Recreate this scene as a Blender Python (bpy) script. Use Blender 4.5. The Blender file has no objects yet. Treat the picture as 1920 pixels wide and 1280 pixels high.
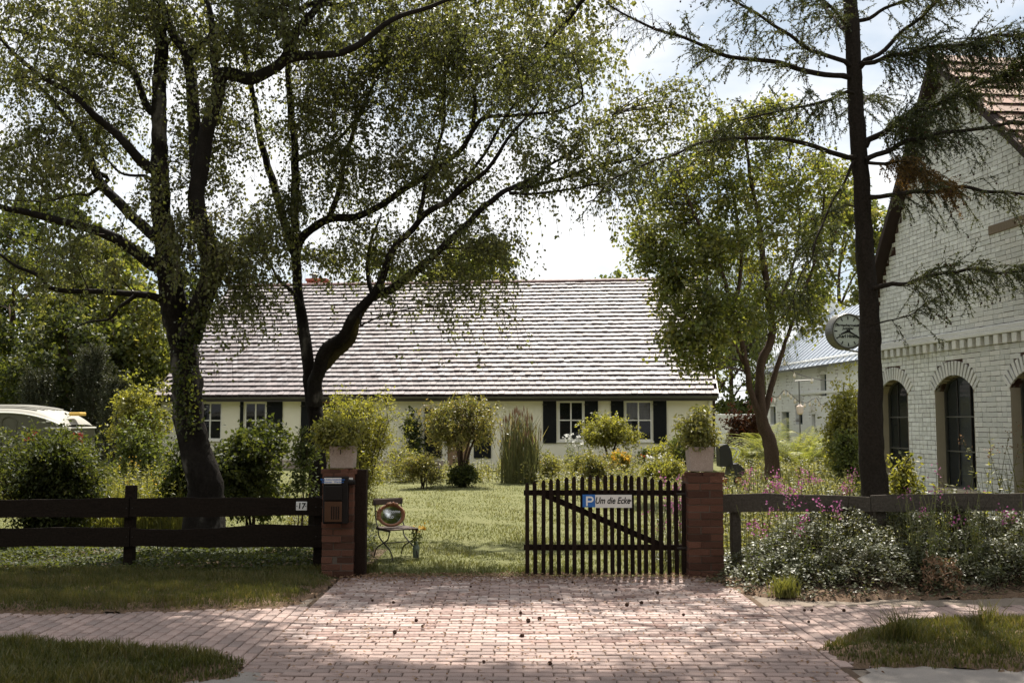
import bpy, math, random
import numpy as np
from mathutils import Vector, Matrix
rad = math.radians
R_ = np.random.default_rng(17)
random.seed(5)
sc = bpy.context.scene
COL = sc.collection

# ------------------------------------------------------------------ camera, sky, sun, exposure
EYE, FPX = 1.72, 1867.0
TH = math.atan(148 / FPX)
cam_d = bpy.data.cameras.new('camera')
cam = bpy.data.objects.new('camera', cam_d)
COL.objects.link(cam)
cam.location = (0, 0, EYE)
cam.rotation_euler = (math.pi / 2 + TH, 0, 0)
cam_d.sensor_width = 36
cam_d.lens = 36 * FPX / 1920
cam_d.clip_end = 2000
sc.camera = cam

SUN_EL, SUN_AZ = 61.0, 9.0          # azimuth measured from straight ahead towards the right
world = bpy.data.worlds.new('World')
sc.world = world
world.use_nodes = True
wt = world.node_tree
for n in list(wt.nodes):
    wt.nodes.remove(n)
def wn(t, **k):
    n = wt.nodes.new(t)
    for a, b in k.items():
        setattr(n, a, b)
    return n
sky = wn('ShaderNodeTexSky', sky_type='NISHITA')
sky.sun_disc = False
sky.sun_elevation = rad(SUN_EL)
sky.sun_rotation = rad(SUN_AZ)
sky.air_density = 1.0
sky.dust_density = 0.6
sky.ozone_density = 1.0
tc = wn('ShaderNodeTexCoord')
sep = wn('ShaderNodeSeparateXYZ')
wt.links.new(tc.outputs['Generated'], sep.inputs[0])
addz = wn('ShaderNodeMath', operation='ADD'); addz.inputs[1].default_value = 0.22
wt.links.new(sep.outputs['Z'], addz.inputs[0])
mxz = wn('ShaderNodeMath', operation='MAXIMUM'); mxz.inputs[1].default_value = 0.1
wt.links.new(addz.outputs[0], mxz.inputs[0])
dx = wn('ShaderNodeMath', operation='DIVIDE'); dy = wn('ShaderNodeMath', operation='DIVIDE')
wt.links.new(sep.outputs['X'], dx.inputs[0]); wt.links.new(mxz.outputs[0], dx.inputs[1])
wt.links.new(sep.outputs['Y'], dy.inputs[0]); wt.links.new(mxz.outputs[0], dy.inputs[1])
cmb = wn('ShaderNodeCombineXYZ')
wt.links.new(dx.outputs[0], cmb.inputs[0]); wt.links.new(dy.outputs[0], cmb.inputs[1])
cmb.inputs[2].default_value = 3.7
ns = wn('ShaderNodeTexNoise')
ns.inputs['Scale'].default_value = 1.5; ns.inputs['Detail'].default_value = 7; ns.inputs['Roughness'].default_value = 0.55
wt.links.new(cmb.outputs[0], ns.inputs['Vector'])
rp = wn('ShaderNodeValToRGB')
rp.color_ramp.elements[0].position = 0.36; rp.color_ramp.elements[1].position = 0.56
wt.links.new(ns.outputs['Fac'], rp.inputs[0])
mx = wn('ShaderNodeMix', data_type='RGBA')
wt.links.new(rp.outputs[0], mx.inputs[0])
hs = wn('ShaderNodeMix', data_type='RGBA')
hs.inputs[0].default_value = 0.55
hs.inputs[7].default_value = (8.6, 9.5, 10.1, 1)
wt.links.new(sky.outputs[0], hs.inputs[6])
wt.links.new(hs.outputs[2], mx.inputs[6])
mx.inputs[7].default_value = (11.0, 11.1, 11.2, 1)
bg = wn('ShaderNodeBackground'); bg.inputs['Strength'].default_value = 0.05
wt.links.new(mx.outputs[2], bg.inputs[0])
wo = wn('ShaderNodeOutputWorld')
wt.links.new(bg.outputs[0], wo.inputs[0])

sun_d = bpy.data.lights.new('sun', 'SUN')
sun_d.energy = 5.0
sun_d.angle = rad(0.53)
sun_d.color = (1.0, 0.94, 0.84)
sun = bpy.data.objects.new('sun', sun_d)
COL.objects.link(sun)
to_sun = Vector((math.sin(rad(SUN_AZ)) * math.cos(rad(SUN_EL)), math.cos(rad(SUN_AZ)) * math.cos(rad(SUN_EL)), math.sin(rad(SUN_EL))))
sun.rotation_euler = to_sun.to_track_quat('Z', 'Y').to_euler()
sun.location = to_sun * 60

sc.view_settings.view_transform = 'Standard'
sc.view_settings.look = 'None'
sc.view_settings.exposure = 1.1
sc.view_settings.gamma = 1
sc.view_settings.use_curve_mapping = False
sc.render.engine = 'CYCLES'
sc.cycles.use_denoising = True
sc.cycles.max_bounces = 6
sc.cycles.diffuse_bounces = 3
sc.cycles.glossy_bounces = 3
sc.cycles.transmission_bounces = 4
sc.cycles.transparent_max_bounces = 6
sc.cycles.sample_clamp_indirect = 6.0
sc.cycles.caustics_reflective = False
sc.cycles.caustics_refractive = False

# ------------------------------------------------------------------ helpers
def W(px, py, Y):
    """The point at distance Y ahead of the camera that the photograph shows at pixel (px, py)."""
    u, v = (px - 960) / FPX, (640 - py) / FPX
    d = np.array([u, math.cos(TH) - v * math.sin(TH), math.sin(TH) + v * math.cos(TH)])
    return np.array([0, 0, EYE]) + d * (Y / d[1])
def G(px, py, z=0.0):
    u, v = (px - 960) / FPX, (640 - py) / FPX
    d = np.array([u, math.cos(TH) - v * math.sin(TH), math.sin(TH) + v * math.cos(TH)])
    return np.array([0, 0, EYE]) + d * ((z - EYE) / d[2])
def KP(Y):
    return FPX / Y              # pixels per metre at distance Y

ROOT = {}
def tag(o, label=None, cat=None, group=None, kind=None):
    if label: o['label'] = label
    if cat: o['category'] = cat
    if group: o['group'] = group
    if kind: o['kind'] = kind
    return o
def thing(name, label, cat, loc, rz=0.0, group=None):
    o = bpy.data.objects.new(name, None)
    o.empty_display_size = 0.2
    COL.objects.link(o)
    o.location = tuple(float(c) for c in loc)
    o.rotation_euler = (0, 0, rz)
    ROOT[o.name] = (np.array(loc, float), rz)
    return tag(o, label, cat, group)
def base_of(parent):
    while parent.parent is not None:
        parent = parent.parent
    return ROOT[parent.name]
def mk_mesh(name, V, F, mat, smooth=False, rnd=None, midx=None):
    V = np.ascontiguousarray(V, dtype=np.float32).reshape(-1, 3)
    Fs = F if isinstance(F, list) else [F]
    Fs = [np.asarray(f, dtype=np.int32) for f in Fs if len(f)]
    me = bpy.data.meshes.new(name)
    me.vertices.add(len(V))
    me.vertices.foreach_set('co', V.ravel())
    li = np.concatenate([f.ravel() for f in Fs])
    ln = np.concatenate([np.full(len(f), f.shape[1], np.int32) for f in Fs])
    st = np.concatenate([[0], np.cumsum(ln)[:-1]]).astype(np.int32)
    me.loops.add(len(li))
    me.loops.foreach_set('vertex_index', li)
    me.polygons.add(len(ln))
    me.polygons.foreach_set('loop_start', st)
    me.polygons.foreach_set('use_smooth', np.full(len(ln), bool(smooth)))
    if midx is not None:
        me.polygons.foreach_set('material_index', np.ascontiguousarray(midx, dtype=np.int32))
    for m in (mat if isinstance(mat, list) else [mat]):
        me.materials.append(m)
    me.update(calc_edges=True)
    if rnd is not None:
        a = me.attributes.new('rnd', 'FLOAT', 'POINT')
        a.data.foreach_set('value', np.ascontiguousarray(rnd, dtype=np.float32))
    return me
def put(name, V, F, mat, parent=None, smooth=False, rnd=None, local=False, base=None, kind=None, midx=None):
    """One mesh object. V in world space unless local; stored relative to its thing's base."""
    V = np.array(V, dtype=float).reshape(-1, 3)
    loc = np.zeros(3)
    if parent is not None:
        if not local:
            b, rz = base_of(parent)
            V = V - b
            if rz:
                c, s = math.cos(-rz), math.sin(-rz)
                V = np.stack([V[:, 0] * c - V[:, 1] * s, V[:, 0] * s + V[:, 1] * c, V[:, 2]], 1)
    else:
        loc = np.array(base, float) if base is not None else np.array([V[:, 0].mean(), V[:, 1].mean(), V[:, 2].min()])
        V = V - loc
    o = bpy.data.objects.new(name, mk_mesh(name, V, F, mat, smooth, rnd, midx))
    COL.objects.link(o)
    o.location = tuple(float(c) for c in loc)
    if parent is not None:
        o.parent = parent
    else:
        ROOT[o.name] = (loc, 0.0)
    if kind: o['kind'] = kind
    return o
def inst(name, me, parent, loc, rot=(0, 0, 0), scale=(1, 1, 1)):
    o = bpy.data.objects.new(name, me)
    COL.objects.link(o)
    o.parent = parent
    o.location = tuple(float(c) for c in loc); o.rotation_euler = rot; o.scale = scale
    return o
def cat(parts):
    """join (V, F) pieces; F a list of arrays"""
    Vs, Fd, off = [], {}, 0
    for V, F in parts:
        V = np.asarray(V, float).reshape(-1, 3)
        for f in (F if isinstance(F, list) else [F]):
            f = np.asarray(f, int)
            if len(f): Fd.setdefault(f.shape[1], []).append(f + off)
        Vs.append(V); off += len(V)
    return np.concatenate(Vs), [np.concatenate(v) for v in Fd.values()]
BOXF = np.array([[0, 3, 2, 1], [4, 5, 6, 7], [0, 1, 5, 4], [1, 2, 6, 5], [2, 3, 7, 6], [3, 0, 4, 7]])
def box(x0, x1, y0, y1, z0, z1):
    return np.array([[x0, y0, z0], [x1, y0, z0], [x1, y1, z0], [x0, y1, z0], [x0, y0, z1], [x1, y0, z1], [x1, y1, z1], [x0, y1, z1]], float), BOXF
def cbox(x0, x1, y0, y1, z0, z1, c=0.006):
    """box with chamfered edges, 26 faces"""
    import itertools
    V, idx = [], {}
    for sx, sy, sz in itertools.product((0, 1), repeat=3):
        X, Y, Z = (x0, x1)[sx], (y0, y1)[sy], (z0, z1)[sz]
        ox, oy, oz = (c, -c)[sx], (c, -c)[sy], (c, -c)[sz]
        for k, p in enumerate(((X, Y + oy, Z + oz), (X + ox, Y, Z + oz), (X + ox, Y + oy, Z))):
            idx[(sx, sy, sz, k)] = len(V); V.append(p)
    Q, T = [], []
    def q(*ks): Q.append([idx[k] for k in ks])
    q((0,0,0,0),(0,0,1,0),(0,1,1,0),(0,1,0,0)); q((1,0,0,0),(1,1,0,0),(1,1,1,0),(1,0,1,0))
    q((0,0,0,1),(1,0,0,1),(1,0,1,1),(0,0,1,1)); q((0,1,0,1),(0,1,1,1),(1,1,1,1),(1,1,0,1))
    q((0,0,0,2),(0,1,0,2),(1,1,0,2),(1,0,0,2)); q((0,0,1,2),(1,0,1,2),(1,1,1,2),(0,1,1,2))
    for s in (0, 1):
        for t in (0, 1):
            q((s,t,0,0),(s,t,0,1),(s,t,1,1),(s,t,1,0))
            q((s,0,t,0),(s,0,t,2),(s,1,t,2),(s,1,t,0))
            q((0,s,t,1),(0,s,t,2),(1,s,t,2),(1,s,t,1))
    for k in itertools.product((0, 1), repeat=3):
        T.append([idx[k + (0,)], idx[k + (1,)], idx[k + (2,)]])
    return np.array(V, float), [np.array(Q), np.array(T)]
def fixn(o):
    import bmesh
    bm = bmesh.new(); bm.from_mesh(o.data)
    bmesh.ops.recalc_face_normals(bm, faces=bm.faces)
    bm.to_mesh(o.data); bm.free()
    return o
def spline(P, n):
    P = np.asarray(P, float)
    if len(P) == 2:
        t = np.linspace(0, 1, n)[:, None]
        return P[0] * (1 - t) + P[1] * t
    Q = np.vstack([2 * P[0] - P[1], P, 2 * P[-1] - P[-2]])
    out = []
    for t in np.linspace(0, len(P) - 1 - 1e-6, n):
        i = int(t); f = t - i
        p0, p1, p2, p3 = Q[i:i + 4]
        out.append(.5 * (2 * p1 + (p2 - p0) * f + (2 * p0 - 5 * p1 + 4 * p2 - p3) * f * f + (3 * p1 - p0 - 3 * p2 + p3) * f ** 3))
    return np.array(out)
def nrm(a):
    return a / np.maximum(np.linalg.norm(a, axis=-1, keepdims=True), 1e-9)
def tubes(P, R, n=5, cap=False, rough=0.0):
    """many tubes at once: P (N, M, 3), R (N, M)"""
    P = np.asarray(P, float); R = np.asarray(R, float)
    if P.ndim == 2: P, R = P[None], R[None]
    N, M, _ = P.shape
    T = nrm(np.gradient(P, axis=1))
    mt = np.abs(T.mean(1))
    ref = np.zeros((N, 3)); ref[np.arange(N), mt.argmin(1)] = 1
    A = nrm(np.cross(T, ref[:, None, :])); B = np.cross(T, A)
    ang = np.linspace(0, 2 * np.pi, n, endpoint=False)
    RR = R[:, :, None] * np.ones(n)
    if rough:
        ph = R_.uniform(0, 6.28, (N, 1, 5))
        mm = np.arange(M)[None, :, None]
        wob = 0
        for k in range(4):
            wob = wob + np.sin(ang[None, None, :] * (k + 2) + ph[:, :, k:k + 1] + mm * (.11 + .17 * k)) / (k + 1.5)
        RR = RR * (1 + rough * wob + rough * .8 * R_.normal(0, .5, RR.shape))
    V = P[:, :, None, :] + RR[..., None] * (np.cos(ang)[None, None, :, None] * A[:, :, None, :] + np.sin(ang)[None, None, :, None] * B[:, :, None, :])
    i = np.arange(N)[:, None, None] * M * n + np.arange(M - 1)[None, :, None] * n
    j = np.arange(n)[None, None, :]
    a = i + j; b = i + (j + 1) % n
    F = np.stack([a, b, b + n, a + n], -1).reshape(-1, 4)
    V = V.reshape(-1, 3)
    Fs = [F]
    if cap:
        Fs.append(np.array([[k * M * n + q for q in range(n)][::-1] for k in range(N)]))
        Fs.append(np.array([[k * M * n + (M - 1) * n + q for q in range(n)] for k in range(N)]))
    return V, Fs
def ribbons(P, R):
    """thin twigs as flat strips: P (N, M, 3), R (N, M)"""
    N, M, _ = P.shape
    T = nrm(np.gradient(P, axis=1))
    S = nrm(np.cross(T, rdir(N)[:, None, :])) * R[..., None]
    V = np.stack([P - S, P + S], 2).reshape(-1, 3)
    i = (np.arange(N)[:, None] * M * 2 + np.arange(M - 1)[None] * 2).ravel()
    return V, [np.stack([i, i + 1, i + 3, i + 2], 1)]
def faced(x0, x1, y0, y1, z0, z1, c, face):
    """a block whose one visible face ('front' at y0 or 'top' at z1) has chamfered edges; 9 faces"""
    V = np.array([[0, 0, 0], [1, 0, 0], [1, 1, 0], [0, 1, 0]] * 3, float)
    q = np.array([[0, 0], [1, 0], [1, 1], [0, 1]], float)
    if face == 'top':
        r = lambda k, z: np.array([[(x0 + k, x1 - k)[int(a)], (y0 + k, y1 - k)[int(b)], z] for a, b in q])
        V = np.concatenate([r(0, z0), r(0, z1 - c), r(c, z1)])
    else:
        r = lambda k, y: np.array([[(x0 + k, x1 - k)[int(a)], y, (z0 + k, z1 - k)[int(b)]] for a, b in q])
        V = np.concatenate([r(0, y1), r(0, y0 + c), r(c, y0)])
    F = [[k * 4 + i, k * 4 + (i + 1) % 4, k * 4 + 4 + (i + 1) % 4, k * 4 + 4 + i] for k in (0, 1) for i in range(4)] + [[8, 9, 10, 11]]
    return V, np.array(F)
def rod(p0, p1, r, n=8):
    return tubes(np.array([[p0, p1]], float), np.array([[r, r]]), n, cap=True)
def lathe(prof, n=24, centre=(0, 0, 0)):
    prof = np.asarray(prof, float)
    a = np.linspace(0, 2 * np.pi, n, endpoint=False)
    V = np.stack([prof[:, 0:1] * np.cos(a), prof[:, 0:1] * np.sin(a), prof[:, 1:2] * np.ones(n)], -1).reshape(-1, 3) + np.array(centre)
    M = len(prof)
    i = np.arange(M - 1)[:, None] * n; j = np.arange(n)[None]
    F = np.stack([i + j, i + (j + 1) % n, i + n + (j + 1) % n, i + n + j], -1).reshape(-1, 4)
    return V, [F, np.array([list(range(n))[::-1]]), np.array([list(range((M - 1) * n, M * n))])]
def extrude(poly, axis_depth):
    """poly: (n, 2) outline in x-z; extruded along y from axis_depth[0] to axis_depth[1]"""
    poly = np.asarray(poly, float); n = len(poly)
    y0, y1 = axis_depth
    V = np.vstack([np.stack([poly[:, 0], np.full(n, y0), poly[:, 1]], 1), np.stack([poly[:, 0], np.full(n, y1), poly[:, 1]], 1)])
    side = np.array([[i, (i + 1) % n, n + (i + 1) % n, n + i] for i in range(n)])
    return V, [side, np.array([list(range(n))[::-1]]), np.array([list(range(n, 2 * n))])]
def leafquads(P, D, Nn, L, Wd, fold=0.0):
    """rhombic leaves: base P, axis D, normal Nn, length L, width Wd"""
    D = nrm(D); S = nrm(np.cross(D, Nn)); Nn = np.cross(S, D)
    L = np.asarray(L, float).reshape(-1, 1); Wd = np.asarray(Wd, float).reshape(-1, 1)
    mid = P + D * L * .42 + Nn * L * fold
    V = np.stack([P, mid + S * Wd * .5, P + D * L, mid - S * Wd * .5], 1).reshape(-1, 3)
    F = np.arange(len(P) * 4).reshape(-1, 4)
    return V, F
def rdir(n):
    return nrm(R_.normal(size=(n, 3)))
def vnoise(P, scale, seed=0):
    """cheap smooth 3-D noise in about -1..1"""
    rs = np.random.default_rng(seed)
    out = 0
    for k in range(6):
        w = rs.normal(size=3) * scale * (1 + .5 * k); ph = rs.uniform(0, 6.28)
        out = out + np.sin(P @ w + ph) / (1 + .35 * k)
    return out / 2.2

# ------------------------------------------------------------------ materials
def new_mat(name):
    m = bpy.data.materials.new(name); m.use_nodes = True
    nt = m.node_tree
    for n in list(nt.nodes): nt.nodes.remove(n)
    out = nt.nodes.new('ShaderNodeOutputMaterial')
    return m, nt, out
def c4(c): return (c[0], c[1], c[2], 1)
def ramp(nt, fac, cols, pos=None):
    r = nt.nodes.new('ShaderNodeValToRGB')
    e = r.color_ramp.elements
    pos = pos or [i / (len(cols) - 1) for i in range(len(cols))]
    e[0].position, e[0].color = pos[0], c4(cols[0])
    e[1].position, e[1].color = pos[-1], c4(cols[-1])
    for p, c in list(zip(pos, cols))[1:-1]:
        k = e.new(p); k.color = c4(c)
    nt.links.new(fac, r.inputs[0])
    return r.outputs[0]
def noise(nt, scale, detail=4, rough=.55, stretch=None, coord='Object'):
    t = nt.nodes.new('ShaderNodeTexCoord')
    src = t.outputs[coord]
    if stretch:
        mp = nt.nodes.new('ShaderNodeMapping'); mp.inputs['Scale'].default_value = stretch
        nt.links.new(src, mp.inputs[0]); src = mp.outputs[0]
    n = nt.nodes.new('ShaderNodeTexNoise')
    n.inputs['Scale'].default_value = scale; n.inputs['Detail'].default_value = detail; n.inputs['Roughness'].default_value = rough
    nt.links.new(src, n.inputs['Vector'])
    return n.outputs['Fac']
def mixc(nt, fac, a, b, mode='MIX'):
    m = nt.nodes.new('ShaderNodeMix'); m.data_type = 'RGBA'; m.blend_type = mode
    for k, v in ((0, fac), (6, a), (7, b)):
        if isinstance(v, (int, float)): m.inputs[k].default_value = v
        elif isinstance(v, tuple): m.inputs[k].default_value = c4(v)
        else: nt.links.new(v, m.inputs[k])
    return m.outputs[2]
def surf(name, cols, scale=6, rough=.8, spec=.3, bump=0, bscale=60, stretch=None, pos=None, metal=0, objvar=0, fine=0, bstretch=None, rough2=None):
    """principled surface: a colour ramp over noise, an optional shift per object, fine grain and bump"""
    m, nt, out = new_mat(name)
    p = nt.nodes.new('ShaderNodeBsdfPrincipled')
    col = ramp(nt, noise(nt, scale, stretch=stretch), cols, pos) if len(cols) > 1 else None
    if col is None:
        rgb = nt.nodes.new('ShaderNodeRGB'); rgb.outputs[0].default_value = c4(cols[0]); col = rgb.outputs[0]
    if fine:
        col = mixc(nt, 1.0, col, ramp(nt, noise(nt, bscale * 1.7, 2), [(1 - fine,) * 3, (1 + fine,) * 3], [.3, .7]), 'MULTIPLY')
    if objvar:
        oi = nt.nodes.new('ShaderNodeObjectInfo')
        col = mixc(nt, 1.0, col, ramp(nt, oi.outputs['Random'], [(1 - objvar,) * 3, (1 + objvar * .6, 1 + objvar * .4, 1 + objvar * .3)]), 'MULTIPLY')
    nt.links.new(col, p.inputs['Base Color'])
    p.inputs['Roughness'].default_value = rough
    if rough2 is not None:
        nt.links.new(ramp(nt, noise(nt, scale * 2.3), [(rough,) * 3, (rough2,) * 3], [.35, .65]), p.inputs['Roughness'])
    p.inputs['Specular IOR Level'].default_value = spec
    p.inputs['Metallic'].default_value = metal
    if bump:
        b = nt.nodes.new('ShaderNodeBump'); b.inputs['Strength'].default_value = bump; b.inputs['Distance'].default_value = .02
        nt.links.new(noise(nt, bscale, 5, .6, stretch=bstretch or stretch), b.inputs['Height']); nt.links.new(b.outputs[0], p.inputs['Normal'])
    nt.links.new(p.outputs[0], out.inputs[0])
    return m
def rndsurf(name, cols, rough=.8, spec=.3, scale=30, fine=.18, bump=0.2, pos=None, stain=None):
    """surface whose colour comes from the stored random value of each joined piece, with grain"""
    m, nt, out = new_mat(name)
    p = nt.nodes.new('ShaderNodeBsdfPrincipled')
    at = nt.nodes.new('ShaderNodeAttribute'); at.attribute_name = 'rnd'
    col = ramp(nt, at.outputs['Fac'], cols, pos)
    col = mixc(nt, 1.0, col, ramp(nt, noise(nt, scale, 5), [(1 - fine,) * 3, (1 + fine,) * 3], [.3, .7]), 'MULTIPLY')
    nt.links.new(col, p.inputs['Base Color'])
    if stain:
        col = mixc(nt, 1.0, col, ramp(nt, noise(nt, stain[0], 6, .65, stretch=stain[1]), [(stain[2],) * 3, (1, 1, 1), (1.12, 1.1, 1.1)], [.32, .5, .7]), 'MULTIPLY')
    p.inputs['Roughness'].default_value = rough; p.inputs['Specular IOR Level'].default_value = spec
    if bump:
        b = nt.nodes.new('ShaderNodeBump'); b.inputs['Strength'].default_value = bump; b.inputs['Distance'].default_value = .01
        nt.links.new(noise(nt, scale * 3, 4), b.inputs['Height']); nt.links.new(b.outputs[0], p.inputs['Normal'])
    nt.links.new(p.outputs[0], out.inputs[0])
    return m
def leafmat(name, cols, trans=.4, tcol=None, rough=.38, spec=.5, pos=None):
    m, nt, out = new_mat(name)
    at = nt.nodes.new('ShaderNodeAttribute'); at.attribute_name = 'rnd'
    col = ramp(nt, at.outputs['Fac'], cols, pos)
    p = nt.nodes.new('ShaderNodeBsdfPrincipled')
    nt.links.new(col, p.inputs['Base Color'])
    p.inputs['Roughness'].default_value = rough; p.inputs['Specular IOR Level'].default_value = spec
    t = nt.nodes.new('ShaderNodeBsdfTranslucent')
    nt.links.new(mixc(nt, 1.0, col, tcol or (1.7, 1.6, .75), 'MULTIPLY'), t.inputs[0])
    ms = nt.nodes.new('ShaderNodeMixShader'); ms.inputs[0].default_value = trans
    nt.links.new(p.outputs[0], ms.inputs[1]); nt.links.new(t.outputs[0], ms.inputs[2])
    nt.links.new(ms.outputs[0], out.inputs[0])
    return m
def glassmat(name, tint=(.02, .022, .024), rough=.03):
    """window glass seen from outside by day: a dark mirror-like pane that lets a little through"""
    m, nt, out = new_mat(name)
    p = nt.nodes.new('ShaderNodeBsdfPrincipled')
    p.inputs['Base Color'].default_value = c4(tint)
    p.inputs['Roughness'].default_value = rough; p.inputs['Specular IOR Level'].default_value = .5
    tr = nt.nodes.new('ShaderNodeBsdfTransparent'); tr.inputs[0].default_value = (.75, .8, .8, 1)
    ms = nt.nodes.new('ShaderNodeMixShader'); ms.inputs[0].default_value = .5
    nt.links.new(p.outputs[0], ms.inputs[1]); nt.links.new(tr.outputs[0], ms.inputs[2])
    nt.links.new(ms.outputs[0], out.inputs[0])
    return m

MAT = {}
MAT['soil'] = surf('soil', [(.06, .042, .03), (.13, .095, .065), (.09, .065, .045)], 9, .95, .1, .5, 50, fine=.3)
MAT['litter_soil'] = surf('litter_soil', [(.07, .045, .03), (.14, .095, .065), (.10, .075, .045)], 14, .95, .1, .6, 70, fine=.35)
MAT['lawn'] = surf('lawn', [(.10, .108, .044), (.135, .135, .06), (.11, .115, .048), (.155, .145, .074)], 1.6, .95, .1, .5, 60, fine=.3)
MAT['meadow'] = surf('meadow', [(.05, .06, .02), (.085, .09, .03)], .6, .95, .1, .4, 30, fine=.3)
MAT['sand'] = surf('sand', [(.17, .15, .135), (.24, .215, .195), (.20, .175, .16)], 3, .95, .15, .35, 160, fine=.28)
MAT['joint'] = surf('joint', [(.05, .035, .025), (.10, .07, .05), (.05, .045, .025)], 8, .95, .1, .3, 90, fine=.3)
PAV = [(.18, .115, .10), (.30, .225, .20), (.385, .31, .285), (.235, .16, .14), (.335, .26, .235)]
MAT['paver'] = rndsurf('paver', PAV, .82, .25, 26, .28, .35, stain=(1.3, (1, 1, 1), .68))
MAT['paver_one'] = surf('paver_one', [(.225, .155, .135), (.37, .295, .27)], 3.2, .82, .25, .4, 90, objvar=.24, fine=.25)
MAT['plaster'] = surf('plaster', [(.70, .66, .53), (.76, .72, .59)], 1.3, .9, .15, .12, 90, fine=.05)
TIL = [(.13, .105, .105), (.20, .18, .185), (.27, .25, .258), (.15, .122, .122), (.23, .21, .215)]
MAT['tile'] = rndsurf('tile', TIL, .6, .28, 12, .35, .3, stain=(.9, (1, .22, .22), .45))
MAT['tile_one'] = surf('tile_one', [(.155, .13, .133), (.25, .23, .237)], 4, .6, .28, .3, 50, objvar=.3, fine=.3)
MAT['tile_edge'] = surf('tile_edge', [(.015, .010, .010), (.07, .052, .05)], 14, .95, .1)  # shade under each tile row put into the edge colour, with moss and lichen
MAT['roof_under'] = surf('roof_under', [(.03, .02, .018), (.05, .035, .03)], 5, .9)
MAT['ridge_tile'] = surf('ridge_tile', [(.10, .05, .045), (.17, .09, .08)], 5, .6, .4, .2, 40, objvar=.2)
MAT['gutter'] = surf('gutter', [(.03, .022, .02), (.05, .04, .036)], 6, .45, .5)
MAT['shutter'] = surf('shutter', [(.008, .009, .010), (.014, .015, .016)], 8, .6, .1)
MAT['white_paint'] = surf('white_paint', [(.66, .64, .58), (.74, .72, .66)], 10, .5, .4)
MAT['glass'] = glassmat('glass')
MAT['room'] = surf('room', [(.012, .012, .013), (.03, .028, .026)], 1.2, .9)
MAT['curtain'] = surf('curtain', [(.40, .30, .25), (.62, .52, .45), (.34, .25, .21)], 2.4, .9, .1, stretch=(1, 1, 9))
MAT['door_wood'] = surf('door_wood', [(.20, .12, .07), (.28, .18, .11)], 3, .6, .3, stretch=(14, 14, 1))
MAT['brick_red'] = surf('brick_red', [(.085, .042, .030), (.135, .068, .048), (.065, .038, .030)], 6, .92, .12, .6, 60, objvar=.45, fine=.25)
MAT['mortar'] = surf('mortar', [(.085, .065, .052), (.14, .115, .095)], 12, .95, .1, .3, 90)
MAT['concrete'] = surf('concrete', [(.27, .20, .17), (.37, .30, .26), (.23, .18, .15)], 7, .9, .15, .35, 60, fine=.18)
MAT['chimney_red'] = surf('chimney_red', [(.30, .075, .045), (.40, .11, .07)], 8, .8)
WHB = [(.60, .60, .58), (.71, .71, .69), (.77, .77, .75), (.64, .63, .605)]
MAT['white_brick'] = rndsurf('white_brick', WHB, .75, .25, 14, .14, .35, stain=(.7, (1, 1, .5), .72))
MAT['white_brick_one'] = surf('white_brick_one', [(.60, .595, .57), (.75, .75, .725)], 3, .75, .25, .35, 45, objvar=.14, fine=.12)
MAT['white_joint'] = surf('white_joint', [(.05, .028, .022), (.10, .06, .05), (.34, .33, .32), (.44, .43, .41)], 4.5, .9, .1, .2, 60, pos=[.43, .53, .585, .64])
MAT['reveal'] = surf('reveal', [(.42, .36, .27), (.50, .44, .34)], 4, .85, .15, .15, 50)
MAT['far_white'] = surf('far_white', [(.60, .61, .60), (.80, .81, .80), (.74, .75, .74)], 9, .85, .2, .8, 14, stretch=(1, 1, 3.2))
MAT['metal_roof'] = surf('metal_roof', [(.42, .46, .52), (.50, .54, .60)], .8, .45, .5, metal=.5)
m_, nt_, out_ = new_mat('far_brick')
p_ = nt_.nodes.new('ShaderNodeBsdfPrincipled'); p_.inputs['Roughness'].default_value = .85
tc_ = nt_.nodes.new('ShaderNodeTexCoord'); sx_ = nt_.nodes.new('ShaderNodeSeparateXYZ'); cx_ = nt_.nodes.new('ShaderNodeCombineXYZ')
nt_.links.new(tc_.outputs['Object'], sx_.inputs[0]); nt_.links.new(sx_.outputs['X'], cx_.inputs['X']); nt_.links.new(sx_.outputs['Z'], cx_.inputs['Y'])
bk_ = nt_.nodes.new('ShaderNodeTexBrick')
for k_, v_ in (('Scale', 1.0), ('Brick Width', .42), ('Row Height', .14), ('Mortar Size', .014), ('Mortar Smooth', .1), ('Bias', 0.0)):
    bk_.inputs[k_].default_value = v_
bk_.inputs['Color1'].default_value = (.82, .83, .83, 1); bk_.inputs['Color2'].default_value = (.74, .75, .75, 1)
nt_.links.new(ramp(nt_, noise(nt_, 1.6), [(.14, .10, .085), (.20, .16, .14), (.76, .76, .75)], [.30, .38, .46]), bk_.inputs['Mortar'])
nt_.links.new(cx_.outputs[0], bk_.inputs['Vector']); nt_.links.new(bk_.outputs['Color'], p_.inputs['Base Color'])
b_ = nt_.nodes.new('ShaderNodeBump'); b_.inputs['Strength'].default_value = .5; b_.invert = True
nt_.links.new(bk_.outputs['Fac'], b_.inputs['Height']); nt_.links.new(b_.outputs[0], p_.inputs['Normal']); nt_.links.new(p_.outputs[0], out_.inputs[0])
MAT['far_brick'] = m_
MAT['dark_green_paint'] = surf('dark_green_paint', [(.02, .04, .045), (.03, .055, .06)], 5, .55)
MAT['iron'] = surf('iron', [(.012, .011, .011), (.03, .022, .018)], 20, .55, .4)
MAT['gate_wood'] = surf('gate_wood', [(.010, .007, .006), (.02, .013, .010), (.007, .005, .0045)], 6, .8, .08, .5, 30, stretch=(6, 6, .7), objvar=.3, fine=.25)
MAT['fence_wood'] = surf('fence_wood', [(.008, .006, .005), (.018, .013, .010), (.006, .005, .004)], 5, .85, .06, .5, 24, stretch=(.7, 5, 7), fine=.25)
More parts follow.
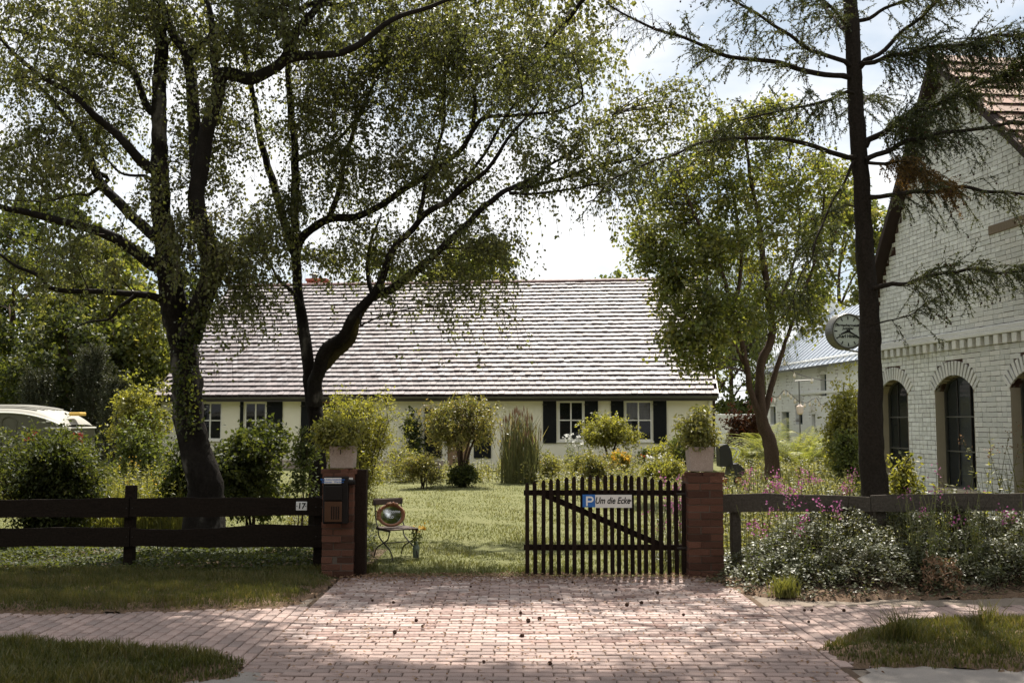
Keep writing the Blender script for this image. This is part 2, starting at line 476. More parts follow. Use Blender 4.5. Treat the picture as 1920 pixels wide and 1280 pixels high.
MAT['fence_grey'] = surf('fence_grey', [(.05, .042, .035), (.085, .073, .061), (.04, .033, .027)], 5, .85, .1, .5, 24, stretch=(.7, 5, 7), fine=.25)
MAT['sign_white'] = surf('sign_white', [(.66, .64, .61), (.72, .70, .67)], 12, .45, .4)
MAT['sign_blue'] = surf('sign_blue', [(.02, .13, .42)], 1, .4, .4)
MAT['ink'] = surf('ink', [(.008, .008, .01)], 1, .5, .3)
MAT['enamel'] = surf('enamel', [(.70, .70, .70), (.78, .78, .78)], 30, .3, .5)
MAT['mail_dark'] = surf('mail_dark', [(.008, .006, .006), (.014, .011, .010)], 12, .5, .15)
MAT['mail_brown'] = surf('mail_brown', [(.05, .024, .013), (.085, .04, .02)], 10, .5, .2, stretch=(5, 5, 1))
MAT['chair_wood'] = surf('chair_wood', [(.06, .04, .032), (.11, .075, .06)], 8, .7, .3, stretch=(1, 8, 8))
MAT['frame_wood'] = surf('frame_wood', [(.20, .075, .03), (.30, .12, .05), (.13, .045, .02)], 22, .4, .5, .6, 120)
m_, nt_, out_ = new_mat('mirror')
p_ = nt_.nodes.new('ShaderNodeBsdfPrincipled'); p_.inputs['Base Color'].default_value = (.8, .82, .82, 1); p_.inputs['Metallic'].default_value = 1; p_.inputs['Roughness'].default_value = .03
nt_.links.new(p_.outputs[0], out_.inputs[0]); MAT['mirror'] = m_
MAT['chalk'] = surf('chalk', [(.75, .76, .78)], 1, .8)
MAT['steel'] = surf('steel', [(.35, .37, .38), (.5, .52, .53)], 8, .28, .5, metal=.9)
MAT['dark_steel'] = surf('dark_steel', [(.10, .10, .095), (.16, .155, .14)], 8, .4, .5, metal=.6)
MAT['dial'] = surf('dial', [(.60, .66, .63), (.66, .72, .69)], 6, .35, .5)
MAT['caravan_roof'] = surf('caravan_roof', [(.20, .19, .165), (.27, .26, .225), (.16, .15, .125)], 3, .6, .3, fine=.1)
MAT['caravan_side'] = surf('caravan_side', [(.065, .06, .04), (.10, .095, .06)], 4, .6, .4, fine=.1)
MAT['red_paint'] = surf('red_paint', [(.33, .02, .012), (.42, .035, .02)], 6, .4, .5)
MAT['yellow_plastic'] = surf('yellow_plastic', [(.62, .38, .07), (.70, .46, .12)], 6, .5)
MAT['black_plastic'] = surf('black_plastic', [(.012, .012, .013), (.022, .022, .024)], 10, .5, .4)
MAT['rubber'] = surf('rubber', [(.015, .015, .015)], 1, .8)
MAT['glow_bulb'] = surf('glow_bulb', [(.5, .45, .35)], 1, .2, .5)
MAT['birch_bark'] = surf('birch_bark', [(.008, .007, .006), (.014, .011, .009), (.022, .019, .016), (.10, .09, .078), (.17, .155, .135)], 3.4, .95, .1, 1.0, 16, stretch=(1, 1, .5), pos=[.0, .46, .58, .66, .78], bstretch=(3, 3, .6), fine=.25)
MAT['limb_bark'] = surf('limb_bark', [(.008, .007, .006), (.016, .013, .011), (.032, .027, .022)], 6, .9, .15, .6, 30, fine=.25)
MAT['moss_bark'] = surf('moss_bark', [(.02, .016, .012), (.05, .042, .02), (.11, .09, .025)], 5, .95, .1, .8, 40, fine=.3)
MAT['spruce_bark'] = surf('spruce_bark', [(.012, .0095, .008), (.028, .022, .018), (.018, .014, .012)], 9, .95, .12, 1.0, 22, stretch=(2, 2, .7), fine=.3)
MAT['brown_bark'] = surf('brown_bark', [(.04, .027, .02), (.085, .058, .042)], 5, .95, .1, .7, 24, stretch=(2, 2, .5), fine=.25)
MAT['twig'] = surf('twig', [(.03, .023, .018), (.05, .038, .03)], 9, .9, .15)
MAT['stem_green'] = surf('stem_green', [(.11, .12, .05), (.16, .16, .07)], 9, .8)
MAT['birch_leaf'] = leafmat('birch_leaf', [(.068, .078, .030), (.098, .106, .041), (.122, .126, .052), (.155, .143, .062)], .5, (1.65, 1.65, .8), .42, .42)
MAT['maple_leaf'] = leafmat('maple_leaf', [(.065, .085, .028), (.105, .122, .038), (.145, .152, .05), (.18, .165, .06)], .52, (2.0, 1.9, .7), .4, .45)
MAT['dark_leaf'] = leafmat('dark_leaf', [(.030, .042, .016), (.055, .070, .024), (.092, .10, .034)], .46, (1.9, 1.75, .65), .52, .22)
MAT['mid_leaf'] = leafmat('mid_leaf', [(.05, .066, .021), (.078, .096, .029), (.115, .125, .04)], .45, (1.8, 1.75, .7), .48, .3)
MAT['gold_leaf'] = leafmat('gold_leaf', [(.125, .135, .036), (.18, .185, .052), (.24, .23, .075), (.09, .105, .03)], .52, (1.7, 1.6, .6), .42, .4)
MAT['weep_leaf'] = leafmat('weep_leaf', [(.10, .112, .03), (.155, .155, .048), (.21, .185, .066), (.075, .088, .026), (.22, .165, .085)], .46, (1.6, 1.5, .7), .4, .45)
MAT['pale_leaf'] = leafmat('pale_leaf', [(.13, .14, .042), (.19, .19, .066), (.25, .23, .09), (.10, .11, .036)], .46, (1.5, 1.45, .7), .45, .4)
MAT['cover_leaf'] = leafmat('cover_leaf', [(.045, .052, .024), (.075, .084, .038), (.105, .11, .054), (.14, .125, .078)], .34, (1.6, 1.5, .7), .40, .38)
MAT['dry_leaf'] = leafmat('dry_leaf', [(.16, .085, .05), (.24, .15, .09), (.30, .20, .13), (.11, .06, .035)], .2, (1.2, 1.1, .9), .7, .2)
MAT['rust_leaf'] = leafmat('rust_leaf', [(.06, .022, .014), (.10, .045, .022), (.075, .05, .02)], .35, (1.7, 1.2, .6), .45, .4)
MAT['needle'] = leafmat('needle', [(.034, .048, .02), (.052, .066, .027), (.08, .084, .036)], .32, (1.8, 1.6, .7), .5, .3)
MAT['needle_old'] = leafmat('needle_old', [(.09, .062, .02), (.15, .095, .03), (.07, .065, .022)], .3, (1.8, 1.4, .7), .55, .3)
MAT['juniper'] = leafmat('juniper', [(.03, .04, .02), (.055, .062, .032), (.08, .08, .045)], .2, (1.5, 1.4, .7), .5, .3)
MAT['fern'] = leafmat('fern', [(.14, .165, .05), (.21, .22, .08), (.27, .26, .12)], .4, (1.5, 1.5, .6), .4, .5)
MAT['grass'] = leafmat('grass', [(.05, .06, .018), (.08, .085, .026), (.12, .11, .04), (.19, .155, .075)], .35, (1.5, 1.45, .6), .45, .4)
MAT['lawn_grass'] = leafmat('lawn_grass', [(.09, .104, .037), (.12, .132, .048), (.155, .156, .064), (.195, .18, .09)], .35, (1.4, 1.35, .65), .5, .35)
MAT['meadow_grass'] = leafmat('meadow_grass', [(.10, .112, .036), (.145, .15, .05), (.20, .19, .075)], .42, (1.5, 1.45, .55), .5, .3)
MAT['reed'] = leafmat('reed', [(.11, .13, .06), (.16, .17, .085), (.22, .20, .11), (.15, .11, .075)], .4, (1.5, 1.4, .7), .5, .35)
MAT['pink_petal'] = leafmat('pink_petal', [(.28, .06, .18), (.36, .11, .25), (.44, .20, .32)], .35, (1.2, 1.1, 1.2), .6, .2)
MAT['white_petal'] = leafmat('white_petal', [(.62, .62, .58), (.72, .71, .68)], .3, (1.1, 1.1, 1.1), .6, .2)
MAT['red_petal'] = leafmat('red_petal', [(.5, .03, .02), (.6, .07, .04)], .3, (1.2, 1.1, 1.1), .6, .2)
MAT['yellow_petal'] = leafmat('yellow_petal', [(.55, .32, .03), (.62, .42, .08)], .35, (1.2, 1.1, .8), .6, .2)
# ------------------------------------------------------------------ ground sheets
def inpoly(P, poly):
    poly = np.asarray(poly, float); x, y = P[:, 0], P[:, 1]
    ins = np.zeros(len(P), bool)
    for (x1, y1), (x2, y2) in zip(poly, np.roll(poly, -1, 0)):
        c = (y1 > y) != (y2 > y)
        ins ^= c & (x < (x2 - x1) * (y - y1) / (y2 - y1 + 1e-12) + x1)
    return ins
def edgedist(P, poly):
    poly = np.asarray(poly, float); d = np.full(len(P), 1e9)
    for a, b in zip(poly, np.roll(poly, -1, 0)):
        ab = b - a; t = np.clip(((P - a) @ ab) / (ab @ ab + 1e-12), 0, 1)
        d = np.minimum(d, np.linalg.norm(P - a - t[:, None] * ab, axis=1))
    return d
def signed(P, poly, wob=0.05):
    P3 = np.c_[P, np.zeros(len(P))]
    s = edgedist(P, poly) * np.where(inpoly(P, poly), 1, -1)
    return s + wob * vnoise(P3, 6, 3) + wob * .6 * vnoise(P3, 19, 4)
def sheet(name, poly, res, z0, hump, mat, wob=.05, rise=.25):
    poly = np.asarray(poly, float)
    x0, y0 = poly.min(0) - .2; x1, y1 = poly.max(0) + .2
    nx, ny = int((x1 - x0) / res) + 2, int((y1 - y0) / res) + 2
    gx, gy = np.meshgrid(x0 + np.arange(nx) * res, y0 + np.arange(ny) * res)
    P = np.c_[gx.ravel(), gy.ravel()]
    s = signed(P, poly, wob)
    z = z0 + np.minimum(s, 0) * 1.3 - .006 + hump * np.clip(s / rise, 0, 1) ** .9 + .012 * np.clip(s / .2, 0, 1) * vnoise(np.c_[P, P[:, :1] * 0], 7, 9)
    i = (np.arange(ny - 1)[:, None] * nx + np.arange(nx - 1)[None]).ravel()
    F = np.stack([i, i + 1, i + nx + 1, i + nx], 1)
    F = F[(s[F] > -.075).all(1)]
    used, inv = np.unique(F, return_inverse=True)
    o = put(name, np.c_[P, z][used], inv.reshape(-1, 4), mat, smooth=True)
    o['kind'] = 'structure'
    return o
def flat(name, x0, x1, y0, y1, z, mat):
    o = put(name, [[x0, y0, z], [x1, y0, z], [x1, y1, z], [x0, y1, z]], np.array([[0, 1, 2, 3]]), mat)
    o['kind'] = 'structure'
    return o
flat('ground', -220, 220, -40, 400, -.09, MAT['meadow'])
flat('lawn', -12.5, 16, 11.3, 60, -.012, MAT['lawn'])
MAT['dirt'] = surf('dirt', [(.13, .10, .078), (.20, .165, .135), (.16, .125, .10)], 5, .95, .1, .5, 80, fine=.3)
flat('bare_soil', -9.5, 9.5, 4, 11.6, -.024, MAT['dirt'])
sheet('road', [(-9, 3), (9, 3), (9, 7.6), (2.7, 7.5), (2.40, 7.0), (2.15, 6.6), (1.2, 6.35), (-.2, 6.3), (-1.3, 6.55), (-1.75, 7.0), (-2.1, 7.35), (-9, 7.45)], .11, .003, .012, MAT['sand'], .1, .5)

XL, XR = -1.88, 2.30           # driveway edges
PW, PL, PT = .103, .206, .06   # paver pitch
def paver_shape(w, l, c=.007):
    return faced(-w / 2, w / 2, -l / 2, l / 2, -PT, 0, c, 'top')
def pavement(name, spots, label, near, bz=-.013):
    """spots: list of (x, y, dx, dy); the nearest become parts, the rest one joined part"""
    xs = [s[0] for s in spots]; ys = [s[1] for s in spots]
    r = thing(name, None, None, (np.mean(xs), np.min(ys), 0))
    r['kind'] = 'structure'
    b = ROOT[r.name][0]
    x0, x1, y0, y1 = min(xs) - .1, max(xs) + .1, min(ys) - .1, max(ys) + .1
    put('paver_bed', [[x0, y0, bz], [x1, y0, bz], [x1, y1, bz], [x0, y1, bz]], np.array([[0, 1, 2, 3]]), MAT['joint'], r)
    order = sorted(spots, key=lambda s: near(s))
    me = {}
    for k, (x, y, dx, dy) in enumerate(order[:300]):
        key = (round(dx, 3), round(dy, 3))
        if key not in me:
            V, F = paver_shape(dx - .008, dy - .018)
            me[key] = mk_mesh('paver', V, F, MAT['paver_one'])
        inst('paver', me[key], r, np.array([x, y, random.gauss(0, .0018)]) - b, (random.gauss(0, .006), random.gauss(0, .006), random.gauss(0, .006)))
    rest = order[300:]
    if rest:
        ps, rn = [], []
        for (x, y, dx, dy) in rest:
            V, F = paver_shape(dx - .008, dy - .018)
            V = V + [0, 0, random.gauss(0, .0018)]
            V[:, 2] += V[:, 0] * random.gauss(0, .006) + V[:, 1] * random.gauss(0, .006)
            ps.append((V + [x, y, 0], F)); rn.append(np.full(len(V), random.random()))
        V, F = cat(ps)
        put('far_pavers', V, F, MAT['paver'], r, rnd=np.concatenate(rn), kind='stuff')
    return r
sp = []
row = 0
y = 5.6
while y < 11.2:
    off = PL / 2 if row % 2 else 0
    x = XL + off
    if off: sp.append((XL + PL / 4, y, PL / 2, PW))
    while x < XR - .05:
        w = min(PL, XR - x)
        sp.append((x + w / 2, y, w, PW)); x += PL
    y += PW; row += 1
pavement('driveway', sp, None, lambda s: (s[1] if s[1] > 6.45 else 50 - s[1]))
def walk(x0, x1, sgn):
    sp = []; k = 0; x = x1 if sgn < 0 else x0
    while x0 <= x <= x1:
        y = 7.25 + (PL / 2 if k % 2 else 0)
        while y < 9.45:
            sp.append((x, y, PW, PL)); y += PL
        x += PW * sgn; k += 1
    return pavement('sidewalk', sp, None, lambda s: abs(abs(s[0]) / (s[1]) - .2) * 10 + (s[1] - 7), bz=-.017)
walk(-6.4, XL - PW / 2 - .002, -1)
walk(XR + PW / 2 + .002, 6.6, 1)

VERGE_L = [G(*p)[:2] for p in ((0, 1150), (150, 1152), (350, 1144), (520, 1142), (575, 1122), (632, 1085), (642, 1068))]
VERGE_L = [(-9, 9.0)] + [tuple(p) for p in VERGE_L] + [(-1.7, 11.6), (-9, 11.6)]
sheet('verge', VERGE_L, .05, .004, .05, MAT['litter_soil'], .07)
VERGE_LF = [(-9, 7.62)] + [tuple(G(*p)[:2]) for p in ((0, 1208), (200, 1217), (390, 1232), (462, 1250), (430, 1270), (350, 1284))] + [(-2.6, 6.0), (-9, 6.0)]
sheet('verge', VERGE_LF, .05, .008, .05, MAT['litter_soil'], .07)
VERGE_RF = [tuple(G(*p)[:2]) for p in ((1552, 1222), (1600, 1188), (1700, 1170), (1920, 1160))] + [(9, 8.1), (9, 7.0)] + [tuple(G(*p)[:2]) for p in ((1920, 1262), (1700, 1254), (1600, 1246))]
sheet('verge', VERGE_RF, .05, .008, .06, MAT['litter_soil'], .08)
BED_R = [(2.15, 11.4), (2.12, 10.9)] + [tuple(G(*p)[:2]) for p in ((1345, 1092), (1400, 1112), (1560, 1122), (1920, 1116))] + [(9, 9.3), (9, 11.5)]
sheet('flower_bed', BED_R, .05, .004, .05, MAT['litter_soil'], .06)
flat('garden_soil', -9, XL + .2, 11.3, 13.6, -.006, MAT['soil'])

def blades(P, h, w, lean=.5):
    """grass blades with a bend: P (N, 3), h (N,), w (N,)"""
    n = len(P); a = R_.uniform(0, 6.283, n)
    d = np.c_[np.cos(a), np.sin(a), np.zeros(n)]
    b = R_.uniform(0, 6.283, n)
    s = np.c_[np.cos(b), np.sin(b), np.zeros(n)] * (w / 2)[:, None]
    l = (R_.uniform(.1, 1, n) * lean * h)[:, None]
    up = np.array([0, 0, 1.0])
    m = P + up * (h * .55)[:, None] + d * l * .35
    t = P + up * (h * R_.uniform(.8, 1, n))[:, None] + d * l
    V = np.stack([P - s, P + s, m + s * .8, m - s * .8, t], 1).reshape(-1, 3)
    i = np.arange(n)[:, None] * 5
    return V, [i + np.array([[0, 1, 2, 3]]), i + np.array([[3, 2, 4]])]
def spikes(P, h, w, lean=.5):
    n = len(P); a = R_.uniform(0, 6.283, n); b = R_.uniform(0, 6.283, n)
    s = np.c_[np.cos(b), np.sin(b), np.zeros(n)] * (w / 2)[:, None]
    t = P + np.array([0, 0, 1.0]) * (h * R_.uniform(.8, 1, n))[:, None] + np.c_[np.cos(a), np.sin(a), np.zeros(n)] * (R_.uniform(.1, 1, n) * lean * h)[:, None]
    return np.stack([P - s, P + s, t], 1).reshape(-1, 3), [np.arange(n * 3).reshape(-1, 3)]
def grass_in(name, poly, n, h, w, mat, z0, hump=0.05, wob=.07, bare=.0, lean=.6, rise=.25, patch=5.0, single=False):
    poly = np.asarray(poly, float)
    x0, y0 = poly.min(0) - .1; x1, y1 = poly.max(0) + .1
    P = np.c_[R_.uniform(x0, x1, n), R_.uniform(y0, y1, n)]
    P = P[np.abs(P[:, 0]) < .62 * P[:, 1] + .6]
    s = signed(P, poly, wob)
    d = vnoise(np.c_[P, P[:, :1] * 0], patch, 21)
    keep = (s > bare * (.3 + .7 * R_.random(len(P)))) & (d > -1.6 + R_.random(len(P)) * .7 - .25)
    P, s, d = P[keep], s[keep], d[keep]
    z = z0 + hump * np.clip(s / rise, 0, 1) ** .7
    k = np.clip(.65 + .3 * d, .45, 1.1) * R_.uniform(.5, 1.15, len(P)) * np.clip(.45 + s / .5, .4, 1)
    V, F = (spikes if single else blades)(np.c_[P, z], h * k, np.full(len(P), w) * R_.uniform(.6, 1.2, len(P)), lean)
    rn = np.repeat(np.clip(.4 + .25 * d + R_.normal(0, .22, len(P)), 0, 1), len(V) // len(P))
    return put(name, V, F, mat, rnd=rn, kind='stuff')
o = grass_in('grass', VERGE_L, 120000, .10, .008, MAT['grass'], .0, bare=.08, single=True)
o['label'] = 'uneven grass verge in front of the dark left fence'
o = grass_in('grass', VERGE_LF, 80000, .14, .008, MAT['grass'], .0, bare=.03)
o['label'] = 'dark green grass in the lower left corner before the sidewalk'
o = grass_in('grass', VERGE_RF, 70000, .12, .008, MAT['grass'], .0, bare=.02)
o['label'] = 'grass island at the lower right edge of the driveway'
def lawn_pts(n, y0, y1, xa, xb):
    u = R_.random(n); Y = 1 / (1 / y0 + u * (1 / y1 - 1 / y0))
    X = np.clip(R_.uniform(-.56, .56, n) * Y, xa, xb) + R_.normal(0, .02, n)
    return np.c_[X, Y]
P = lawn_pts(128000, 11.32, 34, -12, 15)
P = P[((P[:, 0] > XL - .1) & (P[:, 0] < 2.2)) | (P[:, 1] > 12.5)]
d = vnoise(np.c_[P, P[:, :1] * 0], 1.4, 8) + .5 * vnoise(np.c_[P, P[:, :1] * 0], 6, 18)
keep = d > -1.2 + .9 * R_.random(len(P)) ** 2
P, d = P[keep], d[keep]
edge = np.exp(-(P[:, 1] - 11.32) / .25)
hh = (.035 + .022 * np.clip(d, -1, 1) + .07 * edge) * R_.uniform(.6, 1.3, len(P))
V, F = spikes(np.c_[P, np.full(len(P), -.012)], hh, .006 + .0005 * P[:, 1], .9)
o = put('grass', V, F, MAT['lawn_grass'], rnd=np.repeat(np.clip(.45 + .25 * d + R_.normal(0, .18, len(P)) - .2 * edge, 0, 1), 3), kind='stuff')
o['label'] = 'short sunlit lawn grass behind the gate'

# fallen leaves along the edges of the paving
def litter(n, fn, mat, size):
    P = fn(n); m = len(P)
    D = rdir(m); D[:, 2] *= .25
    Nn = nrm(np.c_[R_.normal(0, .4, (m, 2)), np.ones(m)])
    return leafquads(P, D, Nn, size * R_.uniform(.5, 1.3, m), size * .6 * R_.uniform(.5, 1.2, m), .08), R_.random(m).repeat(4)
def lit_pts(n):
    X = []
    for poly, k in ((VERGE_L, .42), (BED_R, .42), (VERGE_LF, .15), (VERGE_RF, .1)):
        poly = np.asarray(poly)
        q = np.c_[R_.uniform(-6, 6, int(n * 3 * k)), R_.uniform(6.5, 11.4, int(n * 3 * k))]
        s = signed(q, poly, .07)
        q = q[np.abs(s - .04) < .09 + .12 * R_.random(len(q)) ** 3]
        X.append(q)
    q = np.c_[R_.uniform(XL, XR, n // 6), R_.uniform(6.5, 11.3, n // 6)]
    q2 = np.c_[R_.uniform(XL, XR, n // 3), 11.33 - np.abs(R_.normal(0, .28, n // 3))]
    X = np.concatenate(X + [q, q2])
    return np.c_[X, R_.uniform(.006, .03, len(X))]
(V, F), rn = litter(11000, lit_pts, MAT['dry_leaf'], .035)
put('fallen_leaves', V, F, MAT['dry_leaf'], rnd=rn, kind='stuff')['label'] = 'brown fallen leaves and needles along the paving edges'

# ------------------------------------------------------------------ wall with openings
def holed(x0, x1, z0, z1, holes, yf, depth, arch=None):
    """front wall in the plane y = yf with rectangular openings and reveals going back by depth"""
    xs = sorted({x0, x1, *[h[0] for h in holes], *[h[1] for h in holes]})
    zs = sorted({z0, z1, *[h[2] for h in holes], *[h[3] for h in holes]})
    V, F = [], []
    def quad(*p):
        F.append([len(V) + i for i in range(4)]); V.extend(p)
    for a, b in zip(xs, xs[1:]):
        for c, d in zip(zs, zs[1:]):
            if not any(h[0] <= a and b <= h[1] and h[2] <= c and d <= h[3] for h in holes):
                quad((a, yf, c), (b, yf, c), (b, yf, d), (a, yf, d))
    for a, b, c, d in holes:
        y2 = yf + depth
        quad((a, yf, c), (a, yf, d), (a, y2, d), (a, y2, c)); quad((b, yf, d), (b, yf, c), (b, y2, c), (b, y2, d))
        quad((a, yf, d), (b, yf, d), (b, y2, d), (a, y2, d)); quad((b, yf, c), (a, yf, c), (a, y2, c), (b, y2, c))
    return np.array(V, float), np.array(F)

# ------------------------------------------------------------------ tiled roof
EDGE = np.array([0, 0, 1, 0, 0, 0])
def tile_roof(parent, e0, e1, up, nrows, ntile, L, thick, picks, matp, nameit='tile', stuffname='upper_tiles', seed=1, v0=0, cut=None):
    """tiles on a slope: e0 -> e1 along the eave, 'up' unit vector up the slope; nearest rows are parts"""
    rs = np.random.default_rng(seed)
    e0, e1, up = (np.array(v, float) for v in (e0, e1, up))
    ax = e1 - e0; length = np.linalg.norm(ax); ax /= length
    nn = np.cross(ax, up); nn /= np.linalg.norm(nn)
    w = length / ntile
    b, rz = base_of(parent)
    cr, sr = math.cos(-rz), math.sin(-rz)
    Mx = np.array([[cr, -sr, 0], [sr, cr, 0], [0, 0, 1]])
    A = np.stack([ax, up, nn], 1)
    def shape(t=thick):
        g = .0045
        q = np.array([[g, 0, .004], [w - g, 0, .004], [w - g, L + .05, -.012], [g, L + .05, -.012], [g, 0, t], [w - g, 0, t], [w - g, L + .05, .008], [g, L + .05, .008]])
        return q
    me = None
    ps, rn = [], []
    cnt = 0
    for r in range(nrows):
        for k in range(ntile):
            a = k * w + (w / 2 if r % 2 else 0)
            if a + w > length + .01: continue
            if cut and not cut(a, r * L): continue
            o_ = e0 + ax * a + up * (r * L + rs.normal(0, .005)) + nn * (v0 + rs.normal(0, .003))
            if cnt < picks:
                if me is None:
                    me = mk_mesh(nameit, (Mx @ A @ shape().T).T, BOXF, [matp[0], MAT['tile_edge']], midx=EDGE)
                t = inst(nameit, me, parent, Mx @ (o_ - b), (0, rs.normal(0, .006), 0)); cnt += 1
            else:
                q = shape(thick * rs.uniform(.85, 1.1)); q[:, 2] += q[:, 0] * rs.normal(0, .012)
                ps.append((o_ + q @ A.T, BOXF)); rn.append(np.full(8, rs.random()))
    if ps:
        V, F = cat(ps)
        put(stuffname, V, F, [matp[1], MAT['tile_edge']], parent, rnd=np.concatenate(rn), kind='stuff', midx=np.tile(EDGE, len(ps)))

# ------------------------------------------------------------------ the farmhouse
HY = 36.0
HA = rad(6.2)                      # the house stands a little askew, its right end nearer
HX0 = W(820, 700, HY)[0]
def hx(px, Y=HY):
    u, d, c, s = (px - 960) / FPX, Y - HY, math.cos(HA), math.sin(HA)
    return HX0 + (u * (HY + d * c) - HX0 - d * s) / (c + u * s)
hz = lambda py, Y=HY: W(960, py, Y)[2]
house = thing('farmhouse', 'long low cream farmhouse with grey tiled roof behind the lawn', 'house', (HX0, HY, 0))
wx0, wx1 = hx(304), hx(1335)
wins = [(372, 417, 753, 826), (459, 500, 753, 826), (592, 634, 752, 826), (1046, 1094, 752, 826), (1171, 1222, 752, 826)]
holes = [(hx(a), hx(b), hz(d), hz(c)) for a, b, c, d in wins]
door = (hx(835), hx(885), 0.02, hz(765))
V, F = holed(wx0, wx1, -.05, hz(738), holes + [door], HY, .16)
ZE, ZR, YE, YR = hz(741.5, 35.55), W(960, 531, 42.5)[2], 35.55, 42.5
bk = HY + 2 * (YR - HY)
def side(x):
    return [[x, HY, -.05], [x, bk, -.05], [x, bk, hz(738)], [x, YR, ZR - .12], [x, HY, hz(738)]]
SV = np.array(side(wx0) + side(wx1)); 
wall = put('wall', *cat([(V, F), (SV, [np.array([[0, 4, 3, 2, 1], [5, 6, 7, 8, 9]])]), (np.array([[wx0, bk, -.05], [wx1, bk, -.05], [wx1, bk, 2.7], [wx0, bk, 2.7]]), np.array([[1, 0, 3, 2]]))]), MAT['plaster'], house)
put('plinth', *box(wx0 - .02, door[0] - .05, HY - .03, HY - .002, -.05, .28), MAT['concrete'], house)
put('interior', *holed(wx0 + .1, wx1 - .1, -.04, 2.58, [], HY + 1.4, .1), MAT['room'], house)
for i, (a, b, c, d) in enumerate(holes):
    fm = MAT['white_paint'] if i != 2 else MAT['door_wood']
    y0, y1 = HY + .05, HY + .11
    ps = [box(a + .002, a + .06, y0, y1, c + .002, d - .002), box(b - .06, b - .002, y0, y1, c + .002, d - .002),
          box(a + .06, b - .06, y0, y1, d - .06, d - .002), box(a + .06, b - .06, y0, y1, c + .002, c + .07)]
    mxx, mz = (a + b) / 2, c + (d - c) * .52
    wf = put('window', *cat(ps), fm, house)
    put('glazing_bar', *box(mxx - .025, mxx + .025, y0 + .006, y1 - .008, c + .07, d - .06), fm, wf)
    put('glazing_bar', *box(a + .06, mxx - .025, y0 + .01, y1 - .012, mz - .02, mz + .02), fm, wf)
    put('glazing_bar', *box(mxx + .025, b - .06, y0 + .01, y1 - .012, mz - .02, mz + .02), fm, wf)
    gm = None
    for (ga, gb) in ((a + .06, mxx - .025), (mxx + .025, b - .06)):
        for (gc, gd) in ((c + .07, mz - .02), (mz + .02, d - .06)):
            put('pane', [[ga, y0 + .03, gc], [gb, y0 + .03, gc], [gb, y0 + .03, gd], [ga, y0 + .03, gd]], np.array([[0, 1, 2, 3]]), MAT['glass'], wf)
    put('sill', *cbox(a - .06, b + .06, HY - .07, HY + .05, c - .05, c - .002, .006), MAT['white_paint'], wf)
    if i == 4:
        n = 24
        xs = np.linspace(a + .05, b - .05, n); yy = HY + .20 + .025 * np.sin(np.arange(n) * 1.7)
        cz = [(d - .03), mz - .03]
        V = np.array([[x, y, z] for z in cz for x, y in zip(xs, yy)])
        put('curtain', V, np.array([[k, k + 1, n + k + 1, n + k] for k in range(n - 1)]), MAT['curtain'], wf, smooth=True)
def shutter(pa, pb, ptop, pbot, parent=house):
    a, b, d, c = hx(pa), hx(pb), hz(ptop), hz(pbot)
    ps = [box(a, b, HY - .045, HY - .012, c, d)]
    for z0, z1 in ((c + .08, c + (d - c) * .47), (c + (d - c) * .53, d - .08)):
        k = 9
        for q in range(k):
            zz = z0 + (z1 - z0) * q / k
            ps.append(box(a + .07, b - .07, HY - .058, HY - .043, zz + .004, zz + (z1 - z0) / k - .012))
    s = put('shutter', *cat(ps), MAT['shutter'], parent)
    put('hinge', *box(a - .02, a + .14, HY - .064, HY - .0585, d - .2, d - .17), MAT['iron'], s)
for q in ((1018, 1043, 749, 830), (1096, 1121, 749, 830), (1145, 1169, 749, 830), (1224, 1249, 749, 830), (502, 531, 751, 830), (452, 458, 751, 830), (640, 664, 751, 830), (566, 588, 751, 830), (797, 829, 764, 858), (889, 921, 764, 858)):
    shutter(*q)
dr = put('door', *cat([box(door[0] + .08, door[1] - .08, HY + .09, HY + .13, .05, door[3] - .08)]), MAT['door_wood'], house)
put('door_frame', *cat([box(door[0] + .002, door[0] + .08, HY + .04, HY + .14, .0, door[3] - .002), box(door[1] - .08, door[1] - .002, HY + .04, HY + .14, .0, door[3] - .002), box(door[0] + .08, door[1] - .08, HY + .04, HY + .14, door[3] - .08, door[3] - .002)]), MAT['white_paint'], house)
dm = (door[0] + door[1]) / 2
put('pane', [[door[0] + .18, HY + .085, 1.15], [door[1] - .18, HY + .085, 1.15], [door[1] - .18, HY + .085, door[3] - .16], [door[0] + .18, HY + .085, door[3] - .16]], np.array([[0, 1, 2, 3]]), MAT['curtain'], dr)
put('handle', *box(door[1] - .16, door[1] - .13, HY + .03, HY + .088, 1.0, 1.14), MAT['steel'], dr)
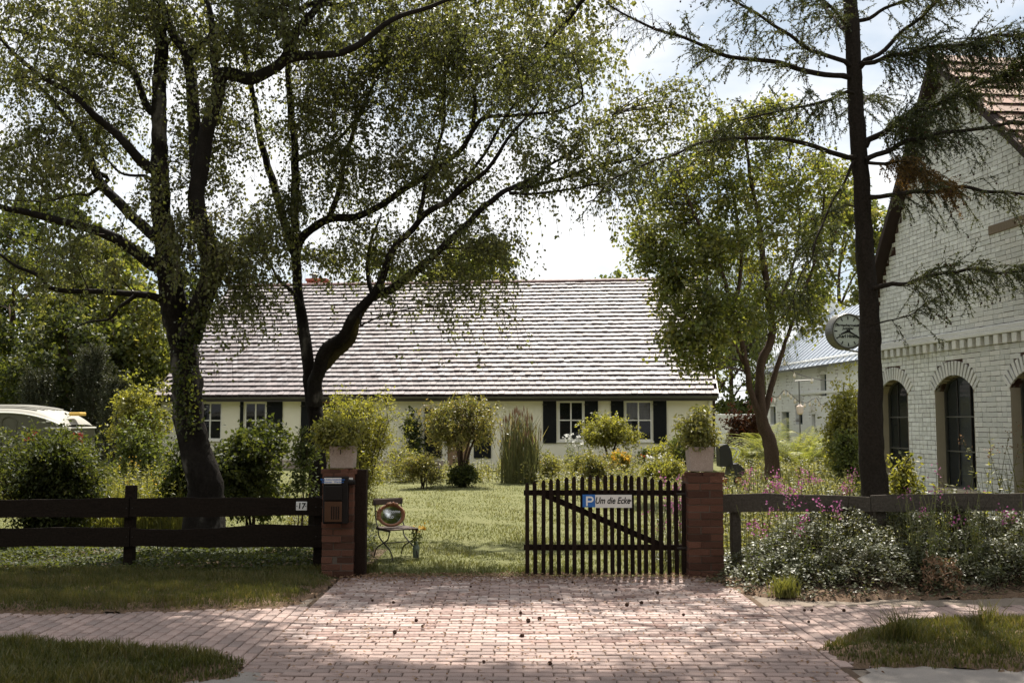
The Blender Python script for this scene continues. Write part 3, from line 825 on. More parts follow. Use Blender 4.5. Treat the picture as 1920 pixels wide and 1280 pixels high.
# roof: deck, tiles, ridge, gutter
rx0, rx1 = hx(289, 35.5), hx(1346, 35.5)
upv = np.array([0, YR - YE, ZR - ZE]); SL = np.linalg.norm(upv); upv /= SL
nv = np.array([0, -upv[2], upv[1]])
roofp = put('roof', [[rx0, YE + .02, ZE - .02], [rx1, YE + .02, ZE - .02], [rx1, YR, ZR - .02], [rx0, YR, ZR - .02], [rx1, bk + .4, ZE - .1], [rx0, bk + .4, ZE - .1]], np.array([[0, 1, 2, 3], [3, 2, 4, 5]]), MAT['roof_under'], house)
NR = 28
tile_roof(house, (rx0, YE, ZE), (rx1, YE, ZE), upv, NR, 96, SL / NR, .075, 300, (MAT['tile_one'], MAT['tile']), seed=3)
k = 0
x = rx0
mer = None
while x < rx1 - .05:
    a = np.linspace(0, math.pi, 7)
    if mer is None:
        V = np.array([[xx, -.14 * math.cos(t), .12 * math.sin(t)] for xx in (0, .335) for t in a]); V[7:, 2] *= 1.12; V[7:, 1] *= 1.08
        mer = mk_mesh('ridge_tile', V, np.array([[q, q + 1, q + 8, q + 7] for q in range(6)] + [[0, 7, 13, 6]]), MAT['ridge_tile'])
    b_ = ROOT[house.name][0]
    inst('ridge_tile', mer, house, np.array([x, YR, ZR - .02]) - b_, (0, random.gauss(0, .01), random.gauss(0, .015)))
    x += .33; k += 1
put('fascia', *box(rx0 + .02, rx1 - .02, YE + .04, YE + .07, ZE - .2, ZE - .03), MAT['gutter'], house)
a = np.linspace(math.pi, 2 * math.pi, 9)
prof = [(YE - .06 + .075 * math.cos(t), ZE - .045 + .07 * math.sin(t)) for t in a] + [(YE - .06 + .068 * math.cos(t), ZE - .045 + .062 * math.sin(t)) for t in a[::-1]]
V = np.array([[xx, y, z] for xx in (rx0 - .02, rx1 + .02) for y, z in prof]); n = len(prof)
put('gutter', V, [np.array([[i, (i + 1) % n, n + (i + 1) % n, n + i] for i in range(n)])], MAT['dark_steel'], house)
put('soffit', [[rx0, YE + .06, ZE - .16], [rx1, YE + .06, ZE - .16], [rx1, HY + .0, ZE - .13], [rx0, HY, ZE - .13]], np.array([[0, 3, 2, 1]]), MAT['plaster'], house)
for xx, s in ((rx0, -1), (rx1, 1)):
    put('verge_board', *cat([(np.array([[xx, YE, ZE - .14], [xx + .03 * s, YE, ZE - .14], [xx + .03 * s, YR, ZR - .14], [xx, YR, ZR - .14], [xx, YE, ZE + .05], [xx + .03 * s, YE, ZE + .05], [xx + .03 * s, YR, ZR + .05], [xx, YR, ZR + .05]]), BOXF)]), MAT['gutter'], house)
put('downpipe', *rod((wx1 - .1, HY - .05, 0), (wx1 - .1, HY - .05, ZE - .1), .045, 8), MAT['white_paint'], house)
cx0, cx1 = hx(574, 43.3), hx(613, 43.3)
czt = W(960, 527, 43)[2] + .22
ch = put('chimney', *cat([box(cx0 + .05, cx1 - .05, 43.0, 43.55, 6.6, czt - .12), cbox(cx0, cx1, 42.95, 43.6, czt - .12, czt, .01)]), MAT['chimney_red'], house)
put('chimney_pot', *cat([lathe([(.13, czt), (.12, czt + .16), (.20, czt + .17), (.20, czt + .2), (.10, czt + .27), (.1, czt + .3)], 12, ((cx0 + cx1) / 2 - .15, 43.25, 0))]), MAT['dark_steel'], ch)

# wall lantern over the door
lx, ly = hx(857), HY - .22
lt = thing('wall_lantern', 'small iron lantern hanging under the eaves above the farmhouse door', 'lantern', (lx, ly, hz(770)))
zb = hz(769); zt = hz(757)
put('lamp_frame', *cat([rod((lx + sx * .07, ly + sy * .07, zb + .03), (lx + sx * .10, ly + sy * .10, zt), .010, 5) for sx in (-1, 1) for sy in (-1, 1)] + [box(lx - .08, lx + .08, ly - .08, ly + .08, zb, zb + .03)]), MAT['iron'], lt)
put('lamp_roof', *lathe([(.15, zt), (.13, zt + .03), (.05, zt + .11), (.02, zt + .15)], 8, (lx, ly, 0)), MAT['iron'], lt)
put('lamp_glass', *lathe([(.06, zb + .03), (.085, zt)], 8, (lx, ly, 0)), MAT['glass'], lt)
put('hook', *rod((lx, ly, zt + .14), (lx, ly, ZE - .14), .012, 5), MAT['iron'], lt)
for o in (house, lt):
    p = Vector((o.location.x - HX0, o.location.y - HY))
    o.location.x = HX0 + p.x * math.cos(HA) + p.y * math.sin(HA)
    o.location.y = HY - p.x * math.sin(HA) + p.y * math.cos(HA)
    o.rotation_euler.z = -HA
# ------------------------------------------------------------------ white brick barn on the right
# local x runs along the gable wall towards the street, local -y faces the garden
BD = np.array([-.1127, .9936]); BD /= np.linalg.norm(BD)
BR = np.array([7.07, 16.7, 0.0])
brz = math.atan2(-BD[1], -BD[0])
barn = thing('brick_barn', 'tall white painted brick barn with arched windows at right edge', 'barn', BR, brz)
BX0, BX1, APX, APZ = -2.0, 5.0, .62, 7.6
EL, ER = 3.85, 3.5       # eave heights at far and near corners
def roof_z(x):
    x = np.asarray(x, float)
    return np.where(x < APX, EL + (APZ - EL) * (x - BX0) / (APX - BX0), APZ + (ER - APZ) * (x - APX) / (BX1 - APX))
BW = [(-1.86, -.85), (.06, 1.18), (2.13, 3.25)]
WZ0, WZS, RISE = .62, 2.20, .24      # sill, spring line, arch rise
def arch_z(x, a, b, add=0.0):
    t = (x - (a + b) / 2) / ((b - a) / 2)
    return WZS + add + RISE * np.sqrt(np.clip(1 - t * t, 0, 1))
def opening(a, b, n=14):
    xs = np.linspace(a, b, n)
    return [(a, WZ0)] + [(x, float(arch_z(x, a, b))) for x in xs] + [(b, WZ0)]
# mortar wall: strips between and above the openings
V, F = [], []
def q4(*p):
    F.append([len(V) + i for i in range(4)]); V.extend(p)
xs = sorted(set(np.round(np.concatenate([np.linspace(BX0, BX1, 40), [APX]] + [np.linspace(a, b, 13) for a, b in BW]), 4)))
YM = .0
for a, b in zip(xs, xs[1:]):
    m = (a + b) / 2
    w = [q for q in BW if q[0] - 1e-4 <= a and b <= q[1] + 1e-4]
    ta, tb = float(roof_z(a)), float(roof_z(b))
    if w:
        za, zb = float(arch_z(a, *w[0])), float(arch_z(b, *w[0]))
        q4((a, YM, za), (b, YM, zb), (b, YM, tb), (a, YM, ta)); q4((a, YM, -.1), (b, YM, -.1), (b, YM, WZ0), (a, YM, WZ0))
        q4((a, YM - .012, za), (a, .22, za), (b, .22, zb), (b, YM - .012, zb))
    else:
        q4((a, YM, -.1), (b, YM, -.1), (b, YM, tb), (a, YM, ta))
put('mortar_wall', V, np.array(F), MAT['white_joint'], barn, local=True)
for a, b in BW:
    RV, RF = [], []
    n = 14; xs_ = np.linspace(a, b, n)
    prof = [(a, WZ0)] + [(x, float(arch_z(x, a, b))) for x in xs_] + [(b, WZ0)]
    for (p, q) in zip(prof, prof[1:] + prof[:1]):
        i = len(RV); RV += [(p[0], -.018, p[1]), (q[0], -.018, q[1]), (q[0], .21, q[1]), (p[0], .21, p[1])]; RF.append([i, i + 1, i + 2, i + 3])
    put('reveal', RV, np.array(RF), MAT['reveal'], barn, local=True)
# bricks
CH = .077
bricks = []
z = 0.0
rowi = 0
rs = np.random.default_rng(4)
DZ0, DZ1 = 2.76, 3.06       # cornice band
while z < APZ:
    zc = z + CH / 2
    x = BX0 + rs.uniform(0, .1)
    x = BX0
    stretch = rowi % 2
    while x < BX1 - .02:
        l = .252 if (rs.random() < (.8 if stretch else .25)) else .125
        l = min(l, BX1 - x)
        segs = [(x, x + l)]
        for a, b in BW:
            if WZ0 - .02 < zc < WZS + RISE + .26:
                lo, hi = a, b
                if zc > WZS - .04:
                    # the voussoir ring above the opening
                    t = (zc - WZS) / (RISE + .24)
                    if t >= 1: continue
                    hw = (b - a) / 2 * math.sqrt(max(0, 1 - max(0, t) ** 2)) + .10 * (t > .02)
                    lo, hi = (a + b) / 2 - hw - .02, (a + b) / 2 + hw + .02
                new = []
                for s0, s1 in segs:
                    if s1 <= lo or s0 >= hi: new.append((s0, s1)); continue
                    if s0 < lo: new.append((s0, lo))
                    if s1 > hi: new.append((hi, s1))
                segs = new
        for s0, s1 in segs:
            top = float(min(roof_z(s0), roof_z(s1)))
            if s1 - s0 > .03 and zc + CH / 2 < top + .02:
                bricks.append((s0 + .004, s1 - .004, zc, 0.0))
        x += l
    z += CH; rowi += 1
def in_view(s):
    x = (s[0] + s[1]) / 2
    p = BR[:2] - BD * x
    px = 960 + FPX * p[0] / p[1]; py = 788 - FPX * (s[2] - EYE) / p[1]
    return px < 1925 and px > 1655 and py < 925, p[1]
vis = [(in_view(s), s) for s in bricks]
vis = sorted(vis, key=lambda t: (not t[0][0], t[0][1] + abs(t[1][2] - 2.2) * .8))
bme = mk_mesh('brick', *faced(-.5, .5, -.5, .5, -.5, .5, .05, 'front'), MAT['white_brick_one'])
for (f, Yd), s in vis[:300]:
    pr = rs.normal(0, .0012)
    inst('brick', bme, barn, ((s[0] + s[1]) / 2, -.004 + pr, s[2] + rs.normal(0, .0012)), (0, rs.normal(0, .006), rs.normal(0, .008)), (s[1] - s[0] + rs.uniform(0, .004), .020, CH - rs.uniform(.005, .010)))
ps, rn = [], []
for (f, Yd), s in vis[300:]:
    pr = rs.normal(0, .0012); g = rs.uniform(.002, .0048)
    Vb, Fb = faced(s[0] + g * .5, s[1] - g * .5, -.014 + pr, .01, s[2] - CH / 2 + g, s[2] + CH / 2 - g, .003, 'front')
    Vb[:, 2] += (Vb[:, 0] - s[0]) * rs.normal(0, .006)
    ps.append((Vb, Fb)); rn.append(np.full(len(Vb), rs.random()))
V, F = cat(ps)
put('upper_bricks', V, F, MAT['white_brick'], barn, local=True, rnd=np.concatenate(rn), kind='stuff')
# voussoirs
for a, b in BW:
    n = 17; c, hw = (a + b) / 2, (b - a) / 2
    R0 = (hw * hw + RISE * RISE) / (2 * RISE); zc0 = WZS + RISE - R0; A0 = math.asin(hw / R0)
    for k in range(n):
        t = -A0 - .04 + (2 * A0 + .08) * (k + .5) / n
        p = (c + (R0 + .125) * math.sin(t), -.006, zc0 + (R0 + .125) * math.cos(t))
        inst('arch_brick', bme, barn, p, (0, t, 0), (.062, .034, .225))
# cornice: ledge and dentils
put('cornice', *cat([cbox(BX0 - .01, BX1, -.10, -.004, 3.0, 3.06, .008), cbox(BX0 - .01, BX1, -.075, -.004, 3.062, 3.13, .008)]), MAT['white_brick_one'], barn, local=True)
x = BX0 + .03
dme = mk_mesh('dentil', *cbox(-.06, .06, -.082, 0, -.07, .07, .006), MAT['white_brick_one'])
while x < BX1:
    inst('dentil', dme, barn, (x + .06, -.002, 2.925)); x += .225
# string band high on the gable
MAT['rust_band'] = surf('rust_band', [(.16, .12, .085), (.26, .21, .16)], 9, .9, .2, .3, 60, stretch=(4, 4, 1))
put('string_band', *cbox(1.75, 4.2, -.035, -.004, 4.52, 4.66, .01), MAT['rust_band'], barn, local=True)
# windows: iron frames and dark glass
for a, b in BW:
    o_ = opening(a, b)
    n = len(o_); c = (a + b) / 2
    inner = [(c + (x - c) * .93, WZ0 + (z - WZ0) * .972 + .03) for x, z in o_]
    V = [(x, y, z) for y in (.14, .19) for x, z in o_] + [(x, y, z) for y in (.14, .19) for x, z in inner]
    F = []
    for i in range(n):
        j = (i + 1) % n
        F += [[i, j, 2 * n + j, 2 * n + i], [n + i, 3 * n + i, 3 * n + j, n + j], [2 * n + i, 2 * n + j, 3 * n + j, 3 * n + i]]
    wf = put('window', V, np.array(F), MAT['dark_steel'], barn, local=True)
    put('pane', [(x, .175, z) for x, z in inner], np.array([list(range(n))]), MAT['glass'], wf, local=True)
    for zz in (1.22, 1.78):
        put('glazing_bar', *box(a + .04, b - .04, .150, .18, zz - .012, zz + .012), MAT['dark_steel'], wf, local=True)
    for q in (1 / 3, 2 / 3):
        xx = a + (b - a) * q
        put('glazing_bar', *box(xx - .010, xx + .010, .155, .172, WZ0 + .05, float(arch_z(xx, a, b)) - .03), MAT['iron'], wf, local=True)
    put('sill', *cbox(a - .04, b + .04, -.07, .20, WZ0 - .06, WZ0 - .002, .006), MAT['reveal'], wf, local=True)
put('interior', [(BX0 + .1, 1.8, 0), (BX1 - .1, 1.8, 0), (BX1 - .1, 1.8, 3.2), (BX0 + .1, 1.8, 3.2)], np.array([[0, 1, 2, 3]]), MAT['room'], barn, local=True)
put('wall', [(BX0, .0, -.1), (BX0, 10, -.1), (BX0, 10, EL), (BX0, 0, EL), (BX1, 0, -.1), (BX1, 10, -.1), (BX1, 10, ER), (BX1, 0, ER)], np.array([[0, 1, 2, 3], [4, 7, 6, 5]]), MAT['far_white'], barn, local=True)
# roof: soffit, verge boards and tiles on the street side
OV = -.20
b0, rz0 = ROOT[barn.name]
def bw(x, y, z):
    c, s = math.cos(rz0), math.sin(rz0)
    return np.array([b0[0] + x * c - y * s, b0[1] + x * s + y * c, z])
sl_n = np.array([BX1 - APX, ER - APZ]); sl_f = np.array([APX - BX0, APZ - EL])
def slab(xa, za, xb, zb, y0, y1, t):
    d = np.array([xb - xa, zb - za]); d /= np.linalg.norm(d); nn = np.array([-d[1], d[0]]) * t
    if nn[1] < 0: nn = -nn
    pts = [(xa, za), (xb, zb), (xb + nn[0], zb + nn[1]), (xa + nn[0], za + nn[1])]
    return extrude(pts, (y0, y1))
fixn(put('roof', *cat([slab(BX0 - .04, EL - .06, APX, APZ + .02, OV, 10, .06), slab(APX, APZ + .02, BX1 + .3, ER - .28, OV, 10, .09)]), MAT['roof_under'], barn, local=True))
fixn(put('verge_board', *cat([slab(BX0 - .04, EL - .10, APX, APZ - .02, OV - .03, OV - .002, .09), slab(APX, APZ - .0, BX1 + .3, ER - .30, OV - .03, OV - .002, .10)]), MAT['roof_under'], barn, local=True))
MAT['barn_tile'] = rndsurf('barn_tile', [(.20, .12, .085), (.30, .19, .14), (.26, .15, .11), (.34, .24, .18)], .6, .4, 12, .25, .25)
MAT['barn_tile_one'] = surf('barn_tile_one', [(.22, .13, .095), (.33, .22, .165)], 4, .6, .4, .25, 50, objvar=.2, fine=.2)
d2 = np.array([APX - (BX1 + .3), APZ + .11 - (ER - .17)]); LN = np.linalg.norm(d2); d2 /= LN
e0, e1 = bw(BX1 + .3, OV - .02, ER - .17), bw(BX1 + .3, 6.5, ER - .17)
c_, s_ = math.cos(rz0), math.sin(rz0)
upw = np.array([d2[0] * c_, d2[0] * s_, d2[1]])
# rows from the ridge down: nearest to view are the upper rows, so keep the whole slope
NRB = int(LN / .30)
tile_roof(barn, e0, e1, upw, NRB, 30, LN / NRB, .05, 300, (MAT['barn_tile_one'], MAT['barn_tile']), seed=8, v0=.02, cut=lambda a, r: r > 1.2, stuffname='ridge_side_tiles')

# station clock on a bracket at the barn corner
CY = 17.3
cc = W(1584, 622, CY)
rc = 34.0 / KP(CY)
clk = thing('station_clock', 'round double faced station clock with white dial on the barn corner', 'clock', cc)
ang = rad(10)          # the dial turns a little to the left of the camera
fx = np.array([math.cos(ang), math.sin(ang), 0]); fy = np.array([-math.sin(ang), math.cos(ang), 0])   # fx right across the dial, fy away
fz = np.array([0, 0, 1.0])
def cl(p): p = np.asarray(p, float); return cc + p[..., 0:1] * fx + p[..., 1:2] * fy + p[..., 2:3] * fz
def disc(r, y, n=40): 
    t = np.linspace(0, 2 * math.pi, n, endpoint=False)
    return np.stack([r * np.cos(t), np.full(n, y), r * np.sin(t)], 1)
def ringprof(prof, n=40):
    t = np.linspace(0, 2 * math.pi, n, endpoint=False)
    V = np.concatenate([np.stack([r * np.cos(t), np.full(n, y), r * np.sin(t)], 1) for r, y in prof])
    i = np.arange(len(prof) - 1)[:, None] * n; j = np.arange(n)[None]
    F = np.stack([i + j, i + (j + 1) % n, i + n + (j + 1) % n, i + n + j], -1).reshape(-1, 4)
    return V, F
DD = .24
V, F = ringprof([(rc * .86, -DD / 2 + .012), (rc * .9, -DD / 2 - .012), (rc * .97, -DD / 2 - .012), (rc, -DD / 2 + .01), (rc * .985, -DD / 2 + .035), (rc * .985, DD / 2 - .035), (rc, DD / 2 - .01), (rc * .97, DD / 2 + .012), (rc * .86, DD / 2 - .012)])
fixn(put('clock_case', cl(V), F, MAT['dark_steel'], clk, smooth=False))
put('dial', cl(disc(rc * .9, -DD / 2 + .006)), np.array([list(range(40))]), MAT['dial'], clk)
V, F = cat([(np.zeros((0, 3)), np.zeros((0, 4), int))] + [])if False else (None, None)
ps = []
for k in range(60):
    t = math.pi / 2 - k * math.pi / 30
    r0, r1, w = (.64, .83, .032) if k % 5 == 0 else (.78, .83, .009)
    d_ = np.array([math.cos(t), 0, math.sin(t)]); n_ = np.array([-math.sin(t), 0, math.cos(t)])
    q = np.array([d_ * r0 * rc - n_ * w * rc, d_ * r1 * rc - n_ * w * rc, d_ * r1 * rc + n_ * w * rc, d_ * r0 * rc + n_ * w * rc]); q[:, 1] = -DD / 2 + .003
    ps.append((cl(q), np.array([[0, 1, 2, 3]])))
put('minute_marks', *cat(ps), MAT['ink'], clk)
def hand(deg, ln, w, y):
    t = math.pi / 2 - rad(deg); d_ = np.array([math.cos(t), 0, math.sin(t)]); n_ = np.array([-math.sin(t), 0, math.cos(t)])
    q = np.array([-d_ * .12 * rc - n_ * w, d_ * ln * rc - n_ * w * .5, d_ * ln * rc + n_ * w * .5, -d_ * .12 * rc + n_ * w]); q2 = q.copy(); q[:, 1] = y; q2[:, 1] = y - .004
    return cl(np.vstack([q, q2])), BOXF
put('hour_hand', *hand(250, .46, rc * .07, -DD / 2 - .001), MAT['ink'], clk)
put('minute_hand', *hand(118, .84, rc * .05, -DD / 2 - .006), MAT['ink'], clk)

def text_mesh(name, body, size, mat, parent, world_of, shear=0.0, bold=0.0, align='CENTER', sx=1.0, kind=None):
    cu = bpy.data.curves.new('lettering', 'FONT')
    cu.body = body; cu.size = size; cu.shear = shear; cu.offset = bold; cu.align_x = align; cu.align_y = 'CENTER'; cu.resolution_u = 3
    ob = bpy.data.objects.new('lettering_tmp', cu); COL.objects.link(ob)
    dg = bpy.context.evaluated_depsgraph_get()
    me = bpy.data.meshes.new_from_object(ob.evaluated_get(dg))
    bpy.data.objects.remove(ob); bpy.data.curves.remove(cu)
    V = np.array([v.co[:] for v in me.vertices])
    tris = [[], []]
    F3 = [list(p.vertices) for p in me.polygons if len(p.vertices) == 3]; F4 = [list(p.vertices) for p in me.polygons if len(p.vertices) == 4]
    FN = [np.array([list(p.vertices)]) for p in me.polygons if len(p.vertices) > 4]
    fs = ([np.array(F3)] if F3 else []) + ([np.array(F4)] if F4 else []) + FN
    V[:, 0] *= sx
    bpy.data.meshes.remove(me)
    return put(name, world_of(V), fs, mat, parent)
def on_dial(dz):
    return lambda V: cl(np.stack([V[:, 0], np.full(len(V), -DD / 2 + .002), V[:, 1] + dz], 1))
text_mesh('lettering', 'Uhrmachermeister', rc * .20, MAT['ink'], clk, on_dial(rc * .33), .1, .002)
text_mesh('lettering', 'Juwelier', rc * .20, MAT['ink'], clk, on_dial(rc * .16), .1, .002)
text_mesh('lettering', 'Karl Hirsch', rc * .24, MAT['ink'], clk, on_dial(-rc * .28), .1, .003)
end = bw(BX0 + .02, -.02, cc[2])
put('bracket', *cat([rod(cc + fz * rc * .98, (end[0], end[1], cc[2] + rc * 1.15), .022, 8), rod(cc - fz * rc * .98, (end[0], end[1], cc[2] - rc * 1.0), .018, 8), rod((end[0], end[1], cc[2] + rc * 1.3), (end[0], end[1], cc[2] - rc * 1.2), .025, 6)]), MAT['dark_steel'], clk)

# ------------------------------------------------------------------ far outbuilding with a metal roof
ob = thing('outbuilding', 'white brick outbuilding with grey metal roof behind the fern bed', 'barn', (13.0, 45, 0), math.atan2(-1, .083))
orz = ROOT[ob.name][1]
def solve(px, py):
    """x along the wall and z where the photograph shows a point of the outbuilding's garden wall"""
    u = (px - 960) / FPX
    c, s = math.cos(orz), math.sin(orz)
    # 13 + t c = u (45 + t s)
    t = (u * 45 - 13) / (c - u * s)
    Y = 45 + t * s
    return t, EYE + (788 - py) / FPX * Y
x0 = solve(1436, 700)[0]; x1 = 13.0
ez = 4.4
hs_ = []
for (pa, pb, pt, pb_) in ((1443, 1453, 762, 795), (1464, 1478, 772, 835), (1490, 1503, 758, 795), (1520, 1527, 776, 802), (1538, 1549, 702, 742)):
    a, zt = solve(pa, pt); b, zb = solve(pb, pb_)
    zb = max(zb, .05)
    hs_.append((a, b, zb, zt))
V, F = holed(x0, x1, -.1, ez, hs_, 0, .35)
put('wall', *cat([(V, F), (np.array([[x0, 0, -.1], [x0, 7, -.1], [x0, 7, ez], [x0, 3.5, ez + 3.5], [x0, 0, ez], [x1, 0, -.1], [x1, 7, -.1], [x1, 7, ez], [x1, 3.5, ez + 3.5], [x1, 0, ez]]), [np.array([[0, 1, 2, 3, 4], [9, 8, 7, 6, 5]])])]), MAT['far_brick'], ob, local=True)
for i, (a, b, c, d) in enumerate(hs_):
    if i == 1:
        put('door', *box(a + .05, b - .02, .22, .28, c, d - .03), MAT['dark_green_paint'], ob, local=True)
    else:
        w_ = put('window', *cat([box(a, a + .07, .2, .27, c, d), box(b - .07, b, .2, .27, c, d), box(a + .07, b - .07, .2, .27, d - .07, d), box(a + .07, b - .07, .2, .27, c, c + .07), box((a + b) / 2 - .03, (a + b) / 2 + .03, .21, .26, c + .07, d - .07)]), MAT['dark_green_paint'], ob, local=True)
        put('pane', [(a, .24, c), (b, .24, c), (b, .24, d), (a, .24, d)], np.array([[0, 1, 2, 3]]), MAT['glass'], w_, local=True)
        # arched brick lintel
        put('lintel', *cat([cbox(a - .12 + (b - a + .24) * k / 7, a - .12 + (b - a + .24) * (k + 1) / 7 - .02, -.04, -.002, d + .02 + .12 * math.sin(math.pi * (k + .5) / 7), d + .27 + .12 * math.sin(math.pi * (k + .5) / 7), .008) for k in range(7)]), MAT['white_brick_one'], ob, local=True)
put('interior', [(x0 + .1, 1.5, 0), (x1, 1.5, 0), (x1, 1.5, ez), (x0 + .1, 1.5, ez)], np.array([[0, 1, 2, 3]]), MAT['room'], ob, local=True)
put('string_band', *cbox(x0, x1, -.06, -.002, 2.86, 2.98, .01), MAT['far_white'], ob, local=True)
put('cornice', *cat([cbox(x0, x1, -.10, -.002, ez - .22, ez - .06, .01)]), MAT['far_white'], ob, local=True)
rfp = put('roof', [(x0 - .3, -.35, ez - .38), (x1, -.35, ez - .38), (x1, 3.5, ez + 2.75), (x0 - .3, 3.5, ez + 2.75), (x1, 7.4, ez - .38), (x0 - .3, 7.4, ez - .38)], np.array([[0, 1, 2, 3], [3, 2, 4, 5]]), MAT['metal_roof'], ob, local=True)
x = x0 - .28
sme = mk_mesh('seam', *slab(-.0, 0, 3.85, 3.93, -.018, .018, .05), MAT['metal_roof'])
me_v = np.array([[0, -.35, ez - .36], [.04, -.35, ez - .36], [.04, 3.5, ez + 2.77], [0, 3.5, ez + 2.77], [0, -.38, ez - .32], [.04, -.38, ez - .32], [.04, 3.47, ez + 2.81], [0, 3.47, ez + 2.81]])
sme = mk_mesh('roof_seam', me_v, BOXF, MAT['metal_roof'])
while x < x1:
    inst('roof_seam', sme, ob, (x, 0, 0)); x += .55
put('gutter', *box(x0 - .3, x1, -.45, -.36, ez - .46, ez - .37), MAT['dark_steel'], ob, local=True)
gw0, gw1 = W(1336, 780, 51), W(1442, 780, 51)
put('garden_wall', *cbox(gw0[0], gw1[0], 51, 51.3, -.1, W(960, 776, 51)[2], .02), MAT['far_white'])
o_ = bpy.data.objects['garden_wall']; tag(o_, 'low white wall between the farmhouse end and the rust red bush', 'wall')

# lamp post with a cross bar and the string of bulbs in front of the outbuilding
lp = W(1500, 800, 37)
t = thing('garden_pole', 'thin pole with cross bar carrying a hanging lantern by the outbuilding', 'pole', (lp[0], lp[1], 0))
zt = W(960, 714, 37)[2]
put('pole', *rod((lp[0], lp[1], 0), (lp[0], lp[1], zt), .025, 6), MAT['dark_steel'], t)
put('cross_bar', *rod((lp[0] - .15, lp[1], zt), (lp[0] + .55, lp[1], zt + .04), .02, 6), MAT['dark_steel'], t)
put('lamp', *lathe([(.02, zt - .85), (.14, zt - .95), (.12, zt - 1.2), (.05, zt - 1.25)], 8, (lp[0], lp[1] - .05, 0)), MAT['curtain'], t)
def string_of(pts, n, label, Yd, bulbs=True):
    P = spline(np.array([W(a, b, Yd) for a, b in pts]), 40)
    t = thing('string_lights', label, 'string lights', P[0])
    put('cable', *tubes(P[None], np.full((1, 40), .012), 4), MAT['iron'], t)
    bm = None
    for k in range(n):
        p = P[int((k + .5) * 40 / n)]
        if bm is None:
            V, F = lathe([(.02, 0), (.025, -.06), (.05, -.11), (.045, -.16), (.01, -.19)], 8)
            bm = mk_mesh('bulb', V, F, MAT['glow_bulb'])
        inst('bulb', bm, t, p - P[0])
string_of([(1462, 655), (1480, 690), (1500, 702), (1540, 712), (1575, 713)], 4, 'thin cable of bulbs from the multi trunk tree to the right bush', 33)
string_of([(1440, 735), (1456, 745), (1471, 731), (1482, 738), (1497, 751), (1513, 755)], 9, 'zigzag string of bulbs along the outbuilding wall left of the pole', 37)
string_of([(1513, 755), (1530, 746), (1540, 758), (1553, 752)], 5, 'short string of bulbs right of the pole over the small niche', 37)
P = np.array([W(a, b, 34.5) for a, b in ((1438, 744), (1448, 741), (1456, 746))])
t = thing('bunting', 'tiny pennant string tied to the multi trunk tree', 'bunting', P[0])
put('cable', *tubes(P[None], np.full((1, 3), .008), 4), MAT['iron'], t)
for k, m in ((0, 'red_paint'), (1, 'red_paint'), (2, 'sign_white')):
    a = P[0] + (P[-1] - P[0]) * (k + .1) / 3; b = P[0] + (P[-1] - P[0]) * (k + .8) / 3
    put('pennant', np.array([a, b, (a + b) / 2 + [0, 0, -.2], a + [0, .01, 0], b + [0, .01, 0], (a + b) / 2 + [0, .01, -.2]]), [np.array([[0, 1, 2], [3, 5, 4]])], MAT[m], t)
# ------------------------------------------------------------------ brick gate pillars
GY = 11.25
def pillar(px0, px1, ytop, label, front, depth, zskip=None):
    x0, x1 = W(px0, 900, front)[0], W(px1, 900, front)[0]
    zt = W(960, ytop, front)[2]
    p = thing('gate_pillar', label, 'gate pillar', ((x0 + x1) / 2, front, 0))
    y0, y1 = front, front + depth
    put('mortar_core', *box(x0 + .008, x1 - .008, y0 + .008, y1 - .008, -.1, zt - .012), MAT['mortar'], p)
    n = int(round(zt / .077)); h = zt / n
    w = x1 - x0
    full = mk_mesh('brick', *cbox(-.5, .5, -.5, .5, -.5, .5, .035), MAT['brick_red'])
    b = ROOT[p.name][0]
    for r in range(n):
        z = (r + .5) * h
        cut = .62 if r % 2 else .36
        for ys, th in ((y0 + .055, .11), (y1 - .055, .11)):
            xa = x0
            for fr in (cut, 1 - cut):
                l = w * fr
                inst('brick', full, p, np.array([xa + l / 2 + random.gauss(0, .002), ys + random.gauss(0, .003), z]) - b, (0, random.gauss(0, .006), random.gauss(0, .012)), (l - .008, th, h - .009))
                xa += l
        for xs in (x0 + .055, x1 - .055):
            inst('brick', full, p, np.array([xs + random.gauss(0, .002), (y0 + y1) / 2, z]) - b, (0, random.gauss(0, .006), random.gauss(0, .012)), (.11, depth - .228, h - .009))
    # loose broken bricks on the top
    for k in range(4):
        inst('coping_stone', full, p, np.array([x0 + w * (.12 + .25 * k), y0 + .05 + .05 * random.random(), zt + .012]) - b, (random.gauss(0, .05), random.gauss(0, .06), random.gauss(0, .3)), (.13, .11, .05))
    return p, x0, x1, zt
pr_, prx0, prx1, przt = pillar(1289, 1356, 892, 'low red brick gate pillar beside the closed picket gate, flowers behind', 11.1, .40)
pl_, plx0, plx1, plzt = pillar(604, 664, 886, 'low red brick gate pillar holding the letterbox at the left', 11.1, .40)

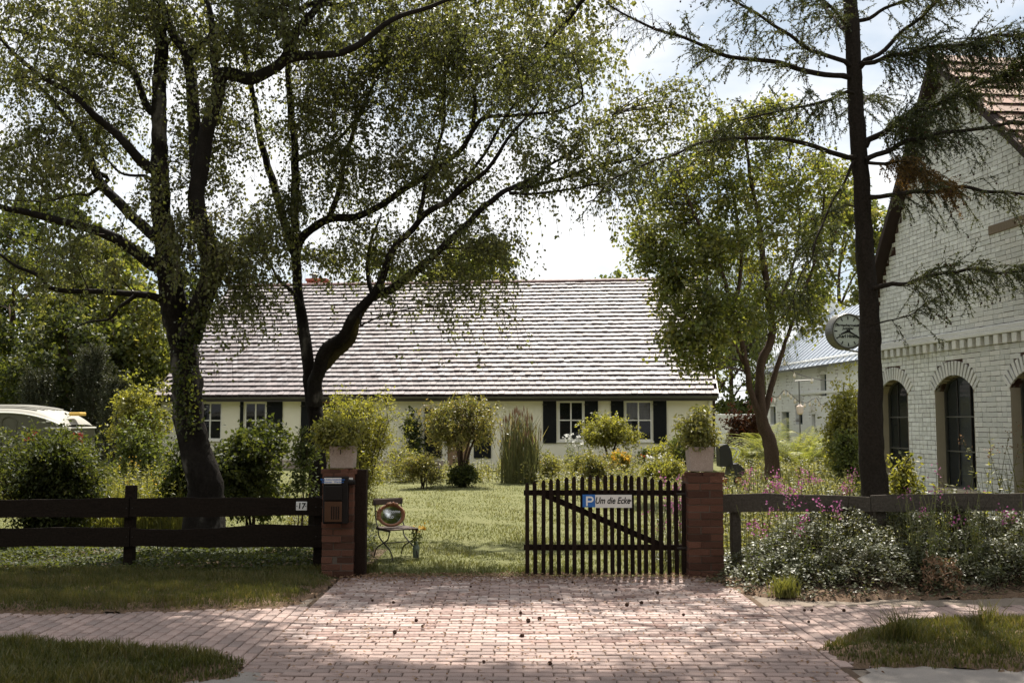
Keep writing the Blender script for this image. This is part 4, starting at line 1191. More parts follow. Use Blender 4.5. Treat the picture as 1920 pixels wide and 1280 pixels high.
def planter(px0, px1, yt, zb, Yc, label):
    x0, x1 = W(px0, 860, Yc)[0], W(px1, 860, Yc)[0]
    zt = W(960, yt, Yc)[2]
    c, h = (x0 + x1) / 2, (x1 - x0) / 2
    t = 0.035
    # a square pot that widens upwards, open at the top
    def ringq(s, z, y): return [(c - s, y - s, z), (c + s, y - s, z), (c + s, y + s, z), (c - s, y + s, z)]
    yc = Yc + .19
    V = ringq(h * .90, zb, yc) + ringq(h, zt, yc) + ringq(h - t, zt, yc) + ringq(h - t - .01, zt - .06, yc)
    F = [[3, 2, 1, 0]] + [[4 * k + i, 4 * k + (i + 1) % 4, 4 * k + 4 + (i + 1) % 4, 4 * k + 4 + i] for k in range(3) for i in range(4)] 
    p = thing('planter', label, 'planter', (c, yc, zb))
    o = put('pot', V, np.array(F), MAT['concrete'], p)
    put('soil', ringq(h - t - .008, zt - .055, yc), np.array([[0, 1, 2, 3]]), MAT['soil'], p)
    m = o.modifiers.new('bevel', 'BEVEL'); m.width = .008; m.segments = 2
    return c, yc, zt
pc_r = planter(1294, 1341, 838, przt + .045, 11.1, 'pinkish concrete planter on the right brick pillar')
pc_l = planter(615, 662, 836, plzt + .045, 11.1, 'pinkish concrete planter on the left brick pillar above the letterbox')

# letterbox on the front of the left pillar
LY = 11.1
lbx = lambda px: W(px, 930, LY - .06)[0]
lbz = lambda py: W(960, py, LY - .06)[2]
mb = thing('letterbox', 'dark letterbox with brown slotted front on the left brick pillar', 'letterbox', (lbx(629), LY - .06, lbz(980)))
a, b, c, d = lbx(607), lbx(653), lbz(981), lbz(893)
put('body', *cbox(a, b, LY - .10, LY - .004, c, d, .008), MAT['mail_dark'], mb)
put('flap', *cbox(a + .02, b - .06, LY - .125, LY - .102, lbz(937), lbz(910), .006), MAT['mail_dark'], mb)
fp = put('front_panel', *cbox(a + .02, b - .06, LY - .118, LY - .102, lbz(977), lbz(939), .005), MAT['mail_brown'], mb)
for k in range(4):
    x = lbx(624 + 4.3 * k)
    put('slot', *box(x - .006, x + .006, LY - .1215, LY - .1185, lbz(972), lbz(948)), MAT['mail_dark'], fp)
nm = put('notice', *box(lbx(609), lbx(641), LY - .112, LY - .1015, lbz(905.5), lbz(895)), MAT['sign_white'], mb)
for line, py in (('Bitte keine kostenlosen', 898.0), ('Zeitungen · Werbung', 902.6)):
    text_mesh('lettering', line, .028, MAT['sign_blue'], nm, lambda V, py=py: np.stack([V[:, 0] + lbx(625), np.full(len(V), LY - .1135), V[:, 1] + lbz(py)], 1), 0, .0006)
put('name_plate', *box(lbx(645.5), lbx(660), LY - .03, LY - .002, lbz(899.5), lbz(895.5)), MAT['sign_white'], mb)
put('newspaper_tube', *tubes(np.array([[(lbx(644), LY - .05, lbz(904.5)), (lbx(665), LY - .05, lbz(904.0))]]), np.array([[.03, .03]]), 10, cap=True), MAT['mail_dark'], mb)

# ------------------------------------------------------------------ picket gates
gx = lambda px: W(px, 980, GY)[0]
gz = lambda py: W(960, py, GY)[2]
def arch_top(f): return 905 - 15.5 * math.sin(math.pi * min(max(f, 0), 1)) ** .9
def picket_shape(w, t, h, c=.028):
    """a slat with a blunt pointed top"""
    out = [(-w / 2, 0), (w / 2, 0), (w / 2, h - c), (w * .22, h), (-w * .22, h), (-w / 2, h - c)]
    return extrude(out, (-t / 2, t / 2))
gate = thing('picket_gate', 'closed dark picket gate with a parking sign between lawn and drive', 'gate', (gx(1285), GY, 0))
xsl = [988, 1003, 1018, 1032.5, 1047, 1062, 1076, 1091, 1106, 1121, 1134, 1147, 1159, 1172, 1184.5, 1197, 1209.5, 1223, 1238, 1253, 1267, 1280]
b_ = ROOT[gate.name][0]
for i, px in enumerate(xsl):
    f = i / (len(xsl) - 1)
    x, z0, z1 = gx(px + .6), .015, gz(arch_top(f) + random.gauss(0, .6))
    V, F = picket_shape(.046, .022, z1 - z0)
    tilt = random.gauss(0, .004)
    V[:, 0] += V[:, 2] * tilt
    fixn(put('slat', V + [x, GY - .02 + random.gauss(0, .001), z0], F, MAT['gate_wood'], gate))
put('rail', *cbox(gx(982), gx(1289), GY - .006, GY + .035, gz(928.5), gz(918.5), .004), MAT['gate_wood'], gate)
put('rail', *cbox(gx(982), gx(1285), GY - .006, GY + .035, gz(1031), gz(1020.5), .004), MAT['gate_wood'], gate)
p0, p1 = np.array([gx(1018), gz(926)]), np.array([gx(1243), gz(1023)])
d_ = (p1 - p0) / np.linalg.norm(p1 - p0); n_ = np.array([-d_[1], d_[0]]) * .032
fixn(put('brace', *extrude([p0 - n_, p1 - n_, p1 + n_, p0 + n_], (GY - .005, GY + .03)), MAT['gate_wood'], gate))
for py in (925, 1026):
    put('hinge', *cat([box(gx(1268), gx(1291), GY - .036, GY - .032, gz(py + 2), gz(py - 2)), rod((gx(1287), GY - .03, gz(py + 5)), (gx(1287), GY - .03, gz(py - 5)), .012, 8)]), MAT['iron'], gate)
put('latch', *cat([box(gx(999), gx(1003), GY - .05, GY - .032, gz(956), gz(935))]), MAT['iron'], gate)
sg = thing('parking_sign', 'blue and white sign reading P Um die Ecke on the picket gate', 'sign', (gx(1138), GY - .06, gz(950)))
SYY = GY - .05
put('blue_panel', *box(gx(1092), gx(1115.5), SYY - .004, SYY, gz(949.5), gz(926)), MAT['sign_blue'], sg)
put('white_panel', *box(gx(1115.5), gx(1184), SYY - .0045, SYY, gz(950.5), gz(926.5)), MAT['sign_white'], sg)
# the letter P as strokes, with its square counter
pxs = lambda u, v: (gx(1092 + u * 23.5), gz(926 + v * 23.5))
def prect(u0, u1, v0, v1):
    (xa, za), (xb, zb) = pxs(u0, v1), pxs(u1, v0)
    return box(xa, xb, SYY - .0065, SYY - .0045, za, zb)
pp = [prect(.27, .41, .14, .90), prect(.41, .64, .14, .28), prect(.41, .64, .48, .62)]
ang_ = np.linspace(-math.pi / 2, math.pi / 2, 8)
cxp, czp = pxs(.64, .38); ro, ri = (gz(926) - gz(949.5)) * .24, (gz(926) - gz(949.5)) * .10
poly = [(cxp + ro * math.cos(t), czp + ro * math.sin(t)) for t in ang_] + [(cxp + ri * math.cos(t), czp + ri * math.sin(t)) for t in ang_[::-1]]
Vp = np.array([[x, SYY - .0065, z] for x, z in poly]); m8 = len(ang_)
pp.append((Vp, np.array([[i, i + 1, 2 * m8 - 2 - i, 2 * m8 - 1 - i] for i in range(m8 - 1)])))
put('letter_p', *cat(pp), MAT['enamel'], sg)
text_mesh('lettering', 'Um die Ecke', .100, MAT['ink'], sg, lambda V: np.stack([V[:, 0] + gx(1147.5), np.full(len(V), SYY - .0062), V[:, 1] + gz(937.6)], 1), .30, .0022, sx=.76)
text_mesh('lettering', '>', .07, MAT['dark_steel'], sg, lambda V: np.stack([V[:, 0] + gx(1180.5), np.full(len(V), SYY - .0062), V[:, 1] + gz(937.8)], 1), 0, .001)
# the left leaf, swung open into the garden
gl = thing('picket_gate', 'dark picket gate leaf swung open edge on beside the letterbox pillar', 'gate', (gx(684), GY, 0))
hp = np.array([gx(682), GY + .02]); ep = np.array([W(668, 980, GY + 1.75)[0] - .03, GY + 1.75])
u_ = (ep - hp) / np.linalg.norm(ep - hp); v_ = np.array([-u_[1], u_[0]])
LG = 1.75
def on_leaf(V):
    V = np.asarray(V, float)
    return np.stack([hp[0] + V[:, 0] * u_[0] + V[:, 1] * v_[0], hp[1] + V[:, 0] * u_[1] + V[:, 1] * v_[1], V[:, 2]], 1)
for i in range(22):
    f = i / 21
    V, F = picket_shape(.046, .022, gz(arch_top(f)) - .015)
    fixn(put('slat', on_leaf(V + [.03 + f * (LG - .06), -.02, .015]), F, MAT['gate_wood'], gl))
for z0, z1 in ((gz(928.5), gz(918.5)), (gz(1031), gz(1020.5))):
    V, F = cbox(-.01, LG, -.006, .035, z0, z1, .004)
    put('rail', on_leaf(V), F, MAT['gate_wood'], gl)
V, F = box(.05, LG - .05, -.006, .03, -.032, .032)
V[:, 2] += gz(1025) + (gz(924) - gz(1025)) * (V[:, 0] - .05) / (LG - .1)
put('brace', on_leaf(V), F, MAT['gate_wood'], gl)
put('gate_post', *cbox(gx(666) - .0, gx(687), GY - .06, GY + .08, -.1, gz(880), .006), MAT['gate_wood'], gl)

# ------------------------------------------------------------------ plank fences
FY = 11.45
def plank(px0, px1, yt, yb, Y, mat, parent, wav=1.6, seed=0, t=.035):
    """a sawn board with a natural wavy edge: yt, yb are lists of (px, py)"""
    rs = np.random.default_rng(seed)
    n = 40
    xs = np.linspace(px0, px1, n)
    top = np.interp(xs, *zip(*yt)) + wav * (np.sin(xs / 61 + seed) * .6 + np.sin(xs / 23 + seed * 2) * .35 + rs.normal(0, .12, n))
    bot = np.interp(xs, *zip(*yb)) + wav * .5 * (np.sin(xs / 47 + seed * 3) + rs.normal(0, .2, n))
    X = np.array([W(x, 950, Y)[0] for x in xs]); Zt = np.array([W(960, y, Y)[2] for y in top]); Zb = np.array([W(960, y, Y)[2] for y in bot])
    V = np.concatenate([np.stack([X, np.full(n, Y), Zb], 1), np.stack([X, np.full(n, Y), Zt], 1), np.stack([X, np.full(n, Y + t), Zt], 1), np.stack([X, np.full(n, Y + t), Zb], 1)])
    i = np.arange(n - 1)
    F = [np.concatenate([np.stack([a * n + i, a * n + i + 1, b * n + i + 1, b * n + i], 1) for a, b in ((0, 1), (1, 2), (2, 3), (3, 0))])]
    F.append(np.array([[0, n, 2 * n, 3 * n], [n - 1, 4 * n - 1, 3 * n - 1, 2 * n - 1]]))
    return fixn(put('plank', V, F, mat, parent))
fl = thing('plank_fence', 'low dark two board plank fence left of the letterbox pillar', 'fence', (W(300, 950, FY)[0], FY, 0))
plank(-420, 241, [(-420, 937), (0, 936), (241, 934)], [(-420, 972), (0, 970), (241, 969)], FY, MAT['fence_wood'], fl, seed=1)
plank(243, 604, [(243, 935), (345, 931), (450, 933), (604, 934)], [(243, 969), (604, 966)], FY, MAT['fence_wood'], fl, seed=2)
plank(-420, 244, [(-420, 992), (100, 990), (244, 988)], [(-420, 1026), (244, 1024)], FY, MAT['fence_wood'], fl, seed=3)
plank(246, 604, [(246, 989), (330, 993), (400, 991), (480, 984), (604, 983)], [(246, 1024), (604, 1026)], FY, MAT['fence_wood'], fl, seed=4)
for px, yt, Yp in ((-330, 912, FY + .05), (242, 910, FY + .042), (-60, 930, FY + .05), (597, 931, FY + .05)):
    x = W(px, 950, Yp)[0]; zt = W(960, yt, Yp)[2]
    put('post', *cbox(x - .055, x + .055, Yp, Yp + .11, -.2, zt, .008), MAT['fence_wood'], fl)
for px, pys in ((242, (952, 1006)), (597, (950, 1005))):
    for py in pys:
        for dxp in (-5, 6):
            c = W(px + dxp, py, FY)
            put('nail', *rod((c[0], FY - .004, c[2]), (c[0], FY + .01, c[2]), .008, 6), MAT['iron'], fl)
hn = thing('house_number', 'small white enamel plate with number 17 on the left fence', 'sign', W(565, 955, FY - .02))
a, b, c, d = W(555, 950, FY - .012)[0], W(575.5, 950, FY - .012)[0], W(960, 956.5, FY - .012)[2], W(960, 940, FY - .012)[2]
put('plate', *cbox(a, b, FY - .014, FY - .002, c, d, .004), MAT['enamel'], hn)
text_mesh('lettering', '17', .088, MAT['ink'], hn, lambda V: np.stack([V[:, 0] + (a + b) / 2, np.full(len(V), FY - .0155), V[:, 1] + (c + d) / 2], 1), .08, .003)
for x in (a + .012, b - .012):
    put('screw', *rod((x, FY - .018, (c + d) / 2), (x, FY - .010, (c + d) / 2), .006, 6), MAT['iron'], hn)
fr = thing('plank_fence', 'low weathered grey brown plank fence right of the brick pillar among flowers', 'fence', (W(1640, 950, FY)[0], FY, 0))
plank(1354, 1632, [(1354, 926), (1450, 926), (1632, 930)], [(1354, 960), (1632, 958)], FY, MAT['fence_grey'], fr, seed=6)
plank(1634, 2240, [(1634, 928), (1920, 924), (2240, 922)], [(1634, 959), (1920, 957), (2240, 956)], FY, MAT['fence_grey'], fr, seed=7)
for px, yt in ((1380, 935), (1652, 934), (1800, 930), (2100, 910)):
    x = W(px, 950, FY + .042)[0]; zt = W(960, yt, FY + .042)[2]
    put('post', *cbox(x - .055, x + .055, FY + .042, FY + .15, -.2, zt, .008), MAT['fence_grey'], fr)

# ------------------------------------------------------------------ folding garden chair with a framed mirror
CYY = 12.75
kx = lambda px, Y=CYY: W(px, 1000, Y)[0]
kz = lambda py, Y=CYY: W(960, py, Y)[2]
chair = thing('folding_chair', 'old folding garden chair with wooden slats and curved iron legs', 'chair', (kx(742), CYY, 0))
cxm = kx(744)
ca, sa = math.cos(rad(32)), math.sin(rad(32))
def ch(p):
    p = np.asarray(p, float).reshape(-1, 3)
    return np.stack([cxm + p[:, 0] * ca - p[:, 1] * sa, CYY + p[:, 0] * sa + p[:, 1] * ca, p[:, 2]], 1)
SZ = kz(988)
WD, DP = .20, .21
for k in range(6):
    y0 = -DP + k * (2 * DP) / 6
    V, F = cbox(-WD, WD, y0 + .004, y0 + .062, SZ - .018, SZ, .004)
    put('seat_slat', ch(V), F, MAT['chair_wood'], chair)
BZ = kz(936)
V, F = cbox(-WD - .01, WD + .01, DP + .055, DP + .075, BZ - .085, BZ, .012)
put('back_slat', ch(V), F, MAT['chair_wood'], chair)
for sx in (-1, 1):
    x = sx * (WD - .01)
    z = SZ - .02
    # S-curved legs crossing below the seat
    l1 = spline([(x, -DP + .02, z), (x, -DP + .06, z - .10), (x, 0, z * .52), (x, DP - .02, z * .30), (x, DP + .05, .0)], 14)
    l2 = spline([(x * .92, DP - .02, z), (x * .92, DP - .06, z - .10), (x * .92, 0, z * .52), (x * .92, -DP + .02, z * .30), (x * .92, -DP - .05, .0)], 14)
    for l in (l1, l2):
        put('leg', *tubes(ch(l)[None], np.full((1, 14), .009), 6, cap=True), MAT['iron'], chair)
    bk_ = spline([(x * .97, DP - .05, z), (x * .97, DP + .03, z + .12), (x * .97, DP + .06, BZ - .03)], 8)
    put('back_post', *tubes(ch(bk_)[None], np.full((1, 8), .009), 6, cap=True), MAT['iron'], chair)
    V, F = box(x - .006, x + .006, -DP, DP, SZ - .035, SZ - .019)
    put('seat_frame', ch(V), F, MAT['iron'], chair)
put('stretcher', *tubes(ch([(-WD, 0, SZ * .5), (WD, 0, SZ * .5)])[None], np.full((1, 2), .007), 6), MAT['iron'], chair)
mc = np.array([kx(733.5), CYY - .02, kz(965)])
mir = thing('framed_mirror', 'oval mirror with carved brown frame and white writing on the chair', 'mirror', (mc[0], mc[1], SZ))
MW, MH = 25.5 / KP(CYY), 21.0 / KP(CYY)
ma = rad(14); tl = rad(9)
ux = np.array([math.cos(ma), math.sin(ma), 0]); uy = np.array([-math.sin(ma), math.cos(ma), 0]); uz = uy * math.sin(tl) + np.array([0, 0, 1]) * math.cos(tl); un = uy * math.cos(tl) - np.array([0, 0, 1]) * math.sin(tl)
def on_mir(x, z, y=0): return mc + np.outer(np.ravel(x), ux) + np.outer(np.ravel(z), uz) + np.outer(np.ravel(y) * np.ones(np.size(x)), un)
t = np.linspace(0, 2 * math.pi, 48, endpoint=False)
prof = [(1.0, .012), (1.02, -.012), (.95, -.03), (.86, -.026), (.78, -.012), (.74, .0)]
V = np.concatenate([on_mir(MW * s * np.cos(t), MH * s * np.sin(t), y) for s, y in prof])
i = np.arange(len(prof) - 1)[:, None] * 48; j = np.arange(48)[None]
F = np.stack([i + j, i + (j + 1) % 48, i + 48 + (j + 1) % 48, i + 48 + j], -1).reshape(-1, 4)
fm_ = fixn(put('frame', V, F, MAT['frame_wood'], mir, smooth=True))
ps = []
for t0, n0 in ((math.pi * .98, 11), (math.pi / 2, 9)):
    for k in range(n0):
        tt = t0 + (k - n0 / 2) * .095
        c = on_mir([MW * (.97 + .05 * (k % 2)) * math.cos(tt)], [MH * (.97 + .05 * (k % 2)) * math.sin(tt)], -.028)[0]
        r_ = .016 + .006 * (k % 3 == 0)
        V, F = lathe([(r_ * math.cos(a_), r_ * math.sin(a_)) for a_ in np.linspace(-1.4, 1.4, 5)], 7)
        ps.append((V + c, F))
for V_, F_ in ps:
    put('carving', V_, F_, MAT['frame_wood'], fm_)
put('mirror_glass', on_mir(MW * .77 * np.cos(t), MH * .77 * np.sin(t), -.004), np.array([list(range(48))]), MAT['mirror'], mir)
for s_, dz, sz in (('Welcome', .045, .062), ('to', -.02, .07)):
    text_mesh('lettering', s_, sz, MAT['chalk'], mir, lambda V, dz=dz: on_mir(V[:, 0] * .9, V[:, 1] + dz, -.006), .15, .001)
fj = np.array([kx(781), CYY - .05, 0])
t = thing('flower_jar', 'slim green glass jar with orange flower beside the chair on grass', 'jar', fj)
MAT['jar_green'] = surf('jar_green', [(.10, .13, .10), (.16, .19, .15)], 8, .25, .5)
put('jar', *lathe([(.035, 0), (.04, .02), (.045, .12), (.028, .17), (.03, .2)], 12, fj), MAT['jar_green'], t)
Sg = np.stack([spline([fj + [0, 0, .05], fj + [dx_, .01, .22], fj + [dx_ * 2.5, .02, .34 + abs(dx_)]], 6) for dx_ in (-.02, .0, .025, .04)])
put('stems', *tubes(Sg, np.full((4, 6), .004), 4), MAT['stem_green'], t)
P_ = Sg[:, -1].repeat(14, 0) + R_.normal(0, .018, (56, 3))
V, F = leafquads(P_, rdir(56), rdir(56), np.full(56, .035), np.full(56, .028))
put('flowers', V, F, MAT['yellow_petal'], t, rnd=R_.random(56).repeat(4), kind='stuff')
P_ = fj + np.c_[R_.normal(0, .03, (70, 2)), R_.uniform(.15, .32, 70)]
V, F = leafquads(P_, rdir(70), rdir(70), np.full(70, .05), np.full(70, .025))
put('leaves', V, F, MAT['mid_leaf'], t, rnd=R_.random(70).repeat(4), kind='stuff')

# ------------------------------------------------------------------ caravan at the left
VY = 26.0
vx = lambda px: W(px, 800, VY)[0]
vz = lambda py: W(960, py, VY)[2]
car = thing('caravan', 'old olive caravan with white ribbed roof behind the left bushes', 'caravan', (vx(20), VY, 0))
xr, xl = vx(119), vx(-210)
DEP = 2.0
n = 46
xs = np.linspace(xl, xr, n)
# the roof line: level, then bending down over the rounded rear end
def roofline(x):
    f = np.clip((x - vx(0)) / (xr - vx(0)), 0, 1)
    return vz(771) - (vz(771) - vz(797)) * f ** 2.3
prof = [(-.00, 0), (.08, .07), (.2, .12), (.45, .165), (1.0, .19), (1.55, .165), (1.8, .12), (1.92, .07), (2.0, 0)]
V = []
for x in xs:
    z = roofline(x); e = np.clip((xr - x) / .45, 0, 1) ** .5
    for (y, dz) in prof:
        yy = 1 + (y - 1) * (.80 + .20 * e) 
        V.append((x, VY + yy, z - .03 + dz * (0.25 + .75 * e)))
m = len(prof); 
F = np.array([[i * m + j, i * m + j + 1, (i + 1) * m + j + 1, (i + 1) * m + j] for i in range(n - 1) for j in range(m - 1)])
cr_ = put('roof', V, F, MAT['caravan_roof'], car, smooth=True)
for j in range(9):
    y = .22 + j * .19
    q = []
    for x in xs[: n - 6 - abs(j - 4) // 2]:
        z = roofline(x); e = np.clip((xr - x) / .45, 0, 1) ** .5
        dz = np.interp(y, [p[0] for p in prof], [p[1] for p in prof])
        q.append((x, VY + 1 + (y - 1) * (.8 + .2 * e), z - .03 + dz * (.25 + .75 * e) + .012))
    put('roof_rib', *tubes(np.array(q)[None], np.full((1, len(q)), .022), 5), MAT['caravan_roof'], cr_)
top = np.stack([xs, np.full(n, VY + .03), roofline(xs) - .03], 1); bot = top.copy(); bot[:, 2] = .45
V = np.concatenate([top, bot, top + [0, 1.94, 0], bot + [0, 1.94, 0]])
i = np.arange(n - 1)
F = np.concatenate([np.stack([n + i, n + i + 1, i + 1, i], 1), np.stack([3 * n + i + 1, 3 * n + i, 2 * n + i, 2 * n + i + 1], 1), np.array([[n - 1, 2 * n - 1, 4 * n - 1, 3 * n - 1], [0, 2 * n, 3 * n, n]]), np.stack([n + i + 1, n + i, 3 * n + i, 3 * n + i + 1], 1)])
fixn(put('body', V, F, MAT['caravan_side'], car))
put('roof_trim', *tubes((top + [0, -.02, .0])[None], np.full((1, n), .02), 5), MAT['white_paint'], car)
put('rear_trim', *cbox(xr - .5, xr + .03, VY - .0, VY + 2.0, vz(804), vz(801), .01), MAT['white_paint'], car)
# rounded door outline, window, wheel arch with red fill and rear lamps
t = np.linspace(0, math.pi, 16)
dxc, dw = vx(16), 14 / KP(VY)
dz0 = vz(788)
P_ = np.array([(dxc - dw, VY + .02, .5)] + [(dxc - dw * math.cos(a), VY + .02, dz0 + dw * .75 * math.sin(a) - .05) for a in t] + [(dxc + dw, VY + .02, .5)])
put('door', *cat([tubes(P_[None], np.full((1, len(P_)), .012), 5)]), MAT['caravan_side'], car)
ww = vx(62); wr = 18 / KP(VY)
V = np.array([(ww + wr * math.cos(a), VY + .012 + dy_, vz(826) + wr * 1.0 * math.sin(a)) for dy_ in (0, -.02) for a in np.linspace(0, math.pi, 20)])
put('red_panel', V, [np.array([list(range(20, 40))]), np.array([[k, k + 1, 21 + k, 20 + k] for k in range(19)])], MAT['red_paint'], car)
put('red_panel', *cbox(vx(137), vx(156), VY + .0, VY + .025, vz(834), vz(811), .008), MAT['red_paint'], car)
put('roof_hatch', *cat([cbox(vx(108), vx(129), VY + .62, VY + 1.05, vz(779), vz(772), .02)]), MAT['yellow_plastic'], car)
put('side_lamp', *cbox(vx(86), vx(95), VY - .01, VY + .028, vz(791), vz(788), .006), MAT['sign_white'], car)
for wxp in (-60,):
    c = (vx(wxp), VY + .12, .33)
    V, F = lathe([(.20, -.09), (.32, -.08), (.33, 0), (.32, .08), (.20, .09)], 20)
    V = np.stack([V[:, 0], V[:, 2], V[:, 1]], 1) + c
    w_ = put('wheel', V, F, MAT['rubber'], car)
    V, F = lathe([(.05, -.10), (.2, -.092), (.2, .05)], 16)
    put('hub', np.stack([V[:, 0], V[:, 2], V[:, 1]], 1) + c, F, MAT['steel'], w_)

# ------------------------------------------------------------------ lawn mower right of the planter
MY = 27.0
q0 = W(1362, 880, MY)
mw = thing('lawn_mower', 'black lawn mower with red wheel and grass box on the lawn', 'lawn mower', (q0[0], MY, 0))
mx = lambda px: W(px, 860, MY)[0]; mz = lambda py: W(960, py, MY)[2]
V, F = extrude([(mx(1347), mz(874)), (mx(1372), mz(874)), (mx(1369), mz(846)), (mx(1362), mz(832)), (mx(1346), mz(834))], (MY - .2, MY + .25))
fixn(put('grass_box', V, F, MAT['black_plastic'], mw))
fixn(put('deck', *extrude([(mx(1362), mz(890)), (mx(1392), mz(890)), (mx(1392), mz(878)), (mx(1380), mz(868)), (mx(1366), mz(870))], (MY - .24, MY + .28)), MAT['black_plastic'], mw))
for px in (1380, 1352):
    c = (mx(px), MY - .27, .13)
    V, F = lathe([(.09, -.03), (.13, -.03), (.14, 0), (.13, .03), (.05, .03)], 16)
    w_ = put('wheel', np.stack([V[:, 0], V[:, 2], V[:, 1]], 1) + c, F, MAT['rubber'], mw)
    V, F = lathe([(.02, -.045), (.095, -.04), (.095, .0)], 16)
    put('hub', np.stack([V[:, 0], V[:, 2], V[:, 1]], 1) + c, F, MAT['red_paint'], w_)
hb = spline([(mx(1372), MY - .15, mz(866)), (mx(1378), MY - .15, mz(858)), (mx(1385), MY - .15, mz(848)), (mx(1382), MY - .15, mz(842)), (mx(1370), MY - .15, mz(838))], 14)
put('handlebar', *tubes(np.stack([hb, hb + [0, .4, 0]]), np.full((2, 14), .012), 6), MAT['steel'], mw)

# ------------------------------------------------------------------ pine cones scattered on the drive
V, F = lathe([(.006, 0), (.016, .006), (.021, .016), (.019, .028), (.011, .038), (.003, .044)], 9)
V = V * (1 + .16 * np.sin(np.arange(len(V)) * 2.4))[:, None]
MAT['cone'] = surf('cone', [(.03, .014, .008), (.07, .032, .016)], 40, .8, .2, .6, 120)
cone_me = mk_mesh('pine_cone', V, F, MAT['cone'])
spots = [(735, 1131), (990, 1165), (977, 1150), (983, 1194), (1012, 1161), (1045, 1125), (1178, 1137), (1206, 1132), (1284, 1153), (1510, 1146), (1517, 1167), (1523, 1146), (1583, 1146), (906, 1242), (1030, 1245), (779, 1166), (793, 1175), (740, 1186), (1412, 1115), (1155, 1108), (1236, 1114), (884, 1100), (700, 1127), (1074, 1093), (1255, 1091), (654, 1088), (1339, 1170), (1395, 1205), (640, 1210), (1468, 1180), (820, 1123), (1365, 1132), (1100, 1180), (1130, 1206)]
for k, (px, py) in enumerate(spots[:26]):
    g = G(px, py)
    o = bpy.data.objects.new('pine_cone', cone_me); COL.objects.link(o)
    s = random.uniform(.55, .9)
    o.location = (g[0], g[1], .019 * s); o.rotation_euler = (math.pi / 2 + random.gauss(0, .2), 0, random.uniform(0, 6.28)); o.scale = (s, s, s)
    tag(o, 'small dark brown fallen cone lying on the sunlit paved driveway or walk', 'pine cone', 'cones scattered over the paving')
# ------------------------------------------------------------------ vegetation builders
def limb(pts, Y0, Y1, r0, r1, n=None, rough=.10, nseg=10, jit=.02):
    """a limb through photograph pixels whose distance runs from Y0 to Y1; returns (points, radii)"""
    m = len(pts)
    P = np.array([W(a, b, Y0 + (Y1 - Y0) * i / max(1, m - 1)) for i, (a, b) in enumerate(pts)])
    L = np.linalg.norm(np.diff(P, axis=0), axis=1).sum()
    n = n or max(8, int(L / .09))
    S = spline(P, n)
    S[1:-1] += jit * np.c_[vnoise(S, 4, 1), vnoise(S, 4, 2), vnoise(S, 4, 3)][1:-1]
    t = np.linspace(0, 1, n)
    return S, r0 + (r1 - r0) * t ** .85
def limbw(pts, r0, r1):
    S = spline(np.array(pts, float), 36)
    S[1:-1] += .05 * np.c_[vnoise(S, 3, 1), vnoise(S, 3, 2), vnoise(S, 3, 3)][1:-1]
    return S, np.linspace(r0, r1, 36)
def in_ell(n, c, r, hollow=0.0):
    d = rdir(n); u = (hollow + (1 - hollow) * R_.random(n)) ** (1 / 2.6)
    return np.asarray(c) + d * u[:, None] * np.asarray(r)
